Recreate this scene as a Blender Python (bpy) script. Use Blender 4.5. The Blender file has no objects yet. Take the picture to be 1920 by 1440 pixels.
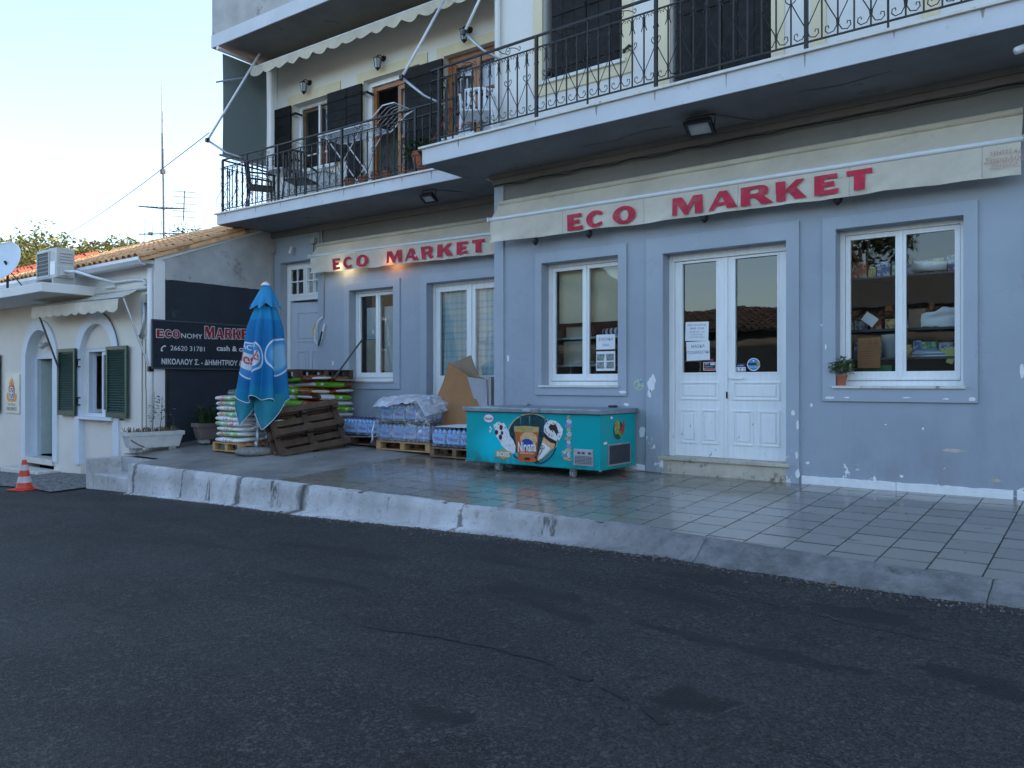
import bpy, bmesh, math, random
from mathutils import Vector, Matrix, Euler, noise as mnoise
random.seed(7)
R = math.radians
sc = bpy.context.scene
# ---------------------------------------------------------------- camera, sky, sun, exposure
cam_d = bpy.data.cameras.new('camera'); cam = bpy.data.objects.new('camera', cam_d)
sc.collection.objects.link(cam); sc.camera = cam
cam_d.sensor_width = 36.0; cam_d.lens = 27.6; cam_d.clip_start = 0.05; cam_d.clip_end = 2000
cam_d.shift_y = -1 / 1920
cam.location = (0, -8.9, 1.6); cam.rotation_euler = (R(90), 0, R(37.512))
SUN_EL, SUN_AZ = 27.0, 30.0            # elevation; azimuth from +Y (behind the shop) towards +X
w = bpy.data.worlds.new('World'); sc.world = w; w.use_nodes = True
wn = w.node_tree; sky = wn.nodes.new('ShaderNodeTexSky'); sky.sky_type = 'NISHITA'; sky.sun_disc = False
sky.sun_elevation = R(SUN_EL); sky.sun_rotation = R(SUN_AZ); sky.air_density = 1.0; sky.dust_density = 2.0; sky.ozone_density = 1.0
wn.links.new(sky.outputs[0], wn.nodes['Background'].inputs[0]); wn.nodes['Background'].inputs[1].default_value = 0.12
sd = bpy.data.lights.new('sun', 'SUN'); sd.energy = 2.6; sd.angle = R(0.53); sd.color = (1, .86, .66)
so = bpy.data.objects.new('sun', sd); sc.collection.objects.link(so)
sdir = Vector((math.sin(R(SUN_AZ)) * math.cos(R(SUN_EL)), math.cos(R(SUN_AZ)) * math.cos(R(SUN_EL)), math.sin(R(SUN_EL))))
so.rotation_euler = sdir.to_track_quat('Z', 'Y').to_euler()
sc.view_settings.view_transform = 'Standard'; sc.view_settings.look = 'None'
sc.view_settings.exposure = 2.2; sc.view_settings.gamma = 1.0
sc.cycles.max_bounces = 6; sc.cycles.transparent_max_bounces = 16; sc.cycles.use_denoising = True
# ---------------------------------------------------------------- helpers
COL = sc.collection
I4 = Matrix.Identity(4)
BASE = {}
W = {}                                   # world matrix of every object made
def T(x, y=0, z=0): return Matrix.Translation(Vector((x, y, z)) if not hasattr(x, '__len__') else Vector(x))
def RZ(a): return Matrix.Rotation(R(a), 4, 'Z')
def RX(a): return Matrix.Rotation(R(a), 4, 'X')
def RY(a): return Matrix.Rotation(R(a), 4, 'Y')
def axes(o, x, y, z):
    m = Matrix.Identity(4)
    for i, a in enumerate((x, y, z)):
        for j in range(3): m[j][i] = a[j]
    for j in range(3): m[j][3] = o[j]
    return m
def tag(o, label=None, cat=None, group=None, kind=None):
    if label: o['label'] = label
    if cat: o['category'] = cat
    if group: o['group'] = group
    if kind: o['kind'] = kind
    return o
def link(o, parent, M):
    COL.objects.link(o); W[o] = M
    if parent is not None:
        o.parent = parent; o.matrix_parent_inverse = W[parent].inverted()
    o.matrix_basis = M
    return o
def thing(name, label, cat, loc, group=None):
    o = bpy.data.objects.new(name, None); o.empty_display_size = .1
    link(o, None, T(loc)); return tag(o, label, cat, group)
def dup(root, M, label=None, group=None):
    """copy a thing, its parts and their sub-parts, moved by M (world)"""
    B = M @ BASE.get(root, I4).inverted()
    def cp(o, par):
        c = o.copy(); link(c, par, B @ W[o])
        for ch in list(o.children): cp(ch, c)
        return c
    c = cp(root, None); tag(c, label, None, group); return c
def inst(name, src, parent, M):
    """another object on the same mesh"""
    return link(bpy.data.objects.new(name, src.data), parent, M)
class MB:
    def __init__(s, M=None): s.v = []; s.f = []; s.mi = []; s.M = M; s.m = 0
    def add(s, vs, fs, M=None):
        b = len(s.v)
        for p in vs:
            p = Vector(p)
            if M is not None: p = M @ p
            if s.M is not None: p = s.M @ p
            s.v.append(p)
        for f in fs: s.f.append(tuple(b + i for i in f)); s.mi.append(s.m)
        return s
    def box(s, x0, x1, y0, y1, z0, z1, M=None):
        return s.add([(x0,y0,z0),(x1,y0,z0),(x1,y1,z0),(x0,y1,z0),(x0,y0,z1),(x1,y0,z1),(x1,y1,z1),(x0,y1,z1)],
                     [(0,3,2,1),(4,5,6,7),(0,1,5,4),(1,2,6,5),(2,3,7,6),(3,0,4,7)], M)
    def bar(s, p0, p1, w, h, up=(0,0,1)):
        p0 = Vector(p0); p1 = Vector(p1); d = p1 - p0; L = d.length; d.normalize()
        u = Vector(up); x = d.cross(u)
        if x.length < 1e-4: x = d.cross(Vector((0,1,0)))
        x.normalize(); y = x.cross(d)
        return s.box(-w/2, w/2, 0, L, -h/2, h/2, axes(p0, x, d, y))
    def tube(s, pts, r, n=6, closed=False):
        pts = [Vector(p) for p in pts]; k = len(pts); rs = r if hasattr(r, '__len__') else [r] * k
        vs = []; prev = None
        for i, p in enumerate(pts):
            a = pts[i-1] if (i > 0 or closed) else pts[i]; b = pts[(i+1) % k] if (i < k-1 or closed) else pts[i]
            d = (b - a); d = d.normalized() if d.length > 1e-9 else Vector((0,0,1))
            if prev is None:
                u = Vector((0,0,1)) if abs(d.z) < .9 else Vector((1,0,0))
                x = d.cross(u).normalized()
            else:
                x = (prev - d * prev.dot(d))
                x = x.normalized() if x.length > 1e-6 else d.orthogonal().normalized()
            prev = x; y = d.cross(x)
            for j in range(n):
                t = 2*math.pi*j/n; vs.append(p + (x*math.cos(t) + y*math.sin(t)) * rs[i])
        fs = []
        for i in range(k if closed else k-1):
            for j in range(n):
                a = i*n+j; b = i*n+(j+1) % n; c = ((i+1) % k)*n+(j+1) % n; d = ((i+1) % k)*n+j
                fs.append((a, b, c, d))
        if not closed:
            fs.append(tuple(range(n))[::-1]); fs.append(tuple((k-1)*n+j for j in range(n)))
        return s.add(vs, fs)
    def lathe(s, prof, n=16, M=None, caps=True):
        vs = [(r*math.cos(2*math.pi*j/n), r*math.sin(2*math.pi*j/n), z) for r, z in prof for j in range(n)]
        fs = [(i*n+j, i*n+(j+1) % n, (i+1)*n+(j+1) % n, (i+1)*n+j) for i in range(len(prof)-1) for j in range(n)]
        if caps: fs.append(tuple(range(n))[::-1]); fs.append(tuple((len(prof)-1)*n+j for j in range(n)))
        return s.add(vs, fs, M)
    def prism(s, poly, y0, y1, M=None):
        """poly of (x,z), extruded along y"""
        n = len(poly)
        vs = [(x, y0, z) for x, z in poly] + [(x, y1, z) for x, z in poly]
        return s.add(vs, [tuple(range(n)), tuple(range(n, 2*n))[::-1]] + [(i, i+n, (i+1) % n+n, (i+1) % n) for i in range(n)], M)
    def flat(s, poly, y=0, M=None):
        return s.add([(x, y, z) for x, z in poly], [tuple(range(len(poly)))], M)
    def grid(s, nx, ny, fn, M=None):
        vs = [fn(i/nx, j/ny) for j in range(ny+1) for i in range(nx+1)]
        return s.add(vs, [(j*(nx+1)+i, j*(nx+1)+i+1, (j+1)*(nx+1)+i+1, (j+1)*(nx+1)+i) for j in range(ny) for i in range(nx)], M)
    def holes(s, x0, x1, z0, z1, hs, y0, y1, M=None):
        """a wall slab from y0 (front) to y1 with rectangular openings (x0,x1,z0,z1)"""
        xs = sorted({x0, x1, *[c for h in hs for c in h[:2]]}); zs = sorted({z0, z1, *[c for h in hs for c in h[2:]]})
        xs = [x for x in xs if x0-1e-6 <= x <= x1+1e-6]; zs = [z for z in zs if z0-1e-6 <= z <= z1+1e-6]
        def solid(i, j):
            if i < 0 or j < 0 or i >= len(xs)-1 or j >= len(zs)-1: return False
            cx = (xs[i]+xs[i+1])/2; cz = (zs[j]+zs[j+1])/2
            return not any(h[0] < cx < h[1] and h[2] < cz < h[3] for h in hs)
        for i in range(len(xs)-1):
            for j in range(len(zs)-1):
                if not solid(i, j): continue
                a, b, c, d = xs[i], xs[i+1], zs[j], zs[j+1]
                s.add([(a,y0,c),(b,y0,c),(b,y0,d),(a,y0,d)], [(0,1,2,3)], M)
                s.add([(a,y1,c),(b,y1,c),(b,y1,d),(a,y1,d)], [(3,2,1,0)], M)
                if not solid(i-1, j): s.add([(a,y0,c),(a,y0,d),(a,y1,d),(a,y1,c)], [(0,1,2,3)], M)
                if not solid(i+1, j): s.add([(b,y0,c),(b,y1,c),(b,y1,d),(b,y0,d)], [(0,1,2,3)], M)
                if not solid(i, j-1): s.add([(a,y0,c),(a,y1,c),(b,y1,c),(b,y0,c)], [(0,1,2,3)], M)
                if not solid(i, j+1): s.add([(a,y0,d),(b,y0,d),(b,y1,d),(a,y1,d)], [(0,1,2,3)], M)
        return s
    def build(s, name, mats, parent=None, smooth=False, M=None, keep=False, bevel=0):
        """link as one object. M: object matrix (vertices are then local); otherwise vertices are world and the origin goes to the base"""
        vs = s.v
        if M is None:
            if keep or not vs: M = I4
            else:
                lo = [min(p[i] for p in vs) for i in range(3)]; hi = [max(p[i] for p in vs) for i in range(3)]
                c = Vector(((lo[0]+hi[0])/2, (lo[1]+hi[1])/2, lo[2])); vs = [p - c for p in vs]; M = T(c)
        me = bpy.data.meshes.new(name); me.from_pydata([tuple(p) for p in vs], [], s.f)
        for m in (mats if isinstance(mats, (list, tuple)) else [mats]): me.materials.append(m)
        if isinstance(mats, (list, tuple)):
            for p, i in zip(me.polygons, s.mi): p.material_index = i
        if bevel or True:
            bm = bmesh.new(); bm.from_mesh(me); bmesh.ops.remove_doubles(bm, verts=bm.verts, dist=1e-5)
            if bevel: bmesh.ops.bevel(bm, geom=[e for e in bm.edges if len(e.link_faces) == 2 and e.calc_face_angle(0) > .5], offset=bevel, segments=2, profile=.6, affect='EDGES')
            bmesh.ops.recalc_face_normals(bm, faces=bm.faces) if not s.__dict__.get('keepn') else None
            bm.to_mesh(me); bm.free()
        if smooth:
            for p in me.polygons: p.use_smooth = True
        return link(bpy.data.objects.new(name, me), parent, M)
def outline_mesh(loops):
    """filled 2D outline (with holes) as verts, faces in (x,z)"""
    cu = bpy.data.curves.new('tmp', 'CURVE'); cu.dimensions = '2D'; cu.fill_mode = 'FRONT'
    for lp in loops:
        sp = cu.splines.new('POLY'); sp.points.add(len(lp)-1); sp.use_cyclic_u = True
        for p, (x, y) in zip(sp.points, lp): p.co = (x, y, 0, 1)
    ob = bpy.data.objects.new('tmp', cu); me = ob.to_mesh()
    r = ([(v.co.x, v.co.y) for v in me.vertices], [tuple(p.vertices) for p in me.polygons])
    ob.to_mesh_clear(); bpy.data.objects.remove(ob); bpy.data.curves.remove(cu); return r
TXT = {}
def text_mesh(s, size=1.0, bold=0.0, sx=1.0, align='LEFT', shear=0):
    k = (s, bold, shear)
    if k not in TXT:
        cu = bpy.data.curves.new('tmp', 'FONT'); cu.body = s; cu.size = 1; cu.offset = bold; cu.shear = shear; cu.resolution_u = 3
        ob = bpy.data.objects.new('tmp', cu); COL.objects.link(ob); me = ob.to_mesh()
        TXT[k] = ([(v.co.x, v.co.y) for v in me.vertices], [tuple(p.vertices) for p in me.polygons])
        ob.to_mesh_clear(); bpy.data.objects.remove(ob); bpy.data.curves.remove(cu)
    vs, fs = TXT[k]
    wd = max([x for x, y in vs] or [0]); ox = {'LEFT': 0, 'CENTER': -wd/2, 'RIGHT': -wd}[align]
    return [((x+ox)*size*sx, y*size) for x, y in vs], fs
def flat2d(mb, vf, y=0, M=None): mb.add([(x, y, z) for x, z in vf[0]], vf[1], M); return mb
def ell(cx, cz, rx, rz, n=24, a0=0, a1=360):
    full = abs(a1-a0) >= 360
    m = n if full else n+1
    return [(cx+rx*math.cos(R(a0+(a1-a0)*i/n)), cz+rz*math.sin(R(a0+(a1-a0)*i/n))) for i in range(m)]
# ---------------------------------------------------------------- materials
class NM:
    def __init__(s, name):
        s.mat = bpy.data.materials.new(name); s.mat.use_nodes = True; s.t = s.mat.node_tree
        s.b = s.t.nodes['Principled BSDF']; s.out = s.t.nodes['Material Output']
    def n(s, typ, ins=(), out=0, **at):
        nd = s.t.nodes.new('ShaderNode' + typ)
        for k, v in at.items(): setattr(nd, k, v)
        for k, v in (ins.items() if isinstance(ins, dict) else enumerate(ins)):
            if v is None: continue
            if hasattr(v, 'is_output'): s.t.links.new(v, nd.inputs[k])
            else: nd.inputs[k].default_value = v
        return nd.outputs[out]
    def math(s, op, a, b=None, c=None, clamp=False): return s.n('Math', (a, b, c), operation=op, use_clamp=clamp)
    def pos(s): return s.n('NewGeometry')
    def obj(s): return s.n('TexCoord', out=3)
    def noise(s, vec, scale, detail=4, rough=.55, dist=0): return s.n('TexNoise', {'Vector': vec, 'Scale': scale, 'Detail': detail, 'Roughness': rough, 'Distortion': dist})
    def smooth(s, x, a, b, lo=0.0, hi=1.0): return s.n('MapRange', {0: x, 1: a, 2: b, 3: lo, 4: hi}, interpolation_type='SMOOTHSTEP')
    def lin(s, x, a, b, lo=0.0, hi=1.0): return s.n('MapRange', {0: x, 1: a, 2: b, 3: lo, 4: hi})
    def mix(s, f, a, b, bt='MIX'):
        nd = s.t.nodes.new('ShaderNodeMix'); nd.data_type = 'RGBA'; nd.blend_type = bt
        for i, v in ((0, f), (6, a), (7, b)):
            if hasattr(v, 'is_output'): s.t.links.new(v, nd.inputs[i])
            else: nd.inputs[i].default_value = (*v, 1) if hasattr(v, '__len__') and len(v) == 3 else v
        return nd.outputs[2]
    def scale(s, vec, v): return s.n('VectorMath', (vec, v), operation='MULTIPLY')
    def xyz(s, vec):
        nd = s.t.nodes.new('ShaderNodeSeparateXYZ'); s.t.links.new(vec, nd.inputs[0]); return nd.outputs
    def bump(s, h, strength=.3, dist=.01, normal=None):
        o = s.n('Bump', {'Strength': strength, 'Distance': dist, 'Height': h, 'Normal': normal}); s.set('Normal', o); return o
    def set(s, k, v):
        if hasattr(v, 'is_output'): s.t.links.new(v, s.b.inputs[k])
        else: s.b.inputs[k].default_value = (*v, 1) if hasattr(v, '__len__') and len(v) == 3 else v
def mat(name, c, rough=.6, metal=0.0, var=.12, vs=3.0, bump=0.0, bs=60.0, rand=0.0, spec=.5, world=False, c2=None, thr=(.55, .62), s2=8.0, trans=0.0, coat=0.0):
    m = NM(name); v = m.pos() if world else m.obj()
    n1 = m.noise(v, vs, 5, .6); f = m.lin(n1, .25, .75, 1-var, 1+var)
    col = m.mix(1.0, c, m.n('CombineColor', (f, f, f)), 'MULTIPLY')
    if rand:
        r = m.lin(m.n('ObjectInfo', out=5), 0, 1, 1-rand, 1+rand); col = m.mix(1.0, col, m.n('CombineColor', (r, r, r)), 'MULTIPLY')
    if c2 is not None:
        k = m.smooth(m.noise(v, s2, 6, .65), thr[0], thr[1]); col = m.mix(k, col, c2)
    m.set('Base Color', col); m.set('Roughness', m.lin(m.noise(v, vs*3, 3), .3, .7, max(0, rough-.08), min(1, rough+.08))); m.set('Metallic', metal)
    m.set('Specular IOR Level', spec)
    if coat: m.set('Coat Weight', coat)
    if trans: m.set('Transmission Weight', trans)
    if bump: m.bump(m.noise(v, bs, 6, .65), bump, .01)
    return m.mat
MT = {}
def paint(name, c, peel=(.78,.78,.77), lo=.60, hi=.74, z0=.5, z1=1.6, fine=.5, dirt=.25):
    """wall paint with faint streaks and flakes where the white plaster shows"""
    m = NM(name); p = m.pos(); x, y, z = m.xyz(p)
    big = m.noise(p, .7, 4, .5); fl = m.lin(big, .3, .7, .84, 1.10)
    col = m.mix(1.0, c, m.n('CombineColor', (fl, fl, fl)), 'MULTIPLY')
    st = m.noise(m.scale(p, (2.6, 2.6, .45)), 1.0, 7, .68, .3); col = m.mix(m.smooth(st, .50, .80, 0, dirt*.8), col, tuple(k*.55 for k in c))
    col = m.mix(m.smooth(m.noise(p, 26, 4, .7), .66, .70, 0, .35), col, tuple(k*.6 for k in c))
    n1 = m.noise(p, 5.5, 8, .62, .6); thr = m.lin(z, z0, z1, lo, hi)
    pk = m.smooth(m.math('SUBTRACT', n1, thr), 0, .012)
    n2 = m.noise(p, 38, 4, .6); pk2 = m.smooth(m.math('SUBTRACT', n2, m.lin(z, z0, z1, .70, .82)), 0, .02)
    pk = m.math('MAXIMUM', pk, pk2)
    col = m.mix(pk, col, peel)
    sp_ = m.math('MULTIPLY', m.smooth(z, 1.25, .48, 0, 1), m.smooth(m.noise(m.scale(p, (2.5, 2.5, 1.2)), 1.6, 7, .7), .42, .68)); col = m.mix(m.math('MULTIPLY', sp_, .38), col, (.20,.19,.17))
    ck = m.smooth(m.math('ABSOLUTE', m.math('SUBTRACT', m.noise(p, 1.6, 8, .7, .5), .5)), .0035, .0, 0, .6); ck = m.math('MULTIPLY', ck, m.smooth(m.noise(p, .8, 2), .52, .62)); col = m.mix(ck, col, tuple(k*.45 for k in c))
    edge_ = m.smooth(m.math('ABSOLUTE', m.math('SUBTRACT', n1, m.math('SUBTRACT', thr, .012))), .014, .0, 0, .5); col = m.mix(m.math('MULTIPLY', edge_, m.math('SUBTRACT', 1.0, pk)), col, tuple(k*.72 for k in c))
    m.set('Base Color', col); m.set('Roughness', .62); m.set('Specular IOR Level', .35)
    h = m.math('SUBTRACT', m.math('MULTIPLY', m.noise(p, 55, 5, .6), .35), m.math('MULTIPLY', pk, .8)); m.bump(h, .35, .004)
    return m.mat
MT['wall'] = paint('blue_grey_wall_paint', (.335,.380,.440), lo=.60, hi=.84, dirt=.45)
MT['trim'] = paint('blue_grey_trim_paint', (.365,.410,.470), lo=.545, hi=.82, z0=.5, z1=1.75)
MT['band'] = paint('taupe_band', (.205,.20,.19), lo=.9, hi=.95, dirt=.5)  # darker taupe tone for the wall strip and cornice above the awnings
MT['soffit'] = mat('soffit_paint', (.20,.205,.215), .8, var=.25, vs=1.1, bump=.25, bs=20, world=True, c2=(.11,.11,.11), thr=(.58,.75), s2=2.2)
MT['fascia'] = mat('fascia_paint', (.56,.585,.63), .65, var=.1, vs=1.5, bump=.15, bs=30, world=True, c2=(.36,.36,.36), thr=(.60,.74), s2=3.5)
MT['upper'] = mat('white_upper_wall', (.70,.69,.66), .75, var=.06, vs=1.0, bump=.12, bs=40, world=True)
MT['cream'] = mat('cream_surround', (.68,.59,.40), .7, var=.08, vs=2, world=True)
MT['marble'] = mat('marble_slab', (.62,.61,.57), .4, var=.14, vs=7, c2=(.26,.19,.12), thr=(.60,.70), s2=9, world=True)
MT['stepstone'] = mat('door_step_stone', (.50,.45,.36), .55, var=.2, vs=6, bump=.2, c2=(.16,.10,.06), thr=(.55,.68), s2=7, world=True)
MT['plaster'] = mat('bare_plaster', (.76,.77,.78), .85, var=.1, vs=9, bump=.5, bs=45, world=True)
MT['gconc'] = mat('grey_render', (.42,.42,.41), .9, var=.2, vs=2.5, bump=.4, bs=25, c2=(.15,.15,.15), thr=(.56,.70), s2=1.6, world=True)
def wood_paint(name, c, wear, lo=.66):
    m = NM(name); p = m.pos(); x, y, z = m.xyz(p)
    g = m.noise(m.scale(p, (30, 30, 2)), 1, 4); f = m.lin(g, .3, .7, .94, 1.05)
    col = m.mix(1.0, c, m.n('CombineColor', (f, f, f)), 'MULTIPLY')
    k = m.smooth(m.math('SUBTRACT', m.noise(m.scale(p, (1, 1, .4)), 22, 6, .68), m.lin(z, .7, 1.8, lo, lo+.09)), 0, .02)
    col = m.mix(k, col, wear); m.set('Base Color', col); m.set('Roughness', .42); m.bump(m.math('SUBTRACT', m.math('MULTIPLY', g, .3), k), .25, .003)
    return m.mat
MT['whitewood'] = wood_paint('white_painted_wood', (.82,.83,.83), (.16,.13,.11), .635)
MT['greywood'] = wood_paint('grey_painted_door', (.50,.54,.61), (.25,.24,.24), .74)
MT['brownwood'] = mat('varnished_wood', (.30,.12,.035), .4, var=.3, vs=8, world=True)
MT['shutter'] = mat('dark_shutter_boards', (.016,.0155,.016), .75, var=.35, vs=6, bump=.3, bs=30, c2=(.16,.16,.16), thr=(.73,.76), s2=30, world=True, rand=.25, spec=.2)
MT['iron'] = mat('black_iron', (.018,.017,.018), .5, metal=.3, var=.3, vs=12, c2=(.10,.05,.03), thr=(.66,.74), s2=20, world=True)
MT['wmetal'] = mat('white_metal', (.72,.74,.77), .35, var=.06, vs=5, world=True)
MT['black'] = mat('black_plastic', (.012,.012,.013), .45, var=.2)
MT['dgrey'] = mat('dark_grey', (.06,.065,.075), .6)
MT['grey'] = mat('mid_grey', (.32,.33,.34), .6)
MT['galv'] = mat('galvanised_metal', (.42,.45,.48), .42, metal=.7, var=.2, vs=10)
MT['blueish'] = mat('blue_white_trim', (.66,.72,.79), .6, var=.07, vs=2, bump=.1, world=True)
MT['creamwall'] = mat('cream_house_wall', (.76,.72,.645), .8, var=.07, vs=.8, bump=.2, bs=35, world=True, c2=(.58,.55,.49), thr=(.60,.85), s2=1.5)
MT['whitewall'] = mat('white_house_wall', (.76,.76,.74), .8, var=.06, vs=1.5, bump=.15, bs=30, world=True)
MT['navy'] = mat('dark_blue_wall', (.018,.026,.038), .75, var=.18, vs=1.2, bump=.2, bs=30, world=True, c2=(.05,.06,.08), thr=(.60,.75), s2=3)
MT['signnavy'] = mat('sign_board', (.014,.020,.032), .35, var=.1)
MT['red'] = mat('red_lettering', (.50,.022,.060), .75, var=.28, vs=5, world=True, c2=(.46,.16,.17), thr=(.52,.85), s2=9)
MT['redsign'] = mat('sign_dark_red', (.28,.012,.02), .5, var=.05)
MT['offwhite'] = mat('off_white_print', (.72,.73,.74), .5, var=.03)
MT['paper'] = mat('white_paper', (.74,.78,.80), .6, var=.04)
MT['ink'] = mat('grey_ink', (.10,.12,.15), .7)
MT['green'] = mat('green_shutter_paint', (.008,.050,.036), .42, var=.2, vs=9)
MT['rooftile'] = mat('roof_tile', (.64,.36,.17), .8, var=.3, vs=7, bump=.3, bs=30, rand=.2, c2=(.30,.17,.08), thr=(.56,.70), s2=4)
MT['redtile'] = mat('red_roof_tile', (.36,.085,.05), .8, var=.25, vs=6, rand=.15)
MT['terra'] = mat('terracotta', (.36,.11,.05), .7, var=.15, vs=8)
MT['soil'] = mat('soil', (.05,.035,.025), .95, var=.4, vs=30, bump=.8)
MT['lens'] = mat('lamp_lens', (.45,.47,.48), .25)
MT['cardboard'] = mat('cardboard', (.34,.165,.065), .8, var=.1, vs=5)
MT['cardboard2'] = mat('pale_cardboard', (.27,.19,.125), .8, var=.12, vs=5)
MT['greycard'] = mat('grey_card', (.36,.36,.38), .8, var=.1, vs=5)
def glass(name, tint=(.9,.95,.95), base=.06):
    m = NM(name); fr = m.n('Fresnel', {'IOR': 1.5}); fr = m.math('ADD', m.math('MULTIPLY', fr, 1.0), base, clamp=True)
    tr = m.n('BsdfTransparent', (tint + (1,),)); wob = m.n('Bump', {'Strength': .06, 'Distance': .02, 'Height': m.noise(m.pos(), 2.2, 2)})
    gl = m.n('BsdfGlossy', {'Color': (.92,.95,.95,1), 'Roughness': .015, 'Normal': wob})
    mx = m.n('MixShader', (fr, tr, gl)); m.t.links.new(mx, m.out.inputs[0]); return m.mat
MT['glass'] = glass('window_glass', base=.02)
MT['doorglass'] = glass('door_glass', (.55,.6,.58), base=.035)
def canvas(name, c, stripes=False):
    m = NM(name); p = m.pos()
    n1 = m.noise(p, 2.0, 5, .6); f = m.lin(n1, .3, .7, .88, 1.08)
    col = m.mix(1.0, c, m.n('CombineColor', (f, f, f)), 'MULTIPLY')
    col = m.mix(m.smooth(m.noise(p, 5, 6, .7), .60, .78, 0, .5), col, tuple(k*.55 for k in c))
    m.set('Base Color', col); m.set('Roughness', .8); m.set('Specular IOR Level', .2)
    m.bump(m.math('ADD', m.noise(p, 3.0, 3), m.math('MULTIPLY', m.noise(m.scale(p, (5, 5, 2)), 1.5, 4, .6, 1.5), .8)), .55, .03)
    d = m.n('BsdfTranslucent', {0: col}); mx = m.n('MixShader', (.22, m.b.outputs[0], d)); m.t.links.new(mx, m.out.inputs[0])
    return m.mat
MT['canvas'] = canvas('beige_canvas', (.76,.695,.58))
MT['canvas2'] = canvas('cream_canvas', (.76,.71,.59))
MT['blind'] = mat('grey_green_blind', (.17,.21,.21), .75, var=.06, vs=1.5, world=True)
# ---------------------------------------------------------------- ground heights
def zs(x, y):                             # street: falls to the left and away from the shop
    xx = max(-45, min(14, x)); yy = max(-12, min(6, y))
    return .299 + .033*xx + .03*(yy + 2.85)
def zf(x, y):                             # shop terrace
    return .49 + .05*y + .04*max(0, -8.5-x)*max(0, y+2.8)/2.8
# ---------------------------------------------------------------- street
m = NM('asphalt'); p = m.pos(); x, y, z = m.xyz(p)
big = m.noise(m.scale(p, (.55, 1.2, 1)), .9, 7, .65); mid = m.noise(m.scale(p, (.45, 2.4, 1)), 1.3, 7, .68, .4); sml = m.noise(p, 6, 6, .7)
col = m.mix(m.smooth(big, .36, .66), (.019,.019,.019), (.040,.0398,.0395))
col = m.mix(m.smooth(mid, .57, .65, 0, .7), col, (.012,.012,.012)); col = m.mix(m.smooth(sml, .60, .70, 0, .5), col, (.012,.012,.012))
pt = m.smooth(m.noise(p, 2.3, 5, .6), .38, .66, .55, 1.0)
vo = m.t.nodes.new('ShaderNodeTexVoronoi'); vo.inputs['Scale'].default_value = 112; m.t.links.new(p, vo.inputs['Vector'])
agg = m.xyz(vo.outputs['Color'])[0]
col = m.mix(m.math('MULTIPLY', m.smooth(agg, .62, 1.0, 0, .72), pt), col, (.120,.118,.113)); col = m.mix(m.smooth(agg, .36, .0, 0, .8), col, (.004,.004,.004))
vo2 = m.t.nodes.new('ShaderNodeTexVoronoi'); vo2.inputs['Scale'].default_value = 46; m.t.links.new(p, vo2.inputs['Vector'])
a2 = m.xyz(vo2.outputs['Color'])[1]; col = m.mix(m.math('MULTIPLY', m.smooth(a2, .90, 1.0, 0, .5), pt), col, (.14,.137,.13)); col = m.mix(m.smooth(a2, .12, .0, 0, .5), col, (.005,.005,.005))
wet = None
wv_ = m.n('VectorMath', (m.n('TexNoise', {'Vector': p, 'Scale': 2.6, 'Detail': 6.0, 'Roughness': .68}, out=1), (.5,.5,.5)), operation='SUBTRACT'); wx_, wy_, _w = m.xyz(wv_)
x = m.math('ADD', x, m.math('MULTIPLY', wx_, 1.0)); y = m.math('ADD', y, m.math('MULTIPLY', wy_, .55))
for (cx, cy, rx, ry, an) in [(-2.37,-3.62,.34,.10,-12),(-2.25,-4.1,.42,.10,-14),(-1.2,-3.95,.34,.13,-10),(-.53,-4.72,.26,.09,-15),(-1.53,-5.6,.20,.08,-10),(-3.97,-3.85,.42,.09,-8),
        (-5.83,-6.35,.20,.10,20),(-5.23,-6.3,.14,.06,10),(-5.44,-5.95,.26,.07,5),(-2.8,-4.8,.36,.06,-12),(-4.9,-5.0,.55,.08,0),(-3.2,-4.45,.45,.10,-10),(-1.78,-4.8,.5,.05,-12),(-1.28,-4.8,.3,.06,-10),(-2.35,-6.3,.2,.08,0),(-5.6,-4.2,.7,.10,0),(-7.5,-4.6,.9,.09,2)]:
    dx = m.math('SUBTRACT', x, cx); dy = m.math('SUBTRACT', y, cy); ca, sa = math.cos(R(an)), math.sin(R(an))
    a = m.math('DIVIDE', m.math('ADD', m.math('MULTIPLY', dx, ca), m.math('MULTIPLY', dy, sa)), rx)
    b = m.math('DIVIDE', m.math('SUBTRACT', m.math('MULTIPLY', dy, ca), m.math('MULTIPLY', dx, sa)), ry)
    d = m.math('ADD', m.math('MULTIPLY', a, a), m.math('MULTIPLY', b, b)); wet = d if wet is None else m.math('MINIMUM', wet, d)
sn = m.noise(p, 7, 6, .7); k = m.smooth(m.math('ADD', wet, m.math('MULTIPLY', m.math('SUBTRACT', sn, .5), 2.5)), 1.3, .9, 0, .9)
col = m.mix(k, col, (.0045,.0045,.005))
# pale dust where the road meets the kerb
m.set('Base Color', col); m.set('Roughness', m.lin(k, 0, 1, .72, .5)); m.set('Specular IOR Level', .35)
hh = m.math('ADD', m.math('MULTIPLY', vo.outputs['Distance'], 1.0), m.math('MULTIPLY', vo2.outputs['Distance'], .7)); m.bump(hh, 1.0, .014)
MT['asphalt'] = m.mat
g = MB()
xs_ = [-400,-200,-100,-60] + [-45+i*1.0 for i in range(60)] + [16,25,50,100,250,400]; ys_ = [-400,-200,-90,-40] + [-24+i*1.0 for i in range(31)] + [9,15,30,60,120,250,400]
idx = {}
for j, yy in enumerate(ys_):
    for i, xx in enumerate(xs_): idx[i, j] = len(g.v); g.v.append(Vector((xx, yy, zs(xx, yy))))
for j in range(len(ys_)-1):
    for i in range(len(xs_)-1): g.f.append((idx[i,j], idx[i+1,j], idx[i+1,j+1], idx[i,j+1])); g.mi.append(0)
street = tag(g.build('street', MT['asphalt'], keep=True), 'dark worn asphalt street with oil stains', None, None, 'structure')
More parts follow.
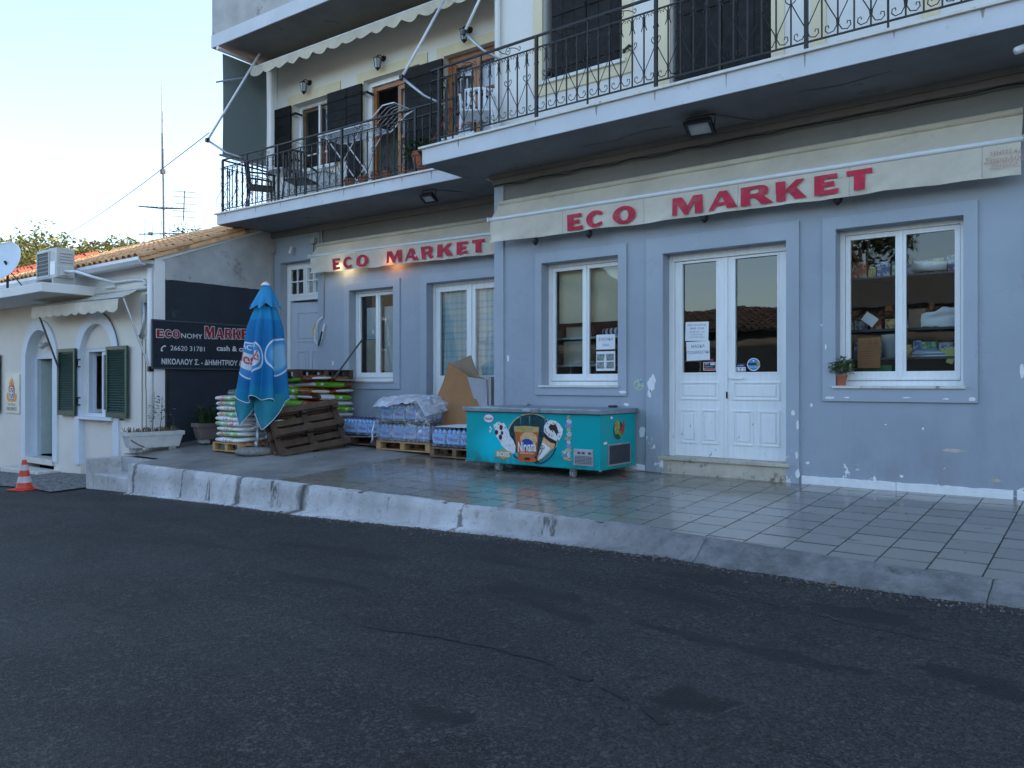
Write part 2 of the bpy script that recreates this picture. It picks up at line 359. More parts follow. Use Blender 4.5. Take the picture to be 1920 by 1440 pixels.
# tar-filled crack wandering across the street
MT['tar'] = mat('tar', (.008,.008,.009), .5, var=.2, bump=.3)
def street_pt(px, py, h=.004):
    return Vector((px, py, zs(px, py)+h))
def ribbon(pts, wd, name, mt, hfun, parent, seed=0, h=.004):
    mb = MB(); rnd = random.Random(seed); L = []
    for i in range(len(pts)-1):
        a, b = Vector(pts[i]), Vector(pts[i+1]); n = max(2, int((b-a).length/.05))
        for k in range(n): L.append(a.lerp(b, k/n))
    vs = []
    for i, q in enumerate(L):
        d = (L[min(i+1, len(L)-1)] - L[max(i-1, 0)]).normalized(); nn = Vector((-d.y, d.x)); off = (mnoise.noise(Vector((q.x*4, q.y*4, seed))))*.035
        w_ = wd*(.35+1.1*abs(mnoise.noise(Vector((q.x*6, q.y*6, seed+9)))))*(min(1, i/4, (len(L)-1-i)/4) if len(L) > 8 else 1)
        for s_ in (-1, 1):
            r = q + nn*(off + s_*w_); vs.append((r.x, r.y, hfun(r.x, r.y)+h))
    mb.add(vs, [(2*i, 2*i+2, 2*i+3, 2*i+1) for i in range(len(L)-1)]); return mb.build(name, mt, parent)
ribbon([(-3.75,-5.62),(-3.4,-5.55),(-3.14,-5.52),(-2.69,-5.50),(-2.4,-5.53),(-2.2,-5.58)], .026, 'tar_seam', MT['tar'], zs, street, 3)
ribbon([(-2.17,-5.60),(-2.08,-5.62),(-1.98,-5.65)], .035, 'tar_seam', MT['tar'], zs, street, 5)
ribbon([(-1.93,-5.67),(-1.8,-5.72),(-1.73,-5.75)], .03, 'tar_seam', MT['tar'], zs, street, 8)
ribbon([(-1.68,-5.78),(-1.55,-5.85),(-1.47,-5.91)], .04, 'tar_seam', MT['tar'], zs, street, 12)
# ---------------------------------------------------------------- terrace in front of the shop
m = NM('terrace_concrete'); p = m.pos()
col = m.mix(m.smooth(m.noise(p, 1.3, 6, .6), .35, .7), (.19,.18,.165), (.31,.30,.28)); col = m.mix(m.smooth(m.noise(p, 4, 6, .7), .56, .75, 0, .6), col, (.09,.08,.07))
m.set('Base Color', col); m.set('Roughness', m.lin(m.noise(p, 3, 3), .3, .7, .30, .55)); m.bump(m.noise(p, 18, 5), .15, .006); MT['terrace'] = m.mat
m = NM('floor_tile'); p = m.pos(); o = m.n('ObjectInfo', out=5)
col = m.mix(o, (.215,.198,.165), (.275,.253,.21)); col = m.mix(m.smooth(m.noise(p, 3, 6, .6), .45, .8, 0, .45), col, (.25,.24,.22))
col = m.mix(m.smooth(m.noise(m.scale(p, (1, 2.2, 1)), 3.4, 7, .72, .8), .62, .70, 0, .8), col, (.075,.066,.053))
ox_, oy_, oz_ = m.xyz(m.obj()); ed_ = m.math('MULTIPLY', m.smooth(m.math('ABSOLUTE', oy_), .146, .160), m.smooth(m.noise(p, 4, 4), .30, .60, .35, .85)); col = m.mix(ed_, col, (.045,.04,.032)); ed_ = m.smooth(m.math('ABSOLUTE', ox_), .153, .161, 0, .5); col = m.mix(ed_, col, (.045,.04,.032))
w1 = m.noise(p, 5, 5, .6, 1.5); crk = m.smooth(m.math('ABSOLUTE', m.math('SUBTRACT', w1, .5)), .004, .0, 0, .7)
crk = m.math('MULTIPLY', crk, m.smooth(m.noise(p, .9, 2), .46, .56)); col = m.mix(crk, col, (.06,.05,.04))
m.set('Base Color', col); m.set('Roughness', m.lin(m.noise(p, 2.3, 5, .65), .3, .7, .07, .24)); m.set('Specular IOR Level', .6); m.bump(m.noise(p, 2.2, 3), .06, .01); MT['tile'] = m.mat
TX0 = -8.58
def ytile(x): return -2.80 if x < -3.3 else -2.80-.21*min(1, (x+3.3)/2.2)
tb = MB()
gx = [-13.37,-12.9,-12.4,-12.15,-11.6,-11,-10.4,-9.8,-9.2,-8.8,TX0-.001,TX0,-8,-7.2,-6,-5,-4,-3.3,-3,-2.5,-2,-1.5,-1,-.5,0,2,4]; gy = [-3.02,-2.78,-2.36,-1.9,-1.4,-.9,-.4,.05,.5,1.05]
for i in range(len(gx)-1):
    for j in range(len(gy)-1):
        if gy[j] < -2.9 and gx[i] < -3.31: continue
        if gx[i+1] <= -12.14 and gy[j+1] <= -2.35: continue        # the step notch
        q = []
        for a, b in ((i, j), (i+1, j), (i+1, j+1), (i, j+1)): yv = gy[b] if gy[b] > -2.9 else min(-2.785, ytile(gx[a])+.02); q.append((gx[a], yv, zf(gx[a], yv) - (.012 if gx[a] >= TX0-1e-6 else 0)))
        tb.m = 1 if gx[i] >= TX0-1e-6 else 0; tb.add(q, [(0,1,2,3)])
terrace = tag(tb.build('terrace', [MT['terrace'], mat('grout', (.055,.05,.045), .9, world=True)], keep=True), 'raised concrete terrace with pale floor tiles in front of the shop', None, None, 'structure')
tmb = MB().box(-.161, .161, -.161, .161, -.012, 0); tproto = None; TS = .329; rnd = random.Random(11); nt = 0
slope = Matrix.Rotation(math.atan(.05), 4, 'X')
tm = None
for c in range(26):
    cx = TX0 + TS*(c+.5); yb = 0.0 if cx > -7.2 else .80; off = rnd.choice((0, .33, .5, .66))*TS
    yy = yb + off*0; edge = ytile(cx)-.004
    y1 = yb
    cut = [yb]; q = yb - (TS - off if off else TS)
    while q > edge + .05: cut.append(q); q -= TS
    cut.append(edge)
    for a, b in zip(cut[:-1], cut[1:]):
        ln = a-b
        if ln < .03: continue
        cy = (a+b)/2; sy = (ln-.010)/.322
        dz = rnd.uniform(-.0012, .0012)
        M = T(cx, cy, zf(cx, cy)+dz) @ slope @ RX(rnd.uniform(-.15,.15)) @ RY(rnd.uniform(-.15,.15)) @ Matrix.Diagonal((1, sy, 1, 1))
        if tm is None: tm = tmb.build('tile', MT['tile'], terrace, M=M, bevel=.0022)
        else: inst('tile', tm, terrace, M)
        nt += 1
# ---------------------------------------------------------------- kerb
m = NM('kerb_concrete'); p = m.pos(); x, y, z = m.xyz(p)
col = m.mix(m.smooth(m.noise(p, 1.4, 7, .65), .32, .68), (.40,.395,.385), (.64,.635,.625))
col = m.mix(m.smooth(m.noise(m.scale(p, (3.1, 3.1, .35)), 1.3, 8, .72, .3), .58, .66, 0, .9), col, (.07,.065,.055)); col = m.mix(m.smooth(m.noise(m.scale(p, (14, 14, 1.5)), 1.3, 5, .7), .60, .70, 0, .6), col, (.12,.12,.12))
col = m.mix(m.smooth(m.noise(p, 7, 8, .75), .52, .68, 0, .5), col, (.17,.16,.15)); col = m.mix(m.smooth(m.noise(m.scale(p, (1, 1, 3)), 3.2, 8, .75, .5), .60, .66, 0, .55), col, (.24,.23,.215))
wob_ = m.math('MULTIPLY', m.math('SUBTRACT', m.noise(m.scale(p, (9, 9, 6)), 1, 5, .7), .5), .22)
for sx_, sw_ in ((-9.22,.09),(-7.87,.14),(-11.98,.06),(-10.62,.03),(-5.3,.04)):
    col = m.mix(m.smooth(m.math('ADD', m.math('ABSOLUTE', m.math('SUBTRACT', x, sx_)), wob_), sw_, sw_*.2, 0, .75), col, (.055,.05,.04))
col = m.mix(m.smooth(x, -5.5, -2.6, 0, .85), col, m.mix(m.smooth(m.noise(p, 5, 8, .75), .3, .7), (.05,.05,.05), (.20,.197,.19)))
m.set('Base Color', col); m.set('Roughness', .85); m.bump(m.math('ADD', m.math('MULTIPLY', m.noise(p, 14, 8, .7), .7), m.math('MULTIPLY', m.noise(p, 90, 4, .6), .7)), .8, .016); MT['kerb'] = m.mat
def pw(x, tb_):
    for (a, va), (c, vc) in zip(tb_[:-1], tb_[1:]):
        if x <= c: return va if x <= a else va+(vc-va)*(x-a)/(c-a)
    return tb_[-1][1]
YO = [(-12.2,-2.90),(-9.1,-2.94),(-7.7,-3.04),(-4.8,-3.0),(-3.45,-3.07),(-2.8,-3.10),(-2.2,-3.17),(-1.7,-3.28),(-.9,-3.35),(0,-3.32),(4,-3.2)]
def kerb(x0, x1, ret=True):
    mb = MB(); n = int((x1-x0)/.025)
    def row(t):
        x = x0+(x1-x0)*t; s = max(0, min(1, (x+3.9)/1.7)); s = s*s*(3-2*s)
        e = lambda k: mnoise.noise(Vector((x*2.1, k*7.7, 0)))*.007 + mnoise.noise(Vector((x*13, k*3.3, 5)))*.009 + mnoise.noise(Vector((x*31, k*3.3, 9)))*.006
        top = zf(x, -2.8); yt = ytile(x); yo = pw(x, YO); zb = zs(x, yo)
        ch = max(0, mnoise.noise(Vector((x*5.3, 2.2, 7)))-.25)*.06          # broken bits of the arris
        return [(x, yt+.015+(.12 if x < -3.2 else 0), zf(x, yt)+.004+e(9)*.12), (x, yt-.005-.05*s+ch+e(1)*.6, zf(x, yt)+.004+e(2)*.3-ch*.2), (x, yt-.03-.08*s+e(3), top-.02-.012*s+e(4)*.6-ch), (x, yt-.055-.13*s+e(5)*.8, zb+(.6-.1*s)*(top-zb)+e(11)*.5),
                (x, yt-.075-.18*s+e(6)*.9, zb+.024+.012*s+e(12)*.5), (x, min(yo, yt-.11-.2*s)+e(7)*2.2, zs(x,yo)+.008+e(10)*.4), (x, min(yo, yt-.11-.2*s)-.08+e(8)*4, zs(x,yo)-.012)]
    rows = [row(i/n) for i in range(n+1)]; k = len(rows[0])
    mb.add([q for r in rows for q in r], [(i*k+j, (i+1)*k+j, (i+1)*k+j+1, i*k+j+1) for i in range(n) for j in range(k-1)])
    a, b = rows[0], rows[-1]
    mb.add(list(a)+[(x0, -2.5, a[0][2]-.5)], [tuple(range(k+1))]); mb.add(list(b)+[(x1, -2.5, b[0][2]-.5)], [tuple(range(k+1))[::-1]])
    return mb.build('kerb', MT['kerb'], terrace, smooth=True)
for a, b in ((-12.14,-7.90),(-7.855,-2.62),(-2.612,-.62),(-.612,4.0)): kerb(a, b)
# corner step at the left end
sb = MB(); sb.box(-13.62,-13.37,-2.84,-1.80,-.4,.352); sb.build('cheek_wall', MT['kerb'], terrace, bevel=.012)
sb = MB(); sb.box(-13.372,-12.12,-2.83,-2.36,-.4,.115); sb.build('step', MT['kerb'], terrace, bevel=.015)
sb = MB(); sb.box(-13.372,-12.12,-2.36,-2.30,-.4,.366); sb.build('riser', MT['gconc'], terrace)
sb = MB(); sb.box(-12.16,-12.10,-2.86,-2.30,-.4,.350); sb.build('riser', MT['kerb'], terrace, bevel=.01)
# cobbled strip in front of the white house
m = NM('cobbles'); p = m.pos(); vo = m.t.nodes.new('ShaderNodeTexVoronoi'); vo.feature = 'DISTANCE_TO_EDGE'; vo.inputs['Scale'].default_value = 5.5; m.t.links.new(m.scale(p, (1, 1.8, 1)), vo.inputs['Vector'])
e = m.smooth(vo.outputs['Distance'], .02, .09); col = m.mix(e, (.05,.05,.05), m.mix(m.noise(p, 4, 5), (.12,.12,.12), (.26,.255,.25))); m.set('Base Color', col); m.set('Roughness', .8); m.bump(e, .7, .02); MT['cobble'] = m.mat
pb = MB(); pb.grid(40, 8, lambda a, b: (-24+10.4*a, -3.35+1.6*b+.05*math.sin(a*23), zs(-24+10.4*a, -3.35+1.6*b)+.02))
tag(pb.build('pavement', MT['cobble'], keep=True), 'worn stone paving at the foot of the white house', None, None, 'structure')

# grit, sand and dry leaves gathered along the kerb
rk_ = random.Random(77); gm = MB()
for i in range(2600):
    x = rk_.uniform(-12.4, .2); yo = pw(x, YO); y = yo-.02-abs(rk_.gauss(0, .10))+.06*(rk_.random() < .4); s_ = rk_.uniform(.003, .009)*(1.7 if rk_.random() < .05 else 1); z = zs(x, y)+.006
    gm.add([(x-s_, y, z-s_*.6), (x+s_*.6, y-s_*.8, z-s_*.6), (x+s_*.7, y+s_*.7, z-s_*.6), (x, y, z+s_*rk_.uniform(.4, 1))], [(0,1,3),(1,2,3),(2,0,3)])
tag(gm.build('grit', mat('grit', (.16,.15,.13), .9, var=.5, vs=30)), 'fine grit and sand along the foot of the kerb', 'grit', None, 'stuff')
gm = MB()
for i in range(150):
    x = rk_.uniform(-12.3, .1); yo = pw(x, YO); on = rk_.random() < .35; y = (yo-.03-abs(rk_.gauss(0, .16))) if not on else rk_.uniform(-2.7, -.3); z = (zs(x, y)+.012) if not on else zf(x, y)+.004; a = rk_.random()*6.28; L = rk_.uniform(.012, .035)*(1 if not on else .6); w_ = L*.4; c, s_ = math.cos(a), math.sin(a); u_ = rk_.uniform(0, .012)
    gm.add([(x-c*L, y-s_*L, z), (x+s_*w_, y-c*w_, z+u_), (x+c*L, y+s_*L, z+u_*.4), (x-s_*w_, y+c*w_, z)], [(0,1,2),(0,2,3)])
tag(gm.build('leaf_litter', mat('dry_leaf', (.13,.08,.04), .9, var=.5, vs=20)), 'scattered dry leaves and scraps by the kerb and on the tiles', 'leaf litter', None, 'stuff')
ribbon([(-3.0,-3.75),(-2.0,-3.9),(-1.2,-4.15),(-.3,-4.3),(.4,-4.5)], .005, 'crack', MT['tar'], zs, street, 21, .003)
# ================================================================ the shop building
A_L = 2.4; ML = T(-7.2, .908, 0) @ RZ(A_L)          # frame of the set-back left wing: u along the wall, v into it
bld = thing('shop_building', 'blue-grey two-storey shop building with iron balconies and white shop windows', 'building', (-7, 3, .45))
ZS, ZB = 4.606, 4.852                                # balcony slab underside and top
def P(name, mb, mt, parent=bld, **k): return mb.build(name, mt, parent, **k)
# --- right wing, front wall
H_W1 = (-6.30,-5.09,1.555,3.262); H_D = (-4.452,-2.93,.40,3.21); H_WR = (-2.396,-1.185,1.555,3.267)
wl = MB().holes(-7.115, 10, .2, ZS, [H_W1, (H_D[0], H_D[1], .2, H_D[3]), H_WR], 0, .32); P('wall', wl, MT['wall'])
def ring(x0, x1, z0, z1, h, y0, y1, M=None): return MB(M).holes(x0, x1, z0, z1, [h], y0, y1)
P('surround', ring(-6.41,-4.965,1.44,3.40, H_W1, -.028, .006), MT['trim'], bevel=.004)
P('surround', ring(-4.685,-2.786,.40,3.415, (H_D[0], H_D[1], .40, H_D[3]), -.03, .006), MT['trim'], bevel=.004)
P('surround', ring(-2.536,-1.063,1.407,3.40, H_WR, -.028, .006), MT['trim'], bevel=.004)
P('corner_strip', MB().box(-7.14,-6.97,-.026,.9,.3,ZS-.16), MT['trim'], bevel=.005)
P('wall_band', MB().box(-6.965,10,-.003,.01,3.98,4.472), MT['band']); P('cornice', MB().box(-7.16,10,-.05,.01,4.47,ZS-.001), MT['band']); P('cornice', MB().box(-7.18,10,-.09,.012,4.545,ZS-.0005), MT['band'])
def skirt(x0, x1, seed):
    n = int((x1-x0)/.05); mb = MB(); q = []
    for i in range(n+1):
        x = x0+(x1-x0)*i/n; zt = .578+.012*mnoise.noise(Vector((x*5, seed, 0)))+.008*mnoise.noise(Vector((x*17, seed, 2)))
        q += [(x, .01, .3), (x, -.022+.004*mnoise.noise(Vector((x*9, 3, seed))), .3), (x, -.020, zt-.01), (x, .01, zt)]
    mb.add(q, [(4*i+j, 4*i+4+j, 4*i+5+j, 4*i+1+j) for i in range(n) for j in range(3)] + [(0,1,2,3), tuple(4*n+k for k in (3,2,1,0))])
    P('skirting', mb, MT['plaster'])
skirt(-2.76,-1.80,1); skirt(-1.795,-.77,2); skirt(-4.99,-4.70,3); skirt(-.74,1.2,4)
# upper storey of the right wing
H_U1 = (-6.29,-5.03,5.78,7.6); H_U2 = (-4.36,-3.10,4.80,7.5)
P('upper_wall', MB().holes(-7.115, 10, ZB-.2, 8.0, [H_U1, H_U2], 0, .32), MT['upper'])
P('surround', ring(-6.445,-4.885,5.585,7.8, H_U1, -.025, .006), MT['cream'])
P('surround', ring(-4.54,-2.955,4.70,7.7, H_U2, -.025, .006), MT['cream'])
P('surround', ring(-2.66,-1.4,5.05,7.7, (-2.5,-1.56,5.21,7.5), -.02, .006), MT['cream'])
P('drain_pipe', MB().tube([(-7.05,-.06,4.9),(-7.05,-.06,8.0)], .04, 8), MT['upper'])
def board_shutter(x0, x1, z0, z1, y, M=None, nb=3, parent=bld, horiz=False):
    """boarded shutter: the frame is the part, its boards are sub-parts"""
    f = MB(M); f.box(x0, x1, y+.012, y+.03, z0, z1)
    for zz in (z0+.16, (z0+z1)/2, z1-.16): f.box(x0+.02, x1-.02, y-.016, y-.004, zz-.03, zz+.03)
    s = P('shutter', f, MT['shutter'], parent)
    if horiz:
        n = max(4, int((z1-z0)/.17)); h = (z1-z0)/n
        for i in range(n): P('board', MB(M).box(x0, x1, y-.003-.003*random.random(), y+.011, z0+i*h+.003, z0+(i+1)*h-.003), MT['shutter'], s)
    else:
        w_ = (x1-x0)/nb
        for i in range(nb): P('board', MB(M).box(x0+i*w_+.003, x0+(i+1)*w_-.003, y-.003-.003*random.random(), y+.011, z0, z1), MT['shutter'], s)
    return s
board_shutter(-6.18,-5.62,5.80,7.58,.05); board_shutter(-5.61,-5.05,5.80,7.58,.05)
board_shutter(-4.30,-3.72,4.86,7.45,.05); board_shutter(-3.71,-3.13,4.86,7.45,.05)
for x in (-6.19,-5.0): P('shutter_catch', MB().tube([(x,-.03,5.86),(x+.05,-.07,5.87),(x+.09,-.06,5.90),(x+.15,-.06,5.88)], [.012,.018,.02,.008], 6).box(x-.02,x+.02,-.03,.01,5.84,5.9), MT['iron'])
P('window_ledge', MB().box(-6.36,-4.97,-.06,.1,5.73,5.775), MT['marble'], bevel=.005)
# --- left wing, lower wall
H_LD = (-5.94,-4.84,.3,3.985); H_LW = (-3.965,-2.86,1.625,3.305); H_LDD = (-2.08,-.45,.3,3.305)
P('wall', MB(ML).holes(-6.35, .25, .2, ZS, [H_LD, H_LW, H_LDD], 0, .32), MT['wall'])
P('surround', ring(-4.10,-2.70,1.50,3.445, H_LW, -.026, .006, ML), MT['trim'], bevel=.004)
P('surround', ring(-2.22,-.31,.30,3.452, (H_LDD[0], H_LDD[1], .30, H_LDD[3]), -.028, .006, ML), MT['trim'], bevel=.004)
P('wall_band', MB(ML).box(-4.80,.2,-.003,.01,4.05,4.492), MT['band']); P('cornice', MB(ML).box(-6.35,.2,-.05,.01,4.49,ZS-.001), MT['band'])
# --- left wing, upper wall
H_A = (-5.54,-4.37,5.70,7.035); H_B = (-3.59,-2.24,4.80,7.07); H_C = (-1.70,-.55,4.80,7.065)
P('upper_wall', MB(ML).holes(-6.33, .2, ZB-.2, 8.0, [H_A, H_B, H_C], 0, .32), MT['upper'])
P('corner_pillar', MB(ML).box(-6.36,-6.02,-.02,.34,ZB,8.0), MT['upper'])
for (x0, x1, z1, h) in ((-5.70,-4.207,7.218,H_A),(-3.75,-2.07,7.23,H_B),(-1.853,-.40,7.225,H_C)):
    P('surround', MB(ML).box(x0, x1, -.022, .005, h[3], z1).box(x0, h[0], -.022, .005, max(h[2], ZB)-.1, h[3]).box(h[1], x1, -.022, .005, max(h[2], ZB)-.1, h[3]), MT['cream'])
P('window_ledge', MB(ML).box(-5.66,-4.25,-.07,.1,5.655,5.70), MT['marble'])
# --- shell, floors and roof
P('floor_slab', MB().box(-13.2,10,.34,9,.2,.44), MT['grey'])
P('rear_wall', MB().box(-13.5,10.1,9,9.2,.2,8), MT['upper']); P('side_wall', MB().box(10,10.2,0,9.1,.2,8), MT['upper'])
P('side_wall', MB(ML).box(-6.34,-6.1,.31,8.4,.2,8.0), MT['whitewall'])
P('partition_wall', MB().box(-7.112,-6.9,.34,8.9,.45,4.58), MT['grey']); P('partition_wall', MB().box(-12.9,9.9,3.2,3.3,.46,4.57), MT['dgrey'])
P('upper_partition', MB().box(-13.0,9.9,2.6,2.7,4.87,7.95), MT['grey'])
# --- balcony slabs: right wing projects further and overlaps the left
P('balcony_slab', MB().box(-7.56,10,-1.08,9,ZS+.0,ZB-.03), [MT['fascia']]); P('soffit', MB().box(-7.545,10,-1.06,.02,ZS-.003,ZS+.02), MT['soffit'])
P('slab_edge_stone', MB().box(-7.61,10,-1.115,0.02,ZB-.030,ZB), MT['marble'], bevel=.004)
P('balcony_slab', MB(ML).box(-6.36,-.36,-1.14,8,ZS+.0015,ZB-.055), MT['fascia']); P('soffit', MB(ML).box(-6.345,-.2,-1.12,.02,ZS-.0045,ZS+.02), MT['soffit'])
P('slab_edge_stone', MB(ML).box(-6.415,-.37,-1.175,.02,ZB-.055,ZB-.027), MT['marble'], bevel=.004)
P('roof_slab', MB(ML).box(-6.54,.3,-1.14,8.3,8.003,8.24), MT['fascia']); P('roof_soffit', MB(ML).box(-6.52,.3,-1.12,.02,7.998,8.01), MT['soffit'])
P('raised_shade_wall', MB(ML).box(-6.53,.3,-1.128,-.88,8.235,11.2).box(-6.53,-6.28,-.88,8.3,8.235,11.2), MT['gconc']); P('raised_shade_roof', MB(ML).box(-6.55,.3,-1.15,8.4,11.2,11.4), MT['gconc'])  # grey concrete on the slab edge, its full height added to shade the houses opposite
P('raised_shade_wall', MB().box(-7.1,10.2,.0,9.2,8.0,11.2), MT['upper']); P('roof_slab', MB().box(-7.3,10.4,-.4,9.4,11.2,11.4), MT['fascia'])  # unseen storey and extra length added to keep the street in shade
# rust runs below the railing posts
for (M_, xs2, yv, zt) in ((I4, [-6.9,-5.64,-4.77,-4.02,-3.2,-2.4,-1.6,-.9], -1.0806, ZB-.034), (ML, [-6.1,-5.2,-4.5,-3.6,-2.9,-2.2,-1.6,-1.0], -1.1406, ZB-.06)):
    for x in xs2:
        h = random.uniform(.05,.16); w_ = random.uniform(.008,.018)
        P('rust_run', MB(M_).flat([(x-w_,zt),(x+w_,zt),(x+w_*.6,zt-h*.6),(x+.002,zt-h),(x-w_*.5,zt-h*.7)], yv), mat('rust', (.30,.28,.27), .8) if 'rust' not in MT else MT['rust'])
MT['rust'] = None
# ---------------------------------------------------------------- windows and doors
def casement(x0, x1, z0, z1, y, M=None, mt='whitewood', gl='glass', bot=.11, stile=.05, name='window', mull=(), parent=bld, sill=None):
    fr = .05; f = MB(M).holes(x0, x1, z0, z1, [(x0+fr, x1-fr, z0+fr, z1-fr)], y-.02, y+.07); wn_ = P(name, f, MT[mt], parent, bevel=.003)
    xm = (x0+x1)/2; a0, a1 = x0+fr+.004, x1-fr-.004
    for i, (a, b) in enumerate(((a0, xm-.002), (xm+.002, a1))):
        hz0, hz1 = z0+fr+.004+bot-.03, z1-fr-.004-stile
        s = MB(M).holes(a, b, z0+fr+.004, z1-fr-.004, [(a+stile, b-stile, hz0, hz1)], y-.008, y+.04); P('sash', s, MT[mt], wn_, bevel=.004)
        if mull:
            mm = MB(M)
            for k in mull: zz = hz0+(hz1-hz0)*k; mm.box(a+stile-.002, b-stile+.002, y-.002, y+.03, zz-.012, zz+.012)
            P('glazing_bar', mm, MT[mt], wn_)
        P('pane', MB(M).flat([(a+stile-.005, hz0-.005), (b-stile+.005, hz0-.005), (b-stile+.005, hz1+.005), (a+stile-.005, hz1+.005)], y+.018), MT[gl], wn_)
    P('cover_strip', MB(M).box(xm-.022, xm+.022, y-.022, y-.006, z0+fr+.03, z1-fr-.004), MT[mt], wn_, bevel=.004)
    if bot > .05: P('drip_rail', MB(M).box(a0, a1, y-.022, y-.009, z0+fr+.012, z0+fr+.04), MT[mt], wn_, bevel=.004)
    if sill: P('sill', MB(M).box(sill[0], sill[1], -.052, y+.02, sill[2]-.028, sill[2]), MT['marble'], wn_, bevel=.004)
    return wn_
W1 = casement(-6.30,-5.09,1.575,3.262,.17, sill=(-6.335,-5.07,1.575), bot=.13)
WR = casement(-2.396,-1.185,1.575,3.267,.17, sill=(-2.43,-1.165,1.575), bot=.13)
WL = casement(-3.965,-2.86,1.645,3.305,.17, ML, sill=(-4.0,-2.83,1.645), bot=.13)
DD = casement(-2.08,-.45,.56,3.305,.17, ML, bot=1.15, stile=.09)
WA = casement(-5.54,-4.37,5.70,7.035,.16, ML, mt='whitewood', bot=.08, stile=.01)
P('inner_frame', MB(ML).holes(-5.45,-4.46,5.79,6.95, [(-5.41,-4.98,5.83,6.91),(-4.93,-4.50,5.83,6.91)], .19, .23), MT['brownwood'], WA)
P('glazing_bar', MB(ML).box(-5.41,-4.98,.185,.2,6.42,6.45).box(-4.93,-4.5,.185,.2,6.42,6.45).box(-5.41,-4.98,.185,.2,6.05,6.08).box(-4.93,-4.5,.185,.2,6.05,6.08), MT['whitewood'], WA)
# balcony door, one leaf open inwards
bd = P('balcony_door', MB(ML).holes(-3.59,-2.24,ZB,7.07, [(-3.50,-2.33,ZB,6.98)], .10, .2), MT['whitewood'])
P('jamb', MB(ML).holes(-3.50,-2.33,ZB,6.98, [(-3.42,-2.41,ZB,6.90)], .14, .2), MT['brownwood'], bd)
P('leaf', MB(ML).holes(-2.90,-2.42,ZB+.02,6.89, [(-2.83,-2.49,5.5,5.95),(-2.83,-2.49,5.99,6.40),(-2.83,-2.49,6.44,6.82)], .15, .19), MT['brownwood'], bd)
P('curtain', MB(ML).grid(20, 1, lambda a, b: (-2.86+.40*a, .23+.02*math.sin(a*25), ZB+.1+1.9*b)), mat('net_curtain', (.72,.76,.82), .8), bd, smooth=True)
bd2 = P('balcony_door', MB(ML).holes(-1.70,-.55,ZB,7.065, [(-1.62,-.63,ZB,6.98)], .10, .2), MT['brownwood'])
for a, b in ((-1.62,-1.13),(-1.12,-.63)):
    P('leaf', MB(ML).holes(a, b, ZB+.02, 6.97, [(a+.07,b-.07,5.45,5.9),(a+.07,b-.07,5.94,6.40),(a+.07,b-.07,6.44,6.88)], .12, .16), MT['brownwood'], bd2)
P('curtain', MB(ML).grid(30, 1, lambda a, b: (-1.62+.99*a, .22+.02*math.sin(a*40), ZB+.1+1.98*b)), MT.setdefault('net', mat('net_curtain_blue', (.62,.68,.78), .8)), bd2, smooth=True)
for a, b, z0 in ((-6.02,-5.545,5.72),(-4.49,-3.985,5.72),(-3.97,-3.59,ZB+.02),(-2.53,-1.69,ZB+.02)):
    board_shutter(a, b, z0, 7.02, -.075, ML, horiz=True)
for x, z in ((-5.56,6.85),(-5.56,5.95),(-3.62,6.85)): P('hinge', MB(ML).box(x-.01,x+.14,-.05,-.03,z-.02,z+.02).box(x+.12,x+.14,-.05,.12,z-.02,z+.02), MT['iron'])
# shop entrance: two glazed and panelled leaves
sd_ = P('shop_door', MB().holes(-4.452,-2.93,.60,3.21, [(-4.385,-2.99,.60,3.125)], .15, .25), MT['whitewood'], bevel=.004)
for i, (a, b) in enumerate(((-4.38,-3.722),(-3.700,-2.995))):
    g0, g1 = (a+.10, b-.115) if i == 0 else (a+.10, b-.10)
    P('leaf', MB().holes(a, b, .70, 3.12, [(g0, g1, 1.735, 3.095-.005)], .175, .225), MT['whitewood'], sd_, bevel=.003)
    P('pane', MB().flat([(g0-.005,1.73),(g1+.005,1.73),(g1+.005,3.095),(g0-.005,3.095)], .205), MT['doorglass'], sd_)
    P('glazing_bead', MB().holes(g0-.02, g1+.02, 1.715, 3.11, [(g0, g1, 1.735, 3.09)], .168, .176), MT['whitewood'], sd_)
    mid = (g0+g1)/2
    for (x0, x1, z0, z1) in ((g0-.03, g1+.03, 1.40, 1.62), (g0-.03, mid-.03, .86, 1.28), (mid+.03, g1+.03, .86, 1.28)):
        P('panel_moulding', MB().holes(x0, x1, z0, z1, [(x0+.022, x1-.022, z0+.022, z1-.022)], .162, .1755), MT['whitewood'], sd_, bevel=.004)
        P('panel', MB().box(x0+.045, x1-.045, .166, .1756, z0+.045, z1-.045), MT['whitewood'], sd_, bevel=.008)
P('meeting_strip', MB().box(-3.724,-3.690,.155,.174,.70,3.12), MT['whitewood'], sd_, bevel=.004)
P('keyhole_plate', MB().box(-3.705,-3.685,.147,.156,1.42,1.50), MT['iron'], sd_)
P('door_pull', MB().tube([(-3.665,.17,1.665),(-3.66,.135,1.66),(-3.5,.135,1.655),(-3.49,.17,1.66)], .007, 6), MT['wmetal'], sd_)
P('door_step', MB().box(-4.50,-2.90,-.02,.3,.40,.655), MT['stepstone'], bevel=.006)
P('door_tread', MB().box(-4.52,-2.89,-.05,.32,.656,.698), MT['stepstone'], bevel=.008)
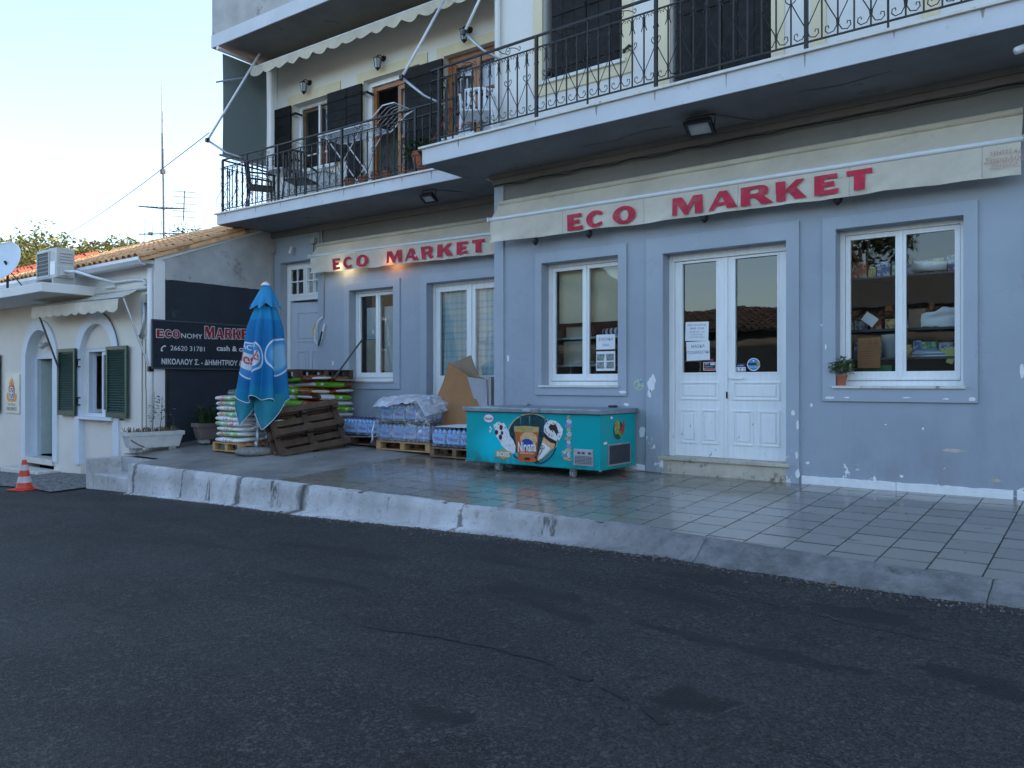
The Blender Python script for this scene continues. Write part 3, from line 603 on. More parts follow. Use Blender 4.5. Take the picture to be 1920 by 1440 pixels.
# left wing entrance: transom light over a panelled leaf standing ajar
ld = P('house_door', MB(ML).holes(-5.94,-4.84,.50,3.985, [(-5.86,-4.92,.55,3.24),(-5.86,-4.92,3.32,3.90)], .17, .27), MT['whitewood'], bevel=.004)
for a, b in ((-5.86,-5.395),(-5.385,-4.92)):
    xm = (a+b)/2; P('transom_sash', MB(ML).holes(a, b, 3.32, 3.90, [(a+.05,xm-.012,3.37,3.60),(xm+.012,b-.05,3.37,3.60),(a+.05,xm-.012,3.625,3.855),(xm+.012,b-.05,3.625,3.855)], .16, .21), MT['whitewood'], ld)
    P('pane', MB(ML).flat([(a+.04,3.36),(b-.04,3.36),(b-.04,3.86),(a+.04,3.86)], .19), MT['glass'], ld)
MD = ML @ T(-5.84,.20,0) @ RZ(10)
P('leaf', MB(MD).box(0,.92,0,.04,.56,3.21), MT['greywood'], ld, bevel=.003)
for (x0, x1, z0, z1) in ((.14,.78,2.42,3.02),(.14,.42,1.15,2.25),(.50,.78,1.15,2.25)):
    P('panel_moulding', MB(MD).holes(x0, x1, z0, z1, [(x0+.03,x1-.03,z0+.03,z1-.03)], -.016, -.001), MT['greywood'], ld, bevel=.005)
    P('panel', MB(MD).box(x0+.07, x1-.07, -.012, -.001, z0+.07, z1-.07), MT['greywood'], ld, bevel=.006)
# left window: frosted boards behind the glass; curtained double door
MT['frost'] = mat('frosted_board', (.42,.50,.52), .5, var=.08, vs=2); MT['kraft'] = mat('pale_carton', (.38,.36,.29), .8, var=.06)
P('backing_board', MB(ML).box(-3.80,-3.43,.27,.28,2.42,3.0), MT['frost'], WL); P('backing_board', MB(ML).box(-3.35,-2.93,.27,.28,2.42,3.0), MT['frost'], WL)
P('backing_board', MB(ML).box(-3.80,-3.43,.26,.29,1.75,2.41), MT['kraft'], WL); P('backing_board', MB(ML).box(-3.34,-2.93,.26,.29,1.75,2.42), MT['frost'], WL)
m = NM('plaid_curtain'); o_ = m.pos(); x, y, z = m.xyz(o_)
c1 = m.math('SINE', m.math('MULTIPLY', z, 62)); c2_ = m.math('SINE', m.math('MULTIPLY', z, 23)); k1 = m.smooth(c1, .1, .9, 0, .45); k2 = m.smooth(c2_, .3, .9, 0, .5)
col = m.mix(k1, (.50,.58,.60), (.24,.40,.50)); col = m.mix(k2, col, (.62,.62,.56)); m.set('Base Color', col); m.set('Roughness', .9); MT['plaid'] = m.mat
for a, b in ((-1.97,-1.30),(-1.23,-.55)):
    P('curtain', MB(ML).grid(60, 6, lambda s, t: (a+(b-a)*s+.01*math.sin(t*9+s*5), .26+.022*math.sin(s*38+math.sin(t*4)*.6)*(1-.3*t), .8+2.4*t)), MT['plaid'], DD, smooth=True)
for (a, b) in ((-1.97,-1.30),(-1.23,-.55)): P('lower_panel', MB(ML).box(a-.02,b+.02,.19,.205,.62,1.72), MT['whitewood'], DD)
# ---------------------------------------------------------------- iron railings
def spiral(cx, cz, r, turns, a0, sgn, n=9):
    return [(cx+sgn*r*(1-.6*i/n)*math.cos(a0+turns*2*math.pi*i/n), 0, cz+r*(1-.6*i/n)*math.sin(a0+turns*2*math.pi*i/n)) for i in range(n+1)]
BS = .148
bal_mb = MB().box(-.007,.007,-.007,.007,-.80,0)
mid_mb = MB().box(-.009,.009,-.009,.009,-.865,.135)
post_mb = MB().box(-.018,.018,-.018,.018,-.865,.135)
low = MB()                                # diamonds and curls between three bars
for s in (-1, 1):
    low.tube([(s*.004,0,-.385),(s*.030,0,-.37),(s*.052,0,-.345),(s*.056,0,-.315),(s*.040,0,-.300),(s*.024,0,-.312),(s*.030,0,-.330)], .0055, 4)
    low.tube([(s*.008,0,-.39),(s*.075,0,-.53),(s*.135,0,-.645),(s*.140,0,-.70),(s*.110,0,-.755),(s*.060,0,-.765),(s*.030,0,-.735),(s*.035,0,-.695),(s*.06,0,-.69),(s*.065,0,-.715)], .0055, 4)
top = MB()                                # small forks and curls hung below the middle rail
for s in (-1, 1):
    top.tube([(s*.008,0,-.13),(s*.026,0,-.175),(s*.034,0,-.20)], .006, 4)
    top.tube([(s*.012,0,-.105),(s*.016,0,-.05),(s*.045,0,-.02),(s*.064,0,-.035),(s*.055,0,-.055)], .005, 4)
top.box(-.013,.013,-.013,.013,-.14,-.10)
crest = MB(); crest.tube(ell3 := [(.035*math.cos(2*math.pi*i/12), 0, .068+.045*math.sin(2*math.pi*i/12)) for i in range(12)], .005, 4, closed=True)
crest.tube([(.03,0,.10),(.10,0,.085),(.15,0,.06),(.18,0,.03),(.20,0,.06),(.185,0,.085),(.165,0,.075)], .005, 4).tube([(-.03,0,.04),(-.10,0,.07),(-.16,0,.12),(-.21,0,.13)], .005, 4).tube([(-.02,0,.08),(.0,0,.06),(.02,0,.08)], .005, 4)
PR = {}
def railing(M, length, parent_name, flip=False, first_post=True, zt=5.88, phase=0):
    """rails are the part; balusters, posts and scrolls its sub-parts. M: local x along the rail, z up from 0"""
    f = MB(M); f.box(0,length,-.016,.016,zt-.012,zt+.012); f.box(0,length,-.010,.010,zt-.150,zt-.136); f.box(0,length,-.010,.010,zt-.945,zt-.930)
    rail = P(parent_name, f, MT['iron'])
    n = int(length/BS)
    def put(key, mb, x):
        Mx = M @ T(x, 0, zt-.14)
        if key not in PR: PR[key] = mb.build(key, MT['iron'], rail, M=Mx)
        else: inst(key, PR[key], rail, Mx)
    for i in range(n+1):
        x = i*BS
        if x > length: break
        k = (i+phase) % 11
        put('post' if k == 0 else 'standard' if k == 5 else 'baluster', post_mb if k == 0 else mid_mb if k == 5 else bal_mb, x)
        if (i+phase) % 2 == 1: put('scroll', low, x)
        put('finial', top, x)
        if k in (3, 8): put('crest', crest, x)
    return rail
railing(T(-7.43,-1.04,0), 8.0, 'railing', phase=10)
railing(T(-7.43,-1.04,0) @ RZ(90) , .30, 'railing', phase=2)
railing(ML @ T(-6.25,-1.09,0), 5.75, 'railing', zt=5.83, phase=0)
railing(ML @ T(-6.25,-1.09,0) @ RZ(90), 1.09, 'railing', zt=5.83, phase=1)
# ---------------------------------------------------------------- flaked patches with a shape of their own
def flake(x, z, rx, rz, y, M=None, seed=0, name='bare_patch', mt='plaster'):
    rnd = random.Random(seed*13.7+x*7+z*3); n = 18; ph = rnd.random()*9
    pts = [(x+rx*math.cos(2*math.pi*i/n)*(1+.55*mnoise.noise(Vector((math.cos(2*math.pi*i/n)*1.6+ph, math.sin(2*math.pi*i/n)*1.6, ph)))),
            z+rz*math.sin(2*math.pi*i/n)*(1+.55*mnoise.noise(Vector((math.cos(2*math.pi*i/n)*1.9, math.sin(2*math.pi*i/n)*1.9+ph, ph+4))))) for i in range(n)]
    P(name, MB(M).flat(pts, y), MT[mt])
Ys, Yw = -.0288, -.0012
for a in [(-6.905,1.96,.022,.05,Yw),(-4.60,1.60,.055,.10,-.0312),(-4.63,1.47,.03,.05,-.0312),(-5.02,1.49,.06,.018,Ys),(-4.75,.98,.045,.075,Yw),(-4.98,1.33,.04,.02,Yw),
          (-2.85,1.27,.025,.03,-.0312),(-2.80,1.14,.012,.06,-.0312),(-2.81,.80,.016,.04,-.0312),(-2.80,.60,.025,.05,-.0312),
          (-2.45,1.445,.06,.014,Ys),(-2.28,1.45,.03,.007,Ys),(-1.70,1.455,.04,.007,Ys),(-1.34,1.445,.03,.008,Ys),(-1.11,1.445,.036,.020,Ys),
          (-2.55,2.24,.014,.011,Yw),(-2.66,1.36,.015,.022,Yw),(-2.70,.72,.022,.016,Yw),(-1.75,.64,.018,.014,Yw),(-1.55,1.14,.010,.014,Yw),(-1.9,1.17,.014,.007,Yw),(-.70,1.72,.02,.07,Yw),(-2.5,2.0,.008,.03,Ys)]:
    if a[2] > 0: flake(*a)
flake(-1.28,.93,.10,.018,Yw,mt='stepstone'); flake(-.92,.66,.05,.015,Yw,mt='stepstone')
for a in [(-2.12,2.03,.02,.045,-.0012),(-2.09,1.50,.016,.03,-.0012),(-4.42,1.98,.022,.05,-.0012),(-2.11,1.62,.01,.012,-.0012)]: flake(*a, M=ML)

# cables clipped along the wall under the soffit
t_ = thing('cable', 'thin black cable clipped along the shop wall under the balcony', 'cable', (-3.5,-.06,4.43)); MB().tube([(-7.1+.25*i,-.062,4.445+.012*math.sin(i*2.3)-.006*(i % 3)) for i in range(32)], .008, 5).build('cable', MT['black'], t_)
t_ = thing('cable', 'pale cable hanging down the set-back corner beside the wall pillar', 'cable', (-7.2,.5,4.0)); MB().tube([ML @ Vector((-.35,-.03,4.48)), ML @ Vector((-.37,-.03,4.1)), ML @ Vector((-.36,-.03,3.6))], .008, 5).build('cable', MT['grey'], t_)
for i, (M_, pts, yv) in enumerate(((I4,[(-5.4,-.5),(-4.9,-.42),(-4.5,-.55),(-4.1,-.5)],0),(ML,[(-1.6,-.35),(-1.2,-.42),(-.9,-.36),(-.6,-.40)],0),(I4,[(-2.6,-.7),(-2.2,-.62),(-1.7,-.7)],0))):
    mb = MB(M_); vs = []
    for k in range(len(pts)*6-5):
        a = k/6; q = min(int(a), len(pts)-2); f_ = a-q; x = pts[q][0]+(pts[q+1][0]-pts[q][0])*f_; y = pts[q][1]+(pts[q+1][1]-pts[q][1])*f_+.02*mnoise.noise(Vector((x*9, i, 0))); w_ = .004+.012*abs(mnoise.noise(Vector((x*7, 3, i))))
        vs += [(x, y-w_, ZS-.0065), (x, y+w_, ZS-.0065)]
    mb.add(vs, [(2*k, 2*k+1, 2*k+3, 2*k+2) for k in range(len(vs)//2-1)]); P('soffit_crack', mb, MT['black'])
# ================================================================ lettering (heavy flared capitals)
GL = {
 'E': (1.12, [[(0,0),(1.10,0),(1.12,.26),(.46,.21),(.46,.41),(.92,.385),(.92,.635),(.46,.61),(.46,.80),(1.07,.75),(1.05,1),(0,1)]]),
 'C': (1.30, [ell(.66,.5,.66,.52,26,42,318) + [(1.12,.30)] + ell(.70,.5,.30,.30,20,318,42)[1:-1] + [(1.10,.72)]]),
 'O': (1.52, [ell(.76,.5,.76,.52,30), ell(.76,.5,.30,.33,24)[::-1]]),
 'M': (1.80, [[(0,0),(.27,0),(.27,.62),(.72,0),(.92,0),(1.34,.64),(1.34,0),(1.80,0),(1.80,1),(1.24,1),(.93,.48),(.56,1),(0,1)]]),
 'A': (1.68, [[(0,0),(.30,0),(.44,.22),(1.00,.22),(1.10,0),(1.68,0),(1.06,1),(.62,1)], [(.54,.40),(.74,.76),(.92,.40)]]),
 'R': (1.68, [[(0,0),(.50,0),(.50,.40),(.70,.40),(1.06,0),(1.68,0),(1.18,.43),(1.38,.52),(1.46,.70),(1.40,.86),(1.22,.97),(1.0,1),(0,1)], [(.50,.58),(.50,.83),(.84,.83),(.95,.77),(.97,.68),(.92,.61),(.84,.58)]]),
 'K': (1.60, [[(0,0),(.50,0),(.50,.36),(.64,.47),(1.00,0),(1.62,0),(1.04,.63),(1.50,1),(1.06,1),(.50,.56),(.50,1),(0,1)]]),
 'T': (1.22, [[(.36,0),(.88,0),(.88,.79),(1.22,.74),(1.22,1),(0,1),(0,.74),(.36,.79)]]),
}
GM = {}
def glyph(ch):
    if ch not in GM: GM[ch] = outline_mesh(GL[ch][1])
    return GM[ch]
def letter(ch, x0, x1, z0, z1, y, M, parent, mt):
    wd = GL[ch][0]; vs, fs = glyph(ch)
    mb = MB(M); mb.add([(x0+(x1-x0)*x/wd, y, z0+(z1-z0)*z) for x, z in vs], fs); return mb.build('letter', MT[mt], parent)
# ================================================================ shop awnings
def awning(name, label, x0, x1, zb0, zb1, zw, pr, M, lets, vh):
    """x0..x1 along the wall, bar at y=-pr and height zb, cloth from the wall at zw"""
    Bx = (M if M else I4)
    t = thing('awning', label, 'awning', Bx @ Vector(((x0+x1)/2, -pr/2, zb0-vh)))
    zb = lambda a: zb0+(zb1-zb0)*a
    def cl(a, b):
        sag = -.045*math.sin(math.pi*b)*(1+.8*mnoise.noise(Vector((a*14+b*2, b, 1)))) + .034*mnoise.noise(Vector((a*26, b*2, 2)))*math.sin(math.pi*min(1, b*1.1))
        return (x0+(x1-x0)*a, -.02-(pr-.02)*b, zw+(zb(a)-zw)*b+sag)
    MB(M).grid(120, 8, cl).build('canopy_cloth', MT['canvas'], t, smooth=True)
    def vy(x, z):
        a = (x-x0)/(x1-x0); b = max(0, (zb(a)-.03-z)/(vh-.03))
        return -pr-.012-.050*mnoise.noise(Vector((a*15+b*1.3, b*.8, 7)))*b-.03*math.exp(-a*(x1-x0)*2.5)*math.sin(6*b+a*30)*b-.010*math.sin(a*47+b)*b*b-.020*mnoise.noise(Vector((a*42+b*2.2, b*1.5, 3)))*b
    MB(M).grid(160, 10, lambda a, b: (lambda x, z: (x, vy(x, z), z))(x0+.02+(x1-x0-.02)*a, zb(a)-.03-(vh-.03)*b-.022*mnoise.noise(Vector((a*9, 1, 1)))*b)).build('valance', MT['canvas'], t, smooth=True)
    for k in range(1, int((x1-x0)/1.2)+1):
        xs1 = x0+1.2*k+.05
        if xs1 < x1-.1: MB(M).tube([(xs1, vy(xs1, zb((xs1-x0)/(x1-x0))-.03-(vh-.035)*q/6)-.0015, zb((xs1-x0)/(x1-x0))-.03-(vh-.035)*q/6) for q in range(7)], .0025, 4).build('seam', MT['greycard'], t)
    n = 12
    MB(M).tube([(x0-.02+(x1-x0+.04)*i/n, -pr, zb(i/n)) for i in range(n+1)], .030, 8).build('front_bar', MT['wmetal'], t, smooth=True)
    MB(M).box(x0-.028,x0-.012,-pr-.034,-pr+.034,zb0-.034,zb0+.034).build('end_cap', MT['wmetal'], t)
    for a in (.12,.5,.88):
        x = x0+(x1-x0)*a; MB(M).tube([(x,-.01,zw-.12),(x+.2,-.10,zw-.2),(x+.05,-pr+.02,zb(a)-.02)], .014, 6).build('folding_arm', MT['wmetal'], t)
    MB(M).tube([(x0+.03,-.05,zw-.03),(x1,-.05,zw-.03)], .035, 8).build('roller', MT['canvas'], t, smooth=True)
    for ch, a, b, z0, z1 in lets:
        wd = GL[ch][0]; vs, fs = glyph(ch); lm = MB(M); lm.add([(lambda x, z: (x, vy(x, z)-.021, z))(a+(b-a)*x/wd, z0+(z1-z0)*z) for x, z in vs], fs); lm.build('letter', MT['red'], t)
    return t
lr = []
zl = lambda x: .20*0+3.607+(-.0006)*(x+5.7)
for ch, a, b in (('E',-5.715,-5.476),('C',-5.422,-5.140),('O',-5.028,-4.704),('M',-4.203,-3.822),('A',-3.752,-3.392),('R',-3.362,-2.993),('K',-2.965,-2.630),('E',-2.550,-2.301),('T',-2.223,-1.971)):
    lr.append((ch, a, b, 3.605, 3.815))
AR = awning('awning', 'long beige awning with red shop name over the panelled entrance doors', -7.05,-.69, 3.925,3.875, 4.215, .235, None, lr, .33)
ll = []
for ch, a, b in (('E',-4.19,-3.98),('C',-3.90,-3.665),('O',-3.575,-3.265),('M',-2.81,-2.47),('A',-2.40,-2.09),('R',-2.03,-1.74),('K',-1.67,-1.335),('E',-1.26,-1.02),('T',-.94,-.69)):
    ll.append((ch, a, b, 3.68, 3.885))
AL = awning('awning', 'shorter beige awning with red shop name over the curtained set-back doors', -4.83,-.28, 3.995,3.955, 4.25, .19, ML, ll, .33)
mk = MB(); flat2d(mk, text_mesh('TENTEΣ κ.λ.', .05, .004), -.276, T(-.935,0,3.75)); flat2d(mk, text_mesh('Σαραλής', .075, .002, shear=.3), -.276, T(-.99,0,3.675)); flat2d(mk, text_mesh('IΩANNINA', .045, .002), -.276, T(-.93,0,3.625)); mk.build('maker_mark', mat('faint_red_mark', (.52,.30,.26), .7), AR)
# ---------------------------------------------------------------- lanterns that hang below the right awning, lit bulbs under the left one
def hook_lamp(x, y, z, label):
    t = thing('wall_lantern', label, 'lantern', (x, y, z), 'small black lanterns under the long awning')
    MB().lathe([(.02,.10),(.045,.085),(.05,.06),(.042,.03),(.02,.01),(.012,0)], 6, T(x, y, z)).build('cage', MT['iron'], t); MB().tube([(x,y,z+.09),(x,y+.02,z+.15),(x,-.01,z+.17)], .01, 5).build('bracket', MT['iron'], t)
for x, l in ((-6.28,'first small black lantern from the building corner, below the long awning'),(-5.42,'second small black lantern from the corner, under the awning letter C'),(-3.83,'third small black lantern from the corner, above the entrance doors'),(-2.33,'fourth small black lantern from the corner, above the wide window')): hook_lamp(x, -.19, 3.49, l)
def lit(u, z, c, e, label):
    p0 = ML @ Vector((u, -.10, z)); t = thing('wall_light', label, 'lamp', p0)
    mm = NM('bulb'); mm.set('Base Color', c); mm.set('Emission Color', c); mm.set('Emission Strength', 5.0)
    MB().lathe([(.006,.07),(.02,.06),(.03,.03),(.024,.008),(.006,0)], 10, T(p0)).build('bulb', mm.mat, t, smooth=True); MB().lathe([(.02,.11),(.02,.065)], 8, T(p0)).build('socket', MT['iron'], t)
    MB().tube([p0+Vector((0,0,.10)), p0+Vector((0,.05,.14)), ML @ Vector((u,0,z+.15))], .008, 5).build('bracket', MT['iron'], t)
    ld_ = bpy.data.lights.new('bulb_light', 'POINT'); ld_.energy = e; ld_.color = c; ld_.shadow_soft_size = .03
    lo = bpy.data.objects.new('bulb_light', ld_); link(lo, t, T(p0+Vector((0,-.06,.03))))
lit(-4.02, 3.69, (1,.74,.40), .55, 'lit warm white bulb under the shorter awning near the house door')
lit(-2.78, 3.69, (1,.34,.08), .28, 'lit orange bulb under the shorter awning above the frosted window')
# floodlights under the balconies
def flood(x, y, z, rz, s, label):
    t = thing('floodlight', label, 'floodlight', (x, y, z)); M = T(x, y, z) @ RZ(rz) @ RX(-28)
    MB(M).holes(-.15*s,.15*s,-.11*s,.11*s, [(-.115*s,.115*s,-.085*s,.085*s)], -.03, .015, RX(90)).build('housing', MT['black'], t)
    MB(M).box(-.116*s,.116*s,-.086*s,.086*s,-.012,.0).build('lens', MT['lens'], t); MB(M).box(-.12*s,.12*s,-.09*s,.09*s,.001,.05).build('heat_sink', MT['black'], t)
    MB(T(x, y, z) @ RZ(rz)).tube([(-.16*s,0,.0),(-.16*s,.02,.13),(.16*s,.02,.13),(.16*s,0,0)], .008, 4).build('bracket', MT['iron'], t)
    MB(T(x, y, z)).bar((.12*s,.06,ZS-.012-z),(.42*s,.55*s,ZS-.012-z),.03,.02).build('cable_duct', MT['soffit'], t)
flood(-3.68,-.66,4.46,6,1.05,'black LED floodlight under the balcony above the entrance doors'); flood(-8.42,-.05,4.47,6,.8,'smaller black LED floodlight under the set-back balcony')
# carriage lanterns on the upper wall
def lantern(u, z, label):
    p0 = ML @ Vector((u, 0, z)); t = thing('carriage_lantern', label, 'lantern', p0, 'black carriage lanterns on the upper wall')
    MB(ML).lathe([(.055,0),(.055,.02)], 8, T(u+.03,-.001,z+.10) @ RX(90)).build('back_plate', MT['iron'], t)
    MB(ML).tube([(u+.03,-.02,z+.10),(u+.02,-.09,z+.14),(u,-.13,z+.12),(u,-.13,z+.09)], .010, 6).build('arm', MT['iron'], t)
    MB(ML).lathe([(.008,.12),(.02,.10),(.075,.07),(.082,.06)], 6, T(u,-.13,z)).build('hood', MT['iron'], t)
    g = MB(ML)
    for k in range(6):
        a = math.pi/3*k; g.tube([(u+.072*math.cos(a),-.13+.072*math.sin(a),z+.06),(u+.045*math.cos(a),-.13+.045*math.sin(a),z-.10)], .006, 4)
    g.build('cage', MT['iron'], t); MB(ML).lathe([(.066,.06),(.040,-.10)], 6, T(u,-.13,z)).build('glass', MT['frost'], t); MB(ML).lathe([(.048,-.10),(.03,-.12),(.008,-.15)], 6, T(u,-.13,z)).build('foot', MT['iron'], t)
for u, l in ((-5.09,'black carriage lantern on the wall above the shuttered balcony window'),(-3.13,'black carriage lantern above the open balcony door'),(-1.18,'black carriage lantern above the curtained balcony door')): lantern(u, 7.27, l)
t = thing('security_camera', 'white bullet security camera under the balcony at the far right end', 'camera', (-.62,-.86,4.48))
MB().lathe([(.03,0),(.035,.02),(.035,.16)], 10, T(-.68,-.90,4.46) @ RZ(30) @ RY(70)).build('housing', MT['wmetal'], t, smooth=True); MB().tube([(-.58,-.86,4.50),(-.56,-.84,4.6)], .014, 6).build('mount', MT['wmetal'], t)
t = thing('security_camera', 'small white bullet camera beside the house door on the set-back wall', 'camera', ML @ Vector((-5.52,-.1,4.17)))
MB(ML).lathe([(.025,0),(.032,.02),(.032,.15)], 10, T(-5.52,-.12,4.12) @ RX(-25)).build('housing', MT['wmetal'], t, smooth=True); MB(ML).tube([(-5.52,-.10,4.24),(-5.52,.0,4.26)], .014, 6).build('mount', MT['wmetal'], t)
# wall pipes, boxes, the looped cable
t = thing('conduit', 'grey conduit pipe running down the set-back wall beside the house door', 'pipe', ML @ Vector((-4.65,-.03,2.8)))
MB(ML).tube([(-4.66,-.025,2.85),(-4.66,-.025,4.0),(-4.70,-.03,4.4),(-4.70,-.03,4.49)], .016, 6).build('pipe', MT['grey'], t)
MB(ML).tube([(-4.66,-.03,2.86),(-4.74,-.06,2.80),(-4.84,-.08,2.62),(-4.83,-.08,2.42),(-4.76,-.06,2.32),(-4.68,-.05,2.45),(-4.63,-.05,2.62),(-4.60,-.04,2.72)], .015, 6).build('cable_loop', MT['paper'], t)
MB(ML).tube([(-4.755,-.062,2.318),(-4.70,-.066,2.42),(-4.645,-.066,2.58)], .017, 6).build('black_cable', MT['black'], t); MB(ML).tube([(-4.80,-.09,2.74),(-4.848,-.098,2.62),(-4.84,-.098,2.5)], .017, 6).build('yellow_tape', mat('yellow_tape', (.55,.40,.08), .5), t)
t = thing('junction_box', 'pale junction box above the end of the shorter awning', 'box', ML @ Vector((-4.92,-.05,4.3))); MB(ML).box(-4.98,-4.86,-.07,0,4.26,4.38).build('box', MT['kraft'], t, bevel=.006); MB(ML).tube([(-4.92,-.03,4.26),(-4.93,-.03,4.1),(-4.90,-.03,4.02)], .008, 5).build('cable', MT['black'], t)
t = thing('junction_box', 'grey junction box in the corner beside the dark blue gable wall', 'box', ML @ Vector((-6.12,-.05,4.2))); MB(ML).box(-6.17,-6.06,-.07,0,4.20,4.34).build('box', MT['grey'], t, bevel=.006); MB(ML).tube([(-6.14,-.03,4.20),(-6.14,-.04,3.7),(-6.12,-.05,3.3),(-6.10,-.06,3.05)], .012, 5).build('cable', MT['grey'], t)
# ================================================================ notices and stickers on the glass
def notice(name, label, x, z, w_, h, y, rot, lines, mt='paper', M=None, cat='notice', ink='ink'):
    M0 = (M if M else I4) @ T(x, y, z) @ RY(rot); t = thing(name, label, cat, M0.translation)
    MB(M0).box(-w_/2,w_/2,0,.0015,-h/2,h/2).build('sheet', MT[mt], t)
    mb = MB(M0)
    for s, size, zz, *bo in lines: flat2d(mb, text_mesh(s, size, bo[0] if bo else 0, 1, 'CENTER'), -.0012, T(0,0,zz))
    if lines: mb.build('print', MT[ink], t)
    return t
notice('paper_notice','white sheet with opening hours, upper of two on the left door pane',-4.100,2.245,.305,.235,.196,1.5,[('ΩΡΕΣ ΛΕΙΤΟΥΡΓΙΑΣ',.026,.068,.001),('08:00 - 21:00',.034,.025,.001),('ΚΥΡΙΑΚΗ 08:30 - 14:30',.02,-.015),('ΕΥΧΑΡΙΣΤΟΥΜΕ',.02,-.048),('ΓΙΑ ΤΗΝ ΠΡΟΤΙΜΗΣΗ',.02,-.08)])
notice('paper_notice','white sheet asking for masks, lower of two on the left door pane',-4.085,2.003,.305,.235,.196,-1.5,[('ΜΑΣΚΑ',.05,.04,.001),('ΥΠΟΧΡΕΩΤΙΚΗ',.048,-.035,.001)])
notice('paper_notice','white sheet reading school supplies taped inside the narrower shop window',-5.395,2.155,.29,.20,.183,0,[('ΣΧΟΛΙΚΑ',.05,.02,.001),('ΕΙΔΗ',.042,-.055,.001)])
t = notice('photo_notice','sheet with four small photographs below the school supplies notice',-5.395,1.90,.29,.26,.183,0,[])
MT['photo1'] = mat('photo_print', (.22,.25,.24), .5, var=.8, vs=22); 
for i, (x, z) in enumerate(((-5.47,1.95),(-5.33,1.95),(-5.47,1.845),(-5.33,1.845))): MB().flat([(x-.06,z-.045),(x+.06,z-.045),(x+.06,z+.045),(x-.06,z+.045)], .1815).build('photograph', MT['photo1'], t)
MB().flat([(-5.42,1.82),(-5.38,1.82),(-5.38,1.95),(-5.42,1.95)], .180).build('bottle_picture', MT['offwhite'], t)
MT['stred'] = mat('sticker_red', (.40,.03,.03), .4); MT['stnavy'] = mat('sticker_navy', (.02,.03,.12), .4); MT['stblue'] = mat('sticker_blue', (.03,.25,.52), .4); MT['gold'] = mat('gold_print', (.42,.30,.09), .35, var=.3, vs=10)
MT['stdark'] = mat('sticker_dark', (.02,.03,.05), .4)
t = thing('payment_sticker','dark sticker with red edge on the left door pane beside the meeting stile','sticker',(-3.93,.2,1.81))
MB().box(-4.015,-3.85,.198,.200,1.76,1.86).build('card', MT['offwhite'], t); MB().flat([(-4.008,1.785),(-3.857,1.785),(-3.857,1.853),(-4.008,1.853)], .1972).build('dark_field', MT['stdark'], t); MB().flat([(-4.008,1.765),(-3.857,1.765),(-3.857,1.783),(-4.008,1.783)], .1972).build('red_band', MT['stred'], t)
MB().flat([(-3.925,1.825),(-3.868,1.825),(-3.868,1.848),(-3.925,1.845)], .1962).build('white_mark', MT['offwhite'], t); flat2d(MB(), text_mesh('777', .035, .002), .1962, T(-3.998,0,1.824)).build('print', MT['offwhite'], t); flat2d(MB(), text_mesh('accepted here', .018), .1962, T(-3.998,0,1.80)).build('print', MT['offwhite'], t)
t = thing('small_sticker','small red and blue sticker just above the dark payment sticker','sticker',(-3.92,.2,1.88)); MB().box(-3.96,-3.885,.198,.200,1.882,1.900).build('red_half', MT['stred'], t); MB().box(-3.96,-3.885,.1981,.2001,1.865,1.8815).build('blue_half', MT['stnavy'], t)
t = thing('card_sticker','blue and white bank card sticker on the right door pane','sticker',(-3.54,.2,1.79)); MB().box(-3.603,-3.482,.198,.200,1.795,1.838).build('blue_field', MT['stnavy'], t); MB().box(-3.603,-3.482,.1981,.2001,1.745,1.7945).build('white_field', MT['offwhite'], t); flat2d(MB(), text_mesh('cardlink', .024, .001), .1965, T(-3.585,0,1.808)).build('print', MT['offwhite'], t)
for i, (x, z, mt_) in enumerate(((-3.585,1.78,'stblue'),(-3.543,1.78,'stdark'),(-3.50,1.78,'stblue'),(-3.585,1.757,'stnavy'),(-3.543,1.757,'stred'),(-3.50,1.757,'stblue'))): MB().flat(ell(x,z,.012,.007,10), .1965).build('card_mark', MT[mt_], t)
t = thing('round_sticker','round blue sticker with a black band on the right door pane','sticker',(-3.385,.2,1.83))
MB().flat(ell(-3.385,1.825,.078,.076,32), .1985).build('white_rim', MT['offwhite'], t); MB().flat(ell(-3.385,1.825,.068,.066,32), .1975).build('blue_disc', MT['stblue'], t); MB().flat([(-3.452,1.818),(-3.318,1.818),(-3.318,1.843),(-3.452,1.843)], .1965).build('black_band', MT['black'], t)
MB().flat(ell(-3.328,1.83,.022,.021,16), .1955).build('gold_seal', MT['gold'], t); flat2d(MB(), text_mesh('SOLD HERE', .026, .002, 1, 'CENTER'), .1955, T(-3.385,0,1.785)).build('print', MT['offwhite'], t); MB().flat(ell(-3.385,1.868,.011,.011,12), .1955).build('white_mark', MT['offwhite'], t)
# faded flower sticker on the wall beside the freezer
t = thing('flower_sticker','torn flower sticker on the wall between freezer and entrance doors','sticker',(-4.80,-.003,1.6))
MT['flower'] = mat('flower_print', (.45,.50,.38), .6, var=.6, vs=40, c2=(.10,.30,.42), thr=(.5,.56), s2=22)
rq = random.Random(3); MB().flat([(-4.80+.075*math.cos(2*math.pi*i/16)*(1+rq.uniform(-.25,.2)), 1.585+.085*math.sin(2*math.pi*i/16)*(1+rq.uniform(-.25,.2))) for i in range(16)], -.0016).build('print', MT['flower'], t)
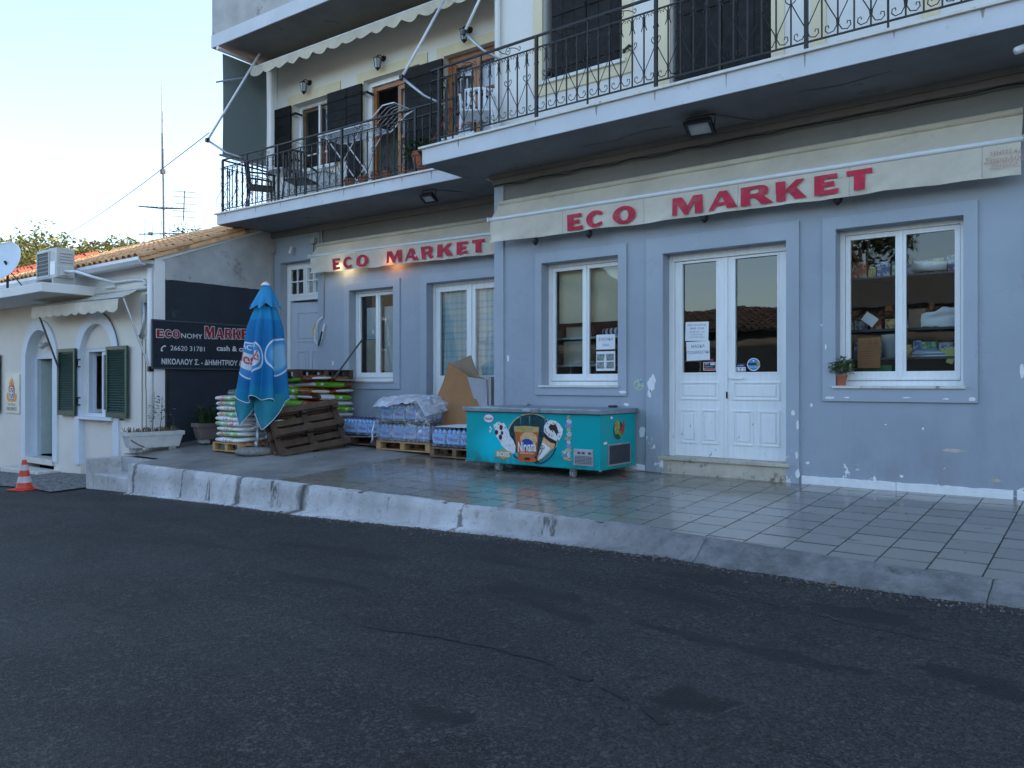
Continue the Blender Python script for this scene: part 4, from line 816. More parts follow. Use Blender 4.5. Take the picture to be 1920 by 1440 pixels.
# ================================================================ inside the shop, seen through the glass
def item(name, label, cat, mb, mt, **k): return tag(mb.build(name, MT[mt] if isinstance(mt, str) else mt, **k), label, cat)
item('roller_blind','cream roller blind half lowered inside the narrower shop window','blind', MB().box(-6.22,-5.12,.30,.305,2.44,3.2), mat('cream_blind', (.60,.55,.40), .8, var=.08))
item('display_shelf','pale shelf board inside the narrower shop window','shelf', MB().box(-6.6,-4.8,.40,.75,2.22,2.25), 'frost'); item('display_shelf','lower pale shelf board inside the narrower shop window','shelf', MB().box(-6.6,-4.8,.40,.75,1.84,1.865), 'frost')
item('carton','brown carton on the lower shelf of the narrower shop window','box', MB().box(-6.25,-5.80,.45,.7,1.866,2.2), 'kraft', bevel=.005); item('carton','small brown carton on the upper shelf of the narrower shop window','box', MB().box(-6.2,-5.9,.45,.7,2.251,2.40), 'kraft')
m = NM('striped_towel'); xx = m.xyz(m.pos())[0]; m.set('Base Color', m.mix(m.smooth(m.math('SINE', m.math('MULTIPLY', xx, 90)), -.2, .2), (.65,.68,.70), (.03,.04,.16))); m.set('Roughness', .9)
item('folded_towel','blue and white striped towel on the shelf in the narrower shop window','towel', MB().tube([(-5.60,.48,2.31),(-5.15,.48,2.32)], .05, 10), m.mat, smooth=True); item('folded_cloth','teal folded cloth under the striped towel','cloth', MB().box(-5.62,-5.1,.42,.6,2.2505,2.27), 'stblue')
item('display_shelf','dark shelf board inside the wide shop window','shelf', MB().box(-2.75,-.9,.36,.72,2.17,2.195), 'dgrey'); item('display_shelf','lower dark shelf board inside the wide shop window','shelf', MB().box(-2.75,-.9,.36,.72,1.86,1.885), 'dgrey')
t = notice('printed_carton','brown printed carton standing against the wide window glass',-2.135,1.935,.235,.33,.30,0,[('———',.03,.12),('text text',.02,.05)],'cardboard',cat='carton')
for i in range(6): MB().flat([(-2.23,1.95-.027*i),(-2.10-.02*(i%2),1.95-.027*i),(-2.10-.02*(i%2),1.955-.027*i),(-2.23,1.955-.027*i)], .2985).build('text_line', MT['redsign'], t)
for x in (-2.13,-2.07): MB().flat([(x,2.095),(x+.02,2.095),(x+.028,2.03),(x-.018,2.015)], .2985).build('brush_picture', MT['terra'], t)
item('card_box','white card box with purple edge tilted on the wide window shelf','box', MB(T(-2.155,.42,2.31) @ RY(38)).box(-.075,.075,0,.03,-.055,.055), 'paper', bevel=.003)
item('bucket','translucent white bucket on the lower shelf of the wide window','bucket', MB().lathe([(.10,0),(.115,.24),(.12,.25)], 20, T(-1.94,.52,1.886)), 'frost', smooth=True)
item('green_box','green flat carton at the bottom of the wide window','box', MB().box(-2.22,-1.93,.42,.6,1.70,1.80), mat('green_card', (.03,.22,.08), .5)); item('white_tray','white tray below the green carton in the wide window','tray', MB().box(-2.22,-1.93,.40,.6,1.64,1.698), 'paper')
item('carton','plain brown box on the wide window shelf beside the white wrapping','box', MB().box(-1.76,-1.60,.42,.65,2.196,2.40), 'cardboard2')
pp = MB(); pp.grid(10, 8, lambda a, b: (-1.64+.34*a, .40+.05*mnoise.noise(Vector((a*3, b*3, 1))), 2.20+.22*b+.03*mnoise.noise(Vector((a*4, b*2, 5)))-.08*(1-a)*(b)))
item('wrapping_paper','crumpled white wrapping paper on the wide window shelf','paper', pp, 'paper', smooth=True)
t = thing('teal_carton','teal carton with an ice cream picture on the wide window shelf','box',(-1.37,.45,2.196)); MB().box(-1.48,-1.27,.44,.62,2.196,2.36).build('carton', mat('teal_card', (.02,.28,.30), .5), t); MB().flat(ell(-1.37,2.28,.05,.06,16), .4385).build('picture', MT['terra'], t)
for i in range(5): item('folder', ('lowest','second lowest','middle','fourth','topmost')[i]+' of five paper folders stacked on the lower wide window shelf','folder', MB(T(-1.55,.5,1.888+.016*i) @ RZ((-8,5,-3,9,-12)[i])).box(-.17,.17,-.10,.10,0,.013), ('paper','stblue','paper','frost','stblue')[i])
t = item('ribbon_paper','folded yellow-green paper hanging over the folders in the wide window','paper', MB(T(-1.40,.37,1.88)).prism([(-.06,.08),(.08,.10),(.09,.0),(.06,-.08),(.0,-.06),(.02,.0)], 0, .004), mat('yellow_paper', (.55,.58,.20), .7))
item('plastic_wrap_roll','white plastic wrapped roll lying on top of the wide window shelf','roll', MB().tube([(-1.72,.45,2.86),(-1.40,.45,2.84)], [.06,.05], 10), 'paper', smooth=True); item('display_shelf','top shelf board inside the wide shop window','shelf', MB().box(-2.75,-.9,.42,.72,2.76,2.78), 'dgrey')
t = thing('potted_plant','small leafy plant in a terracotta pot on the wide window sill','plant',(-2.355,.03,1.576))
def pot(M, r, h, parent, mt='terra'): MB(M).lathe([(r*.7,0),(r*.95,h*.8),(r*1.06,h*.8),(r*1.06,h),(r*.92,h),(r*.9,h*.88),(.01,h*.88)], 18).build('pot', MT[mt], parent, smooth=False)
MT['leafp'] = mat('plant_leaf', (.10,.16,.05), .5, var=.5, vs=30, rand=.2); MT['leafd'] = mat('dark_leaf', (.035,.07,.025), .5, var=.5, vs=20)
def leaves(M, n, r, h, size, parent, mt, seed, name='leaves', droop=0):
    rn = random.Random(seed); mb = MB(M)
    for i in range(n):
        a = rn.random()*6.283; q = rn.random()**.6; e = rn.random(); c = Vector((math.cos(a)*r*q, math.sin(a)*r*q, h*(.15+.85*e)*(1-.35*q*q)-droop*q*q))
        d = Vector((math.cos(a+rn.uniform(-.8,.8)), math.sin(a+rn.uniform(-.8,.8)), rn.uniform(-.5,.8))).normalized(); s_ = d.cross(Vector((rn.uniform(-.3,.3),rn.uniform(-.3,.3),1))).normalized(); L = size*rn.uniform(.7,1.3); wd = L*.28
        nn = d.cross(s_)*L*.12
        mb.add([c, c+d*L*.4+s_*wd-nn, c+d*L, c+d*L*.4-s_*wd-nn], [(0,1,2),(0,2,3)])
    return mb.build(name, mt, parent)
pot(T(-2.355,.03,1.576), .062, .115, t); leaves(T(-2.355,.03,1.68), 260, .11, .20, .055, t, MT['leafp'], 4)

rq_ = random.Random(5); ORDW = 'first second third fourth fifth sixth seventh eighth ninth tenth eleventh twelfth thirteenth fourteenth fifteenth sixteenth seventeenth eighteenth nineteenth twentieth'.split()
cols = [mat('pack_print', c, .45, var=.5, vs=25, c2=c2, thr=(.5,.56), s2=18) for c, c2 in (((.05,.12,.35),(.5,.5,.5)),((.45,.08,.06),(.5,.45,.3)),((.10,.30,.16),(.5,.5,.4)),((.50,.40,.12),(.2,.1,.05)),((.35,.38,.42),(.1,.1,.2)))]
lab_ = ['blue','red','green','yellow','grey']
for s_, (zz, where) in enumerate(((2.196,'middle'),(1.886,'lower'),(2.781,'top'))):
    x = -2.66; k = 0
    while x < -1.0:
        w_ = rq_.uniform(.07,.15); h = rq_.uniform(.10,.22) if s_ < 2 else rq_.uniform(.10,.2); ci = (k*2+s_) % 5
        item('goods_carton', lab_[ci]+' printed carton, '+ORDW[k]+' from the left on the '+where+' shelf of the wide window', 'box', MB(T(x+w_/2,.60+rq_.uniform(-.02,.03),zz) @ RZ(rq_.uniform(-8,8))).box(-w_/2,w_/2,-.05,.05,0,h), cols[ci]); x += w_+rq_.uniform(.0,.04); k += 1
# ================================================================ the white house at the left
YW = -1.79; WX = -13.36
wh = thing('white_house', 'low cream and white house with tiled roof and arched openings', 'house', (-18, 1, -.3))
def Q(name, mb, mt, parent=wh, **k): return mb.build(name, MT[mt] if isinstance(mt, str) else mt, parent, **k)
def arch_pts(xc, r, zsp, z0, n=18): return [(xc-r, z0)] + [(xc-r*math.cos(math.pi*i/n), zsp+r*math.sin(math.pi*i/n)) for i in range(n+1)] + [(xc+r, z0)]
def arch_fill(mb, xc, r, zsp, y0, y1, n=18):
    a = [(xc-r*math.cos(math.pi*i/n), zsp+r*math.sin(math.pi*i/n)) for i in range(n+1)]; zt = zsp+r
    for (xa, za), (xb, zb) in zip(a[:-1], a[1:]):
        mb.add([(xa,y0,za),(xb,y0,zb),(xb,y0,zt),(xa,y0,zt)], [(0,1,2,3)]); mb.add([(xa,y0,za),(xa,y1,za),(xb,y1,zb),(xb,y0,zb)], [(0,1,2,3)])
def arch_band(name, xc, ri, ro, zsp, z0, y0, y1, mt):
    a = arch_pts(xc, ri, zsp, z0); b = arch_pts(xc, ro, zsp, z0); mb = MB(); n = len(a)
    for i in range(n-1):
        (x0, z0_), (x1, z1_), (x2, z2_), (x3, z3_) = a[i], a[i+1], b[i+1], b[i]
        mb.add([(x0,y0,z0_),(x1,y0,z1_),(x2,y0,z2_),(x3,y0,z3_)], [(0,1,2,3)]); mb.add([(x3,y0,z3_),(x2,y0,z2_),(x2,y1,z2_),(x3,y1,z3_)], [(0,1,2,3)]); mb.add([(x1,y0,z1_),(x0,y0,z0_),(x0,y1,z0_),(x1,y1,z1_)], [(0,1,2,3)])
    return Q(name, mb, mt)
DX, DR, SPR = -18.075, .675, 2.06; NX, NR = -15.51, .69
fw_ = MB().holes(-22.5, WX-.001, -.9, 3.36, [(DX-DR, DX+DR, -.9, SPR+DR), (NX-NR, NX+NR, -.9, SPR+NR)], YW, YW+.26)
arch_fill(fw_, DX, DR, SPR, YW, YW+.26); arch_fill(fw_, NX, NR, SPR, YW, YW+.26); Q('front_wall', fw_, 'creamwall')
Q('upper_front_wall', MB().box(-22.5, WX-.002, YW-.004, YW+.25, 3.3605, 3.90), 'whitewall')
arch_band('arch_surround', DX, DR-.001, DR+.215, SPR, -.02, YW-.035, YW+.004, 'blueish'); arch_band('arch_surround', NX, NR-.001, NR+.215, SPR, .0, YW-.035, YW+.004, 'blueish')
arch_band('arch_reveal', DX, DR-.004, DR+.02, SPR, .0, YW-.02, YW+.3, 'blueish'); arch_band('arch_reveal', NX, NR-.004, NR+.02, SPR, .0, YW-.02, YW+.09, 'blueish')
# niche behind the window arch
nb = MB().holes(NX-NR-.05, NX+NR+.05, -.5, SPR+NR+.05, [(-16.12,-15.02,.955,2.28)], YW+.075, YW+.25); Q('niche_wall', nb, 'creamwall')
wi = Q('window', MB().holes(-16.12,-15.02,.955,2.28, [(-16.05,-15.09,1.02,2.22)], YW+.09, YW+.2), 'blueish')
Q('sash', MB().holes(-15.57,-15.09,1.02,2.22, [(-15.51,-15.15,1.09,2.15)], YW+.12, YW+.16), 'blueish', wi)
Q('sash', MB(T(-16.04,YW+.17,0) @ RZ(74)).holes(0,.48,1.02,2.22, [(.06,.42,1.09,2.15)], 0, .04), 'blueish', wi)
Q('pane', MB().flat([(-15.52,1.08),(-15.14,1.08),(-15.14,2.16),(-15.52,2.16)], YW+.14), 'glass', wi)
Q('sill', MB().box(-16.23,-14.80,YW-.075,YW+.12,.90,.953), 'blueish', wi, bevel=.006)
def louvre(x0, x1, z0, z1, y, parent=wh, rz=0):
    M = T(x0, y, 0) @ RZ(rz); w_ = x1-x0
    s = Q('louvred_shutter', MB(M).holes(0, w_, z0, z1, [(.065, w_-.065, z0+.09, z1-.07)], 0, .04), 'green', parent, bevel=.003)
    sl = MB(M); n = int((z1-z0-.16)/.046)
    for i in range(n): zz = z0+.10+i*.046; sl.add([(.06,.006,zz),(w_-.06,.006,zz),(w_-.06,.036,zz+.034),(.06,.036,zz+.034),(.06,.010,zz-.006),(w_-.06,.010,zz-.006),(w_-.06,.040,zz+.028),(.06,.040,zz+.028)], [(0,1,2,3),(4,7,6,5),(0,4,5,1),(2,6,7,3)])
    tag(Q('slats', sl, 'green', s), kind='stuff'); Q('back_board', MB(M).box(.06,w_-.06,.0395,.041,z0+.08,z1-.06), 'green', s)
    return s
s = louvre(-17.02,-16.24,.965,2.295,YW-.10); louvre(-14.99,-14.20,.97,2.29,YW-.085); louvre(-21.05,-20.10,.95,2.27,YW-.09)
for z in (1.25,2.0): Q('shutter_hinge', MB().box(-16.25,-16.10,YW-.06,YW-.045,z+.055,z+.085).box(-16.25,-16.10,YW-.06,YW-.045,z-.085,z-.055).box(-16.30,-16.22,YW-.07,YW-.04,z-.05,z+.05), 'iron')
Q('shutter_stay', MB().tube([(-14.42,YW-.02,.93),(-14.38,YW-.12,.94),(-14.30,YW-.12,.95)], .012, 5), 'iron')
# the open door
dr = Q('door_frame', MB().holes(DX-DR, DX+DR, .0, 2.25, [(DX-DR+.10, DX+DR-.10, .0, 2.13)], YW+.17, YW+.25), 'blueish')
Q('tympanum', MB().box(DX-DR,DX+DR,YW+.18,YW+.24,2.2505,SPR+DR+.02), 'creamwall', dr)
Q('leaf', MB(T(DX-DR+.11,YW+.24,0) @ RZ(78)).box(0,.9,0,.04,.06,2.11), mat('pale_green_door', (.45,.55,.52), .5), dr)
Q('threshold', MB().box(DX-DR-.02,DX+DR+.02,YW-.05,YW+.3,-.10,.02), 'marble', bevel=.006)
Q('entrance_step', MB().box(-19.02,-17.12,YW-.42,YW+.01,-.34,-.18), 'marble', bevel=.012)
# room behind door and window
Q('room_floor', MB().box(-22.4,-13.7,YW+.27,5.7,-.2,.0), 'dgrey'); Q('room_back_wall', MB().box(-22.4,-13.7,1.9,2.0,-.1,3.3), 'kraft'); Q('room_wall', MB().box(-17.35,-17.25,YW+.27,1.9,0,3.3), 'kraft'); Q('room_ceiling', MB().box(-22.4,-13.7,YW+.27,5.7,3.3,3.35), 'kraft')
Q('rear_wall', MB().box(-22.5,WX-.3,5.8,6.0,-.9,3.9), 'whitewall'); Q('side_wall', MB().box(-22.5,-22.3,YW+.27,5.8,-.9,3.9), 'whitewall')
# gable towards the shop: dark blue below, bare render above
def wallX(poly, x0, x1): return MB(axes((0,0,0),(0,1,0),(1,0,0),(0,0,1))).prism(poly, x0, x1)
SLP = .385
zroof = lambda y: 3.86+SLP*(y+1.95)
edge = [(-1.775+ (2.6)*i/26, 3.45+.02*mnoise.noise(Vector((i*.7,1,0)))+.012*mnoise.noise(Vector((i*2.3,4,0)))) for i in range(27)]
Q('gable_wall', wallX([(-1.785,-.9),(.9,-.9),(.9,zroof(.9)-.12),(-1.785,zroof(-1.785)-.08)], WX-.3, WX), 'gconc')
Q('gable_paint', wallX([(-1.60,.2),(.82,.2)] + edge[::-1][:-2] + [(-1.60,3.45)], WX-.02, WX+.006), 'navy')
Q('corner_strip', wallX([(-1.80,-.9),(-1.61,-.9),(-1.61,3.75),(-1.80,3.84)], WX-.02, WX+.012), 'whitewall')
Q('downpipe', MB().tube([(WX-.07,YW-.05,3.62),(WX-.07,YW-.05,.1)], .045, 10), 'whitewall', smooth=True)
Q('dark_joint', MB().tube([(WX+.03,-1.585,1.88),(WX+.03,-1.585,.55)], .022, 6), 'black')
Q('coping', wallX([(-1.82,3.80),(-1.72,3.90),(.95,zroof(.95)-.09),(.95,zroof(.95)-.17),(-1.75,3.75)], WX-.05, WX+.015), 'whitewall')
# roof
rf = Q('roof', MB().add([(-22.9,-2.06,zroof(-2.06)-.05),(WX+.06,-2.06,zroof(-2.06)-.05),(WX+.06,2.05,zroof(2.05)-.05),(-22.9,2.05,zroof(2.05)-.05),(-22.9,6.1,zroof(-2.0)-.05),(WX+.06,6.1,zroof(-2.0)-.05),
    (-22.9,-2.06,zroof(-2.06)-.11),(WX+.06,-2.06,zroof(-2.06)-.11),(WX+.06,2.05,zroof(2.05)-.16),(-22.9,2.05,zroof(2.05)-.16)], [(0,1,2,3),(3,2,5,4),(6,9,8,7),(0,6,7,1),(1,7,8,2),(0,3,9,6)]), 'rooftile')
col_ = MB(); n = 12; L = math.hypot(4.1, 4.1*SLP)
for i in range(n):
    a0, a1 = i*L/n, (i+1)*L/n+.03
    for k in range(6):
        t0, t1 = math.pi*k/6, math.pi*(k+1)/6
        f = lambda a, t, r, h: (r*math.cos(t), a, r*math.sin(t)*.9+h)
        col_.add([f(a0,t0,.088,.012), f(a0,t1,.088,.012), f(a1,t1,.070,-.012), f(a1,t0,.070,-.012)], [(0,1,2,3)])
        col_.add([f(a0,t0,.088,.012), f(a0,t0,.072,.012), f(a0,t1,.072,.012), f(a0,t1,.088,.012)], [(0,1,2,3)])
rp = None; i = 0; xx = WX-.02
while xx > -22.85:
    M = T(xx,-2.10+random.uniform(-.012,.012),zroof(-2.10)-.035) @ RX(math.degrees(math.atan(SLP))) @ RZ(random.uniform(-.25,.25))
    if rp is None: rp = col_.build('tile_course', MT['rooftile'], rf, M=M)
    else: inst('tile_course', rp, rf, M)
    xx -= .215
cap = MB().lathe([(.115,0),(.10,.36)], 10, RY(90)); cp_ = None; xx = -22.8
while xx < WX:
    M = T(xx, 2.05, zroof(2.05)-.03+random.uniform(-.01,.01)) @ RZ(random.uniform(-2,2))
    if cp_ is None: cp_ = cap.build('ridge_tile', mat('pale_ridge_tile', (.60,.42,.20), .8, var=.2, rand=.2), rf, M=M)
    else: inst('ridge_tile', cp_, rf, M)
    xx += .34
gt = MB()
for (y, z) in ((0,0),): gt.add([(x, yy, zz) for x in (-22.8, WX+.12) for yy, zz in ((-2.02,3.64),(-2.10,3.655),(-2.15,3.72),(-2.15,3.775),(-2.135,3.775),(-2.125,3.73),(-2.085,3.67),(-2.02,3.66))], [(i, (i+1) % 8, 8+(i+1) % 8, 8+i) for i in range(8)] + [tuple(range(8)), tuple(range(8,16))[::-1]])
Q('gutter', gt, 'wmetal'); Q('eaves_board', MB().box(-22.8,WX-.02,-2.02,YW,3.70,3.76), 'whitewall')
# concrete canopy with air conditioner and dish
Q('canopy_slab', MB().box(-22.5,-15.48,-2.79,YW+.01,3.275,3.45), 'whitewall', bevel=.015)
t = thing('air_conditioner','grey air conditioner outdoor unit standing on the concrete canopy','air conditioner',(-15.93,-2.35,3.46))
ac = mat('ac_casing', (.52,.53,.52), .5, var=.12, vs=4); x0, x1, y0, y1, z0, z1 = -16.36,-15.50,-2.52,-2.2,3.57,4.12
MB().box(x0,x1,y0,y1,z0,z1).build('casing', ac, t, bevel=.015); MB().box(x0+.04,x0+.56,y0-.006,y0-.001,z0+.04,z1-.05).build('grille_back', MT['dgrey'], t)
for i in range(7): MB().box(x0+.035,x0+.565,y0-.016,y0-.0065,z0+.05+i*.072,z0+.062+i*.072).build('grille_bar', MT['grey'], t)
MB().holes(x0+.03,x0+.57,z0+.03,z1-.04,[(x0+.05,x0+.55,z0+.05,z1-.06)],y0-.02,y0-.001).build('grille_frame', ac, t)
MB().box(x0+.60,x0+.82,y0-.012,y0-.001,z0+.05,z0+.30).build('service_panel', MT['wmetal'], t, bevel=.005)
for i in range(4): MB().box(x1+.001,x1+.018,y0+.06,y1-.04,z0+.28+i*.055,z0+.30+i*.055).build('side_louvre', ac, t)
MB().box(x1+.001,x1+.06,y0+.05,y0+.2,z0+.03,z0+.2).build('valve_cover', ac, t, bevel=.006)
for a in (x0+.08, x1-.08): MB().box(a-.03,a+.03,y0-.04,y1+.04,3.452,3.569).build('foot', MT['gconc'], t)
MB().tube([(x1+.06,-2.4,3.68),(x1+.3,-2.3,3.66),(x1+.6,-2.1,3.55),(x1+.85,-1.86,3.47),(-14.0,-1.83,3.47),(-13.66,-1.83,3.44),(-13.58,-1.83,3.34)], .028, 8).build('pipe', MT['wmetal'], t, smooth=True)
t = thing('satellite_dish','white satellite dish on the concrete canopy at the left edge','satellite dish',(-17.95,-2.5,3.46))
Md = T(-17.95,-2.55,4.1) @ RZ(28) @ RX(68)
def dsh(a, b): r = .40*b; th = 2*math.pi*a; return (r*math.cos(th), r*math.sin(th)*1.08, .09*(b*b)-.09)
MB(Md).grid(32, 6, dsh).build('reflector', mat('dish_paint', (.62,.70,.76), .45, var=.06), t, smooth=True)
MB(Md).tube([(.40*math.cos(2*math.pi*i/32), .432*math.sin(2*math.pi*i/32), 0) for i in range(32)], .010, 5, closed=True).build('rim', MT['wmetal'], t)
MB().tube([(-17.95,-2.45,3.45),(-17.95,-2.45,4.0),(-17.96,-2.50,4.1)], .025, 8).build('mast', MT['iron'], t); MB().tube([(-17.6,-2.2,3.45),(-17.93,-2.46,3.95)], .012, 6).build('stay', MT['iron'], t)
MB(Md).tube([(0,-.40,-.0),(0,-.25,.30),(0,-.05,.44)], .012, 6).build('feed_arm', MT['galv'], t); MB(Md).lathe([(.03,.40),(.035,.46),(.02,.5)], 10, T(0,-.04,0)).build('feed_horn', MT['grey'], t)
flat2d(MB(Md), text_mesh('sat', .12, 0, 1, 'CENTER'), 0, T(0,.2,.0) @ RX(90)).build('print', MT['dgrey'], t) if False else None
# scalloped awning of the white house
t = thing('awning','pale grey scalloped awning above the arched window of the white house','awning',(-15.6,-2.0,2.85))
ax0, ax1 = -17.40,-13.82
def scal(a, b):
    x = ax0+(ax1-ax0)*a; zt = 3.16-.05*a; ph = a*10.0; d = .21+.045*abs(math.sin(math.pi*ph))+.012*mnoise.noise(Vector((a*12,0,0)))
    return (x, -2.2-.03*b+.012*math.sin(a*40)*b, zt-d*b)
MB().grid(120, 4, scal).build('valance', MT['canvas'], t, smooth=True)
MB().grid(30, 4, lambda a, b: (ax0+(ax1-ax0)*a, -1.83-.37*b, 3.30+(3.16-.05*a-3.30)*b-.03*math.sin(math.pi*b))).build('canopy_cloth', MT['canvas'], t, smooth=True)
MB().tube([(ax0-.02,-2.2,3.165),(ax1+.22,-2.2,3.105)], .02, 8).build('front_bar', MT['galv'], t); MB().tube([(ax0,-1.84,3.3),(ax1+.3,-1.84,3.27)], .025, 8).build('roller', MT['galv'], t)
for p0, p1 in (((-17.05,-2.22,2.99),(-16.95,-1.87,1.86)),((ax1+.18,-2.2,3.08),(-13.40,-1.86,1.86))): MB().tube([p0, p1], .019, 8).build('strut', MT['dgrey'] if p0[0] < -16 else MT['galv'], t); MB().box(p1[0]-.03,p1[0]+.03,-1.89,-1.785,p1[2]-.05,p1[2]+.04).build('wall_bracket', MT['iron'], t)
# small fittings on the facade
t = thing('globe_lamp','unlit white globe lamp inside the door arch of the white house','lamp',(DX+.02,YW+.05,2.3)); MB().lathe([(.02,-.07),(.055,-.05),(.07,0),(.055,.05),(.02,.07)], 14, T(DX+.0,YW+.04,2.40) @ RY(80)).build('globe', MT['lens'], t, smooth=True); MB().lathe([(.05,0),(.05,.06)], 12, T(DX+.14,YW+.05,2.42) @ RY(80)).build('socket', MT['grey'], t)
t = thing('meter_box','small white electric box on the upper facade of the white house','box',(-14.95,YW-.05,3.4)); MB().box(-15.1,-14.72,YW-.06,YW-.005,3.38,3.50).build('box', MT['wmetal'], t, bevel=.006)
t = thing('junction_box','grey junction box at the corner of the white house above the conduit','box',(-13.62,YW-.05,3.05)); MB().box(-13.70,-13.54,YW-.08,YW-.005,3.02,3.18).build('box', MT['kraft'], t, bevel=.008); MB().tube([(-13.62,YW-.05,3.03),(-13.62,YW-.06,2.65),(-13.70,YW-.06,2.48),(-13.80,YW-.05,2.42)], .035, 8).build('conduit', MT['galv'], t, smooth=True)
t = thing('cable','thin cables running down the cream facade beside the gable corner','cable',(-13.7,YW,1.0)); MB().tube([(-13.78,YW-.012,3.2),(-13.78,YW-.012,.2)], .010, 5).build('cable', MT['kraft'], t); MB().tube([(-13.66,YW-.012,2.4),(-13.66,YW-.012,1.5),(-13.64,YW-.012,1.45),(-13.64,YW-.012,.2)], .009, 5).build('cable', MT['kraft'], t)
t = thing('arch_cable','thin dark cable following the window arch of the white house','cable',(-14.6,YW,2.3)); MB().tube([(NX+.93*math.cos(R(a)), YW-.03, SPR+.93*math.sin(R(a))) for a in range(78, -1, -6)] + [(NX+.93,YW-.03,1.0)], .010, 5).build('cable', MT['dgrey'], t)
# plaque of the fire service
t = thing('plaque','white fire service plaque with flame emblem beside the arched door','sign',(-19.47,YW-.02,.94)); MB().box(-19.87,-19.07,YW-.03,YW-.003,.94,1.815).build('board', mat('plaque_board', (.70,.68,.58), .4), t, bevel=.004)
MT['flame'] = mat('flame_orange', (.75,.28,.03), .5); MT['flamered'] = mat('flame_red', (.55,.05,.03), .5)
Mp = T(-19.47,YW-.032,1.42)
MB(Mp).flat([(-.16,-.02),(-.19,.08),(-.13,.16),(-.13,.24),(-.08,.19),(-.07,.30),(-.02,.22),(0,.36),(.04,.24),(.08,.28),(.08,.18),(.14,.21),(.13,.12),(.19,.06),(.16,-.02)], 0).build('flame', MT['flame'], t)
MB(Mp).flat([(-.15,-.02),(-.15,.06),(-.09,.14),(-.04,.13),(.0,.2),(.05,.13),(.1,.14),(.15,.04),(.15,-.02)], -.002).build('flame', MT['flamered'], t)
MB(Mp).flat([(-.26,-.02),(-.2,-.05),(-.16,-.16),(.16,-.16),(.2,-.05),(.26,-.02),(.27,-.14),(.2,-.22),(-.2,-.22),(-.27,-.14)], -.001).build('ribbon', MT['flame'], t)
for r, mt_, dy in ((.155,'redsign',-.004),(.14,'offwhite',-.006),(.115,'stnavy',-.008),(.045,'offwhite',-.010)): MB(Mp).flat(ell(0,-.03,r,r,28), dy).build('emblem_disc', MT[mt_], t)
for a in range(0, 360, 60): MB(Mp).flat(ell(.078*math.cos(R(a)),-.03+.078*math.sin(R(a)),.022,.022,8), -.0095).build('emblem_ray', MT['offwhite'], t)
flat2d(MB(Mp), text_mesh('FIRE SERVICE', .105, 0, .9, 'CENTER'), -.003, T(0,0,-.42)).build('print', MT['ink'], t); flat2d(MB(Mp), text_mesh('Π.Κ. Παξών', .075, 0, 1, 'CENTER'), -.003, T(0,0,-.31)).build('print', MT['ink'], t)
# ================================================================ sign board on the gable
t = thing('shop_sign','dark blue sign board with red and white lettering on the gable wall','sign',(WX+.02,-.6,1.87)); Msg = axes((WX+.05,0,0),(0,1,0),(-1,0,0),(0,0,1))
MB().box(WX+.008,WX+.045,-1.86,.66,1.865,2.715).build('board', MT['signnavy'], t, bevel=.004); MB().holes(-1.875,.67,1.855,2.725,[(-1.85,.65,1.88,2.70)],0,.012,axes((WX+.044,0,0),(0,1,0),(1,0,0),(0,0,1))).build('frame', MT['dgrey'], t)
def stroke(ch, x0, x1, z0, z1):
    wd = GL[ch][0]; s = (x1-x0)/wd
    cu = outline_mesh(GL[ch][1]); 
    c_ = bpy.data.curves.new('tmp','CURVE'); c_.dimensions = '2D'; c_.fill_mode = 'FRONT'; c_.offset = .010
    for lp in GL[ch][1]:
        sp = c_.splines.new('POLY'); sp.points.add(len(lp)-1); sp.use_cyclic_u = True
        for p_, (a, b) in zip(sp.points, lp): p_.co = (x0+a*s, z0+b*(z1-z0), 0, 1)
    ob = bpy.data.objects.new('tmp', c_); me = ob.to_mesh(); vf = ([(v.co.x, v.co.y) for v in me.vertices], [tuple(q.vertices) for q in me.polygons]); ob.to_mesh_clear(); bpy.data.objects.remove(ob); bpy.data.curves.remove(c_)
    flat2d(MB(Msg), vf, 0).build('letter_outline', MT['offwhite'], t); letter(ch, x0, x1, z0, z1, -.004, Msg, t, 'redsign')
for ch, a, b, z0, z1 in (('E',-1.785,-1.655,2.412,2.548),('C',-1.635,-1.505,2.414,2.550),('O',-1.490,-1.355,2.416,2.552),('M',-.862,-.672,2.434,2.655),('A',-.640,-.475,2.44,2.632),('R',-.455,-.300,2.445,2.636),('K',-.285,-.125,2.45,2.64),('E',-.105,.045,2.455,2.645),('T',.06,.21,2.46,2.65)): stroke(ch, a, b, z0, z1)
flat2d(MB(Msg), text_mesh('NOMY', .125, .004, 1.12), 0, T(-1.335,0,2.418)).build('lettering', MT['offwhite'], t)
def fit(s, x0, x1, z, h, bold=.008):
    v, f = text_mesh(s, 1, bold); wd = max(p[0] for p in v); hh = max(p[1] for p in v); flat2d(MB(Msg), ([(x0+(x1-x0)*a/wd, z+h*b/hh) for a, b in v], f), 0).build('lettering', MT['offwhite'], t)
fit('26620 31781',-1.532,-.868,2.19,.085,.0); fit('cash & carry',-.627,.185,2.215,.098,.018); fit('ΝΙΚΟΛΑΟΥ Σ. - ΔΗΜΗΤΡΙΟΥ Α. Ο.Ε.',-1.70,.18,1.942,.10,.02)
MB(Msg).tube([(-1.70,0,2.175),(-1.695,0,2.215),(-1.67,0,2.25),(-1.63,0,2.268)], .010, 5).tube([(-1.70,0,2.178),(-1.675,0,2.176)], .016, 5).tube([(-1.645,0,2.262),(-1.622,0,2.255)], .016, 5).build('telephone_mark', MT['offwhite'], t)
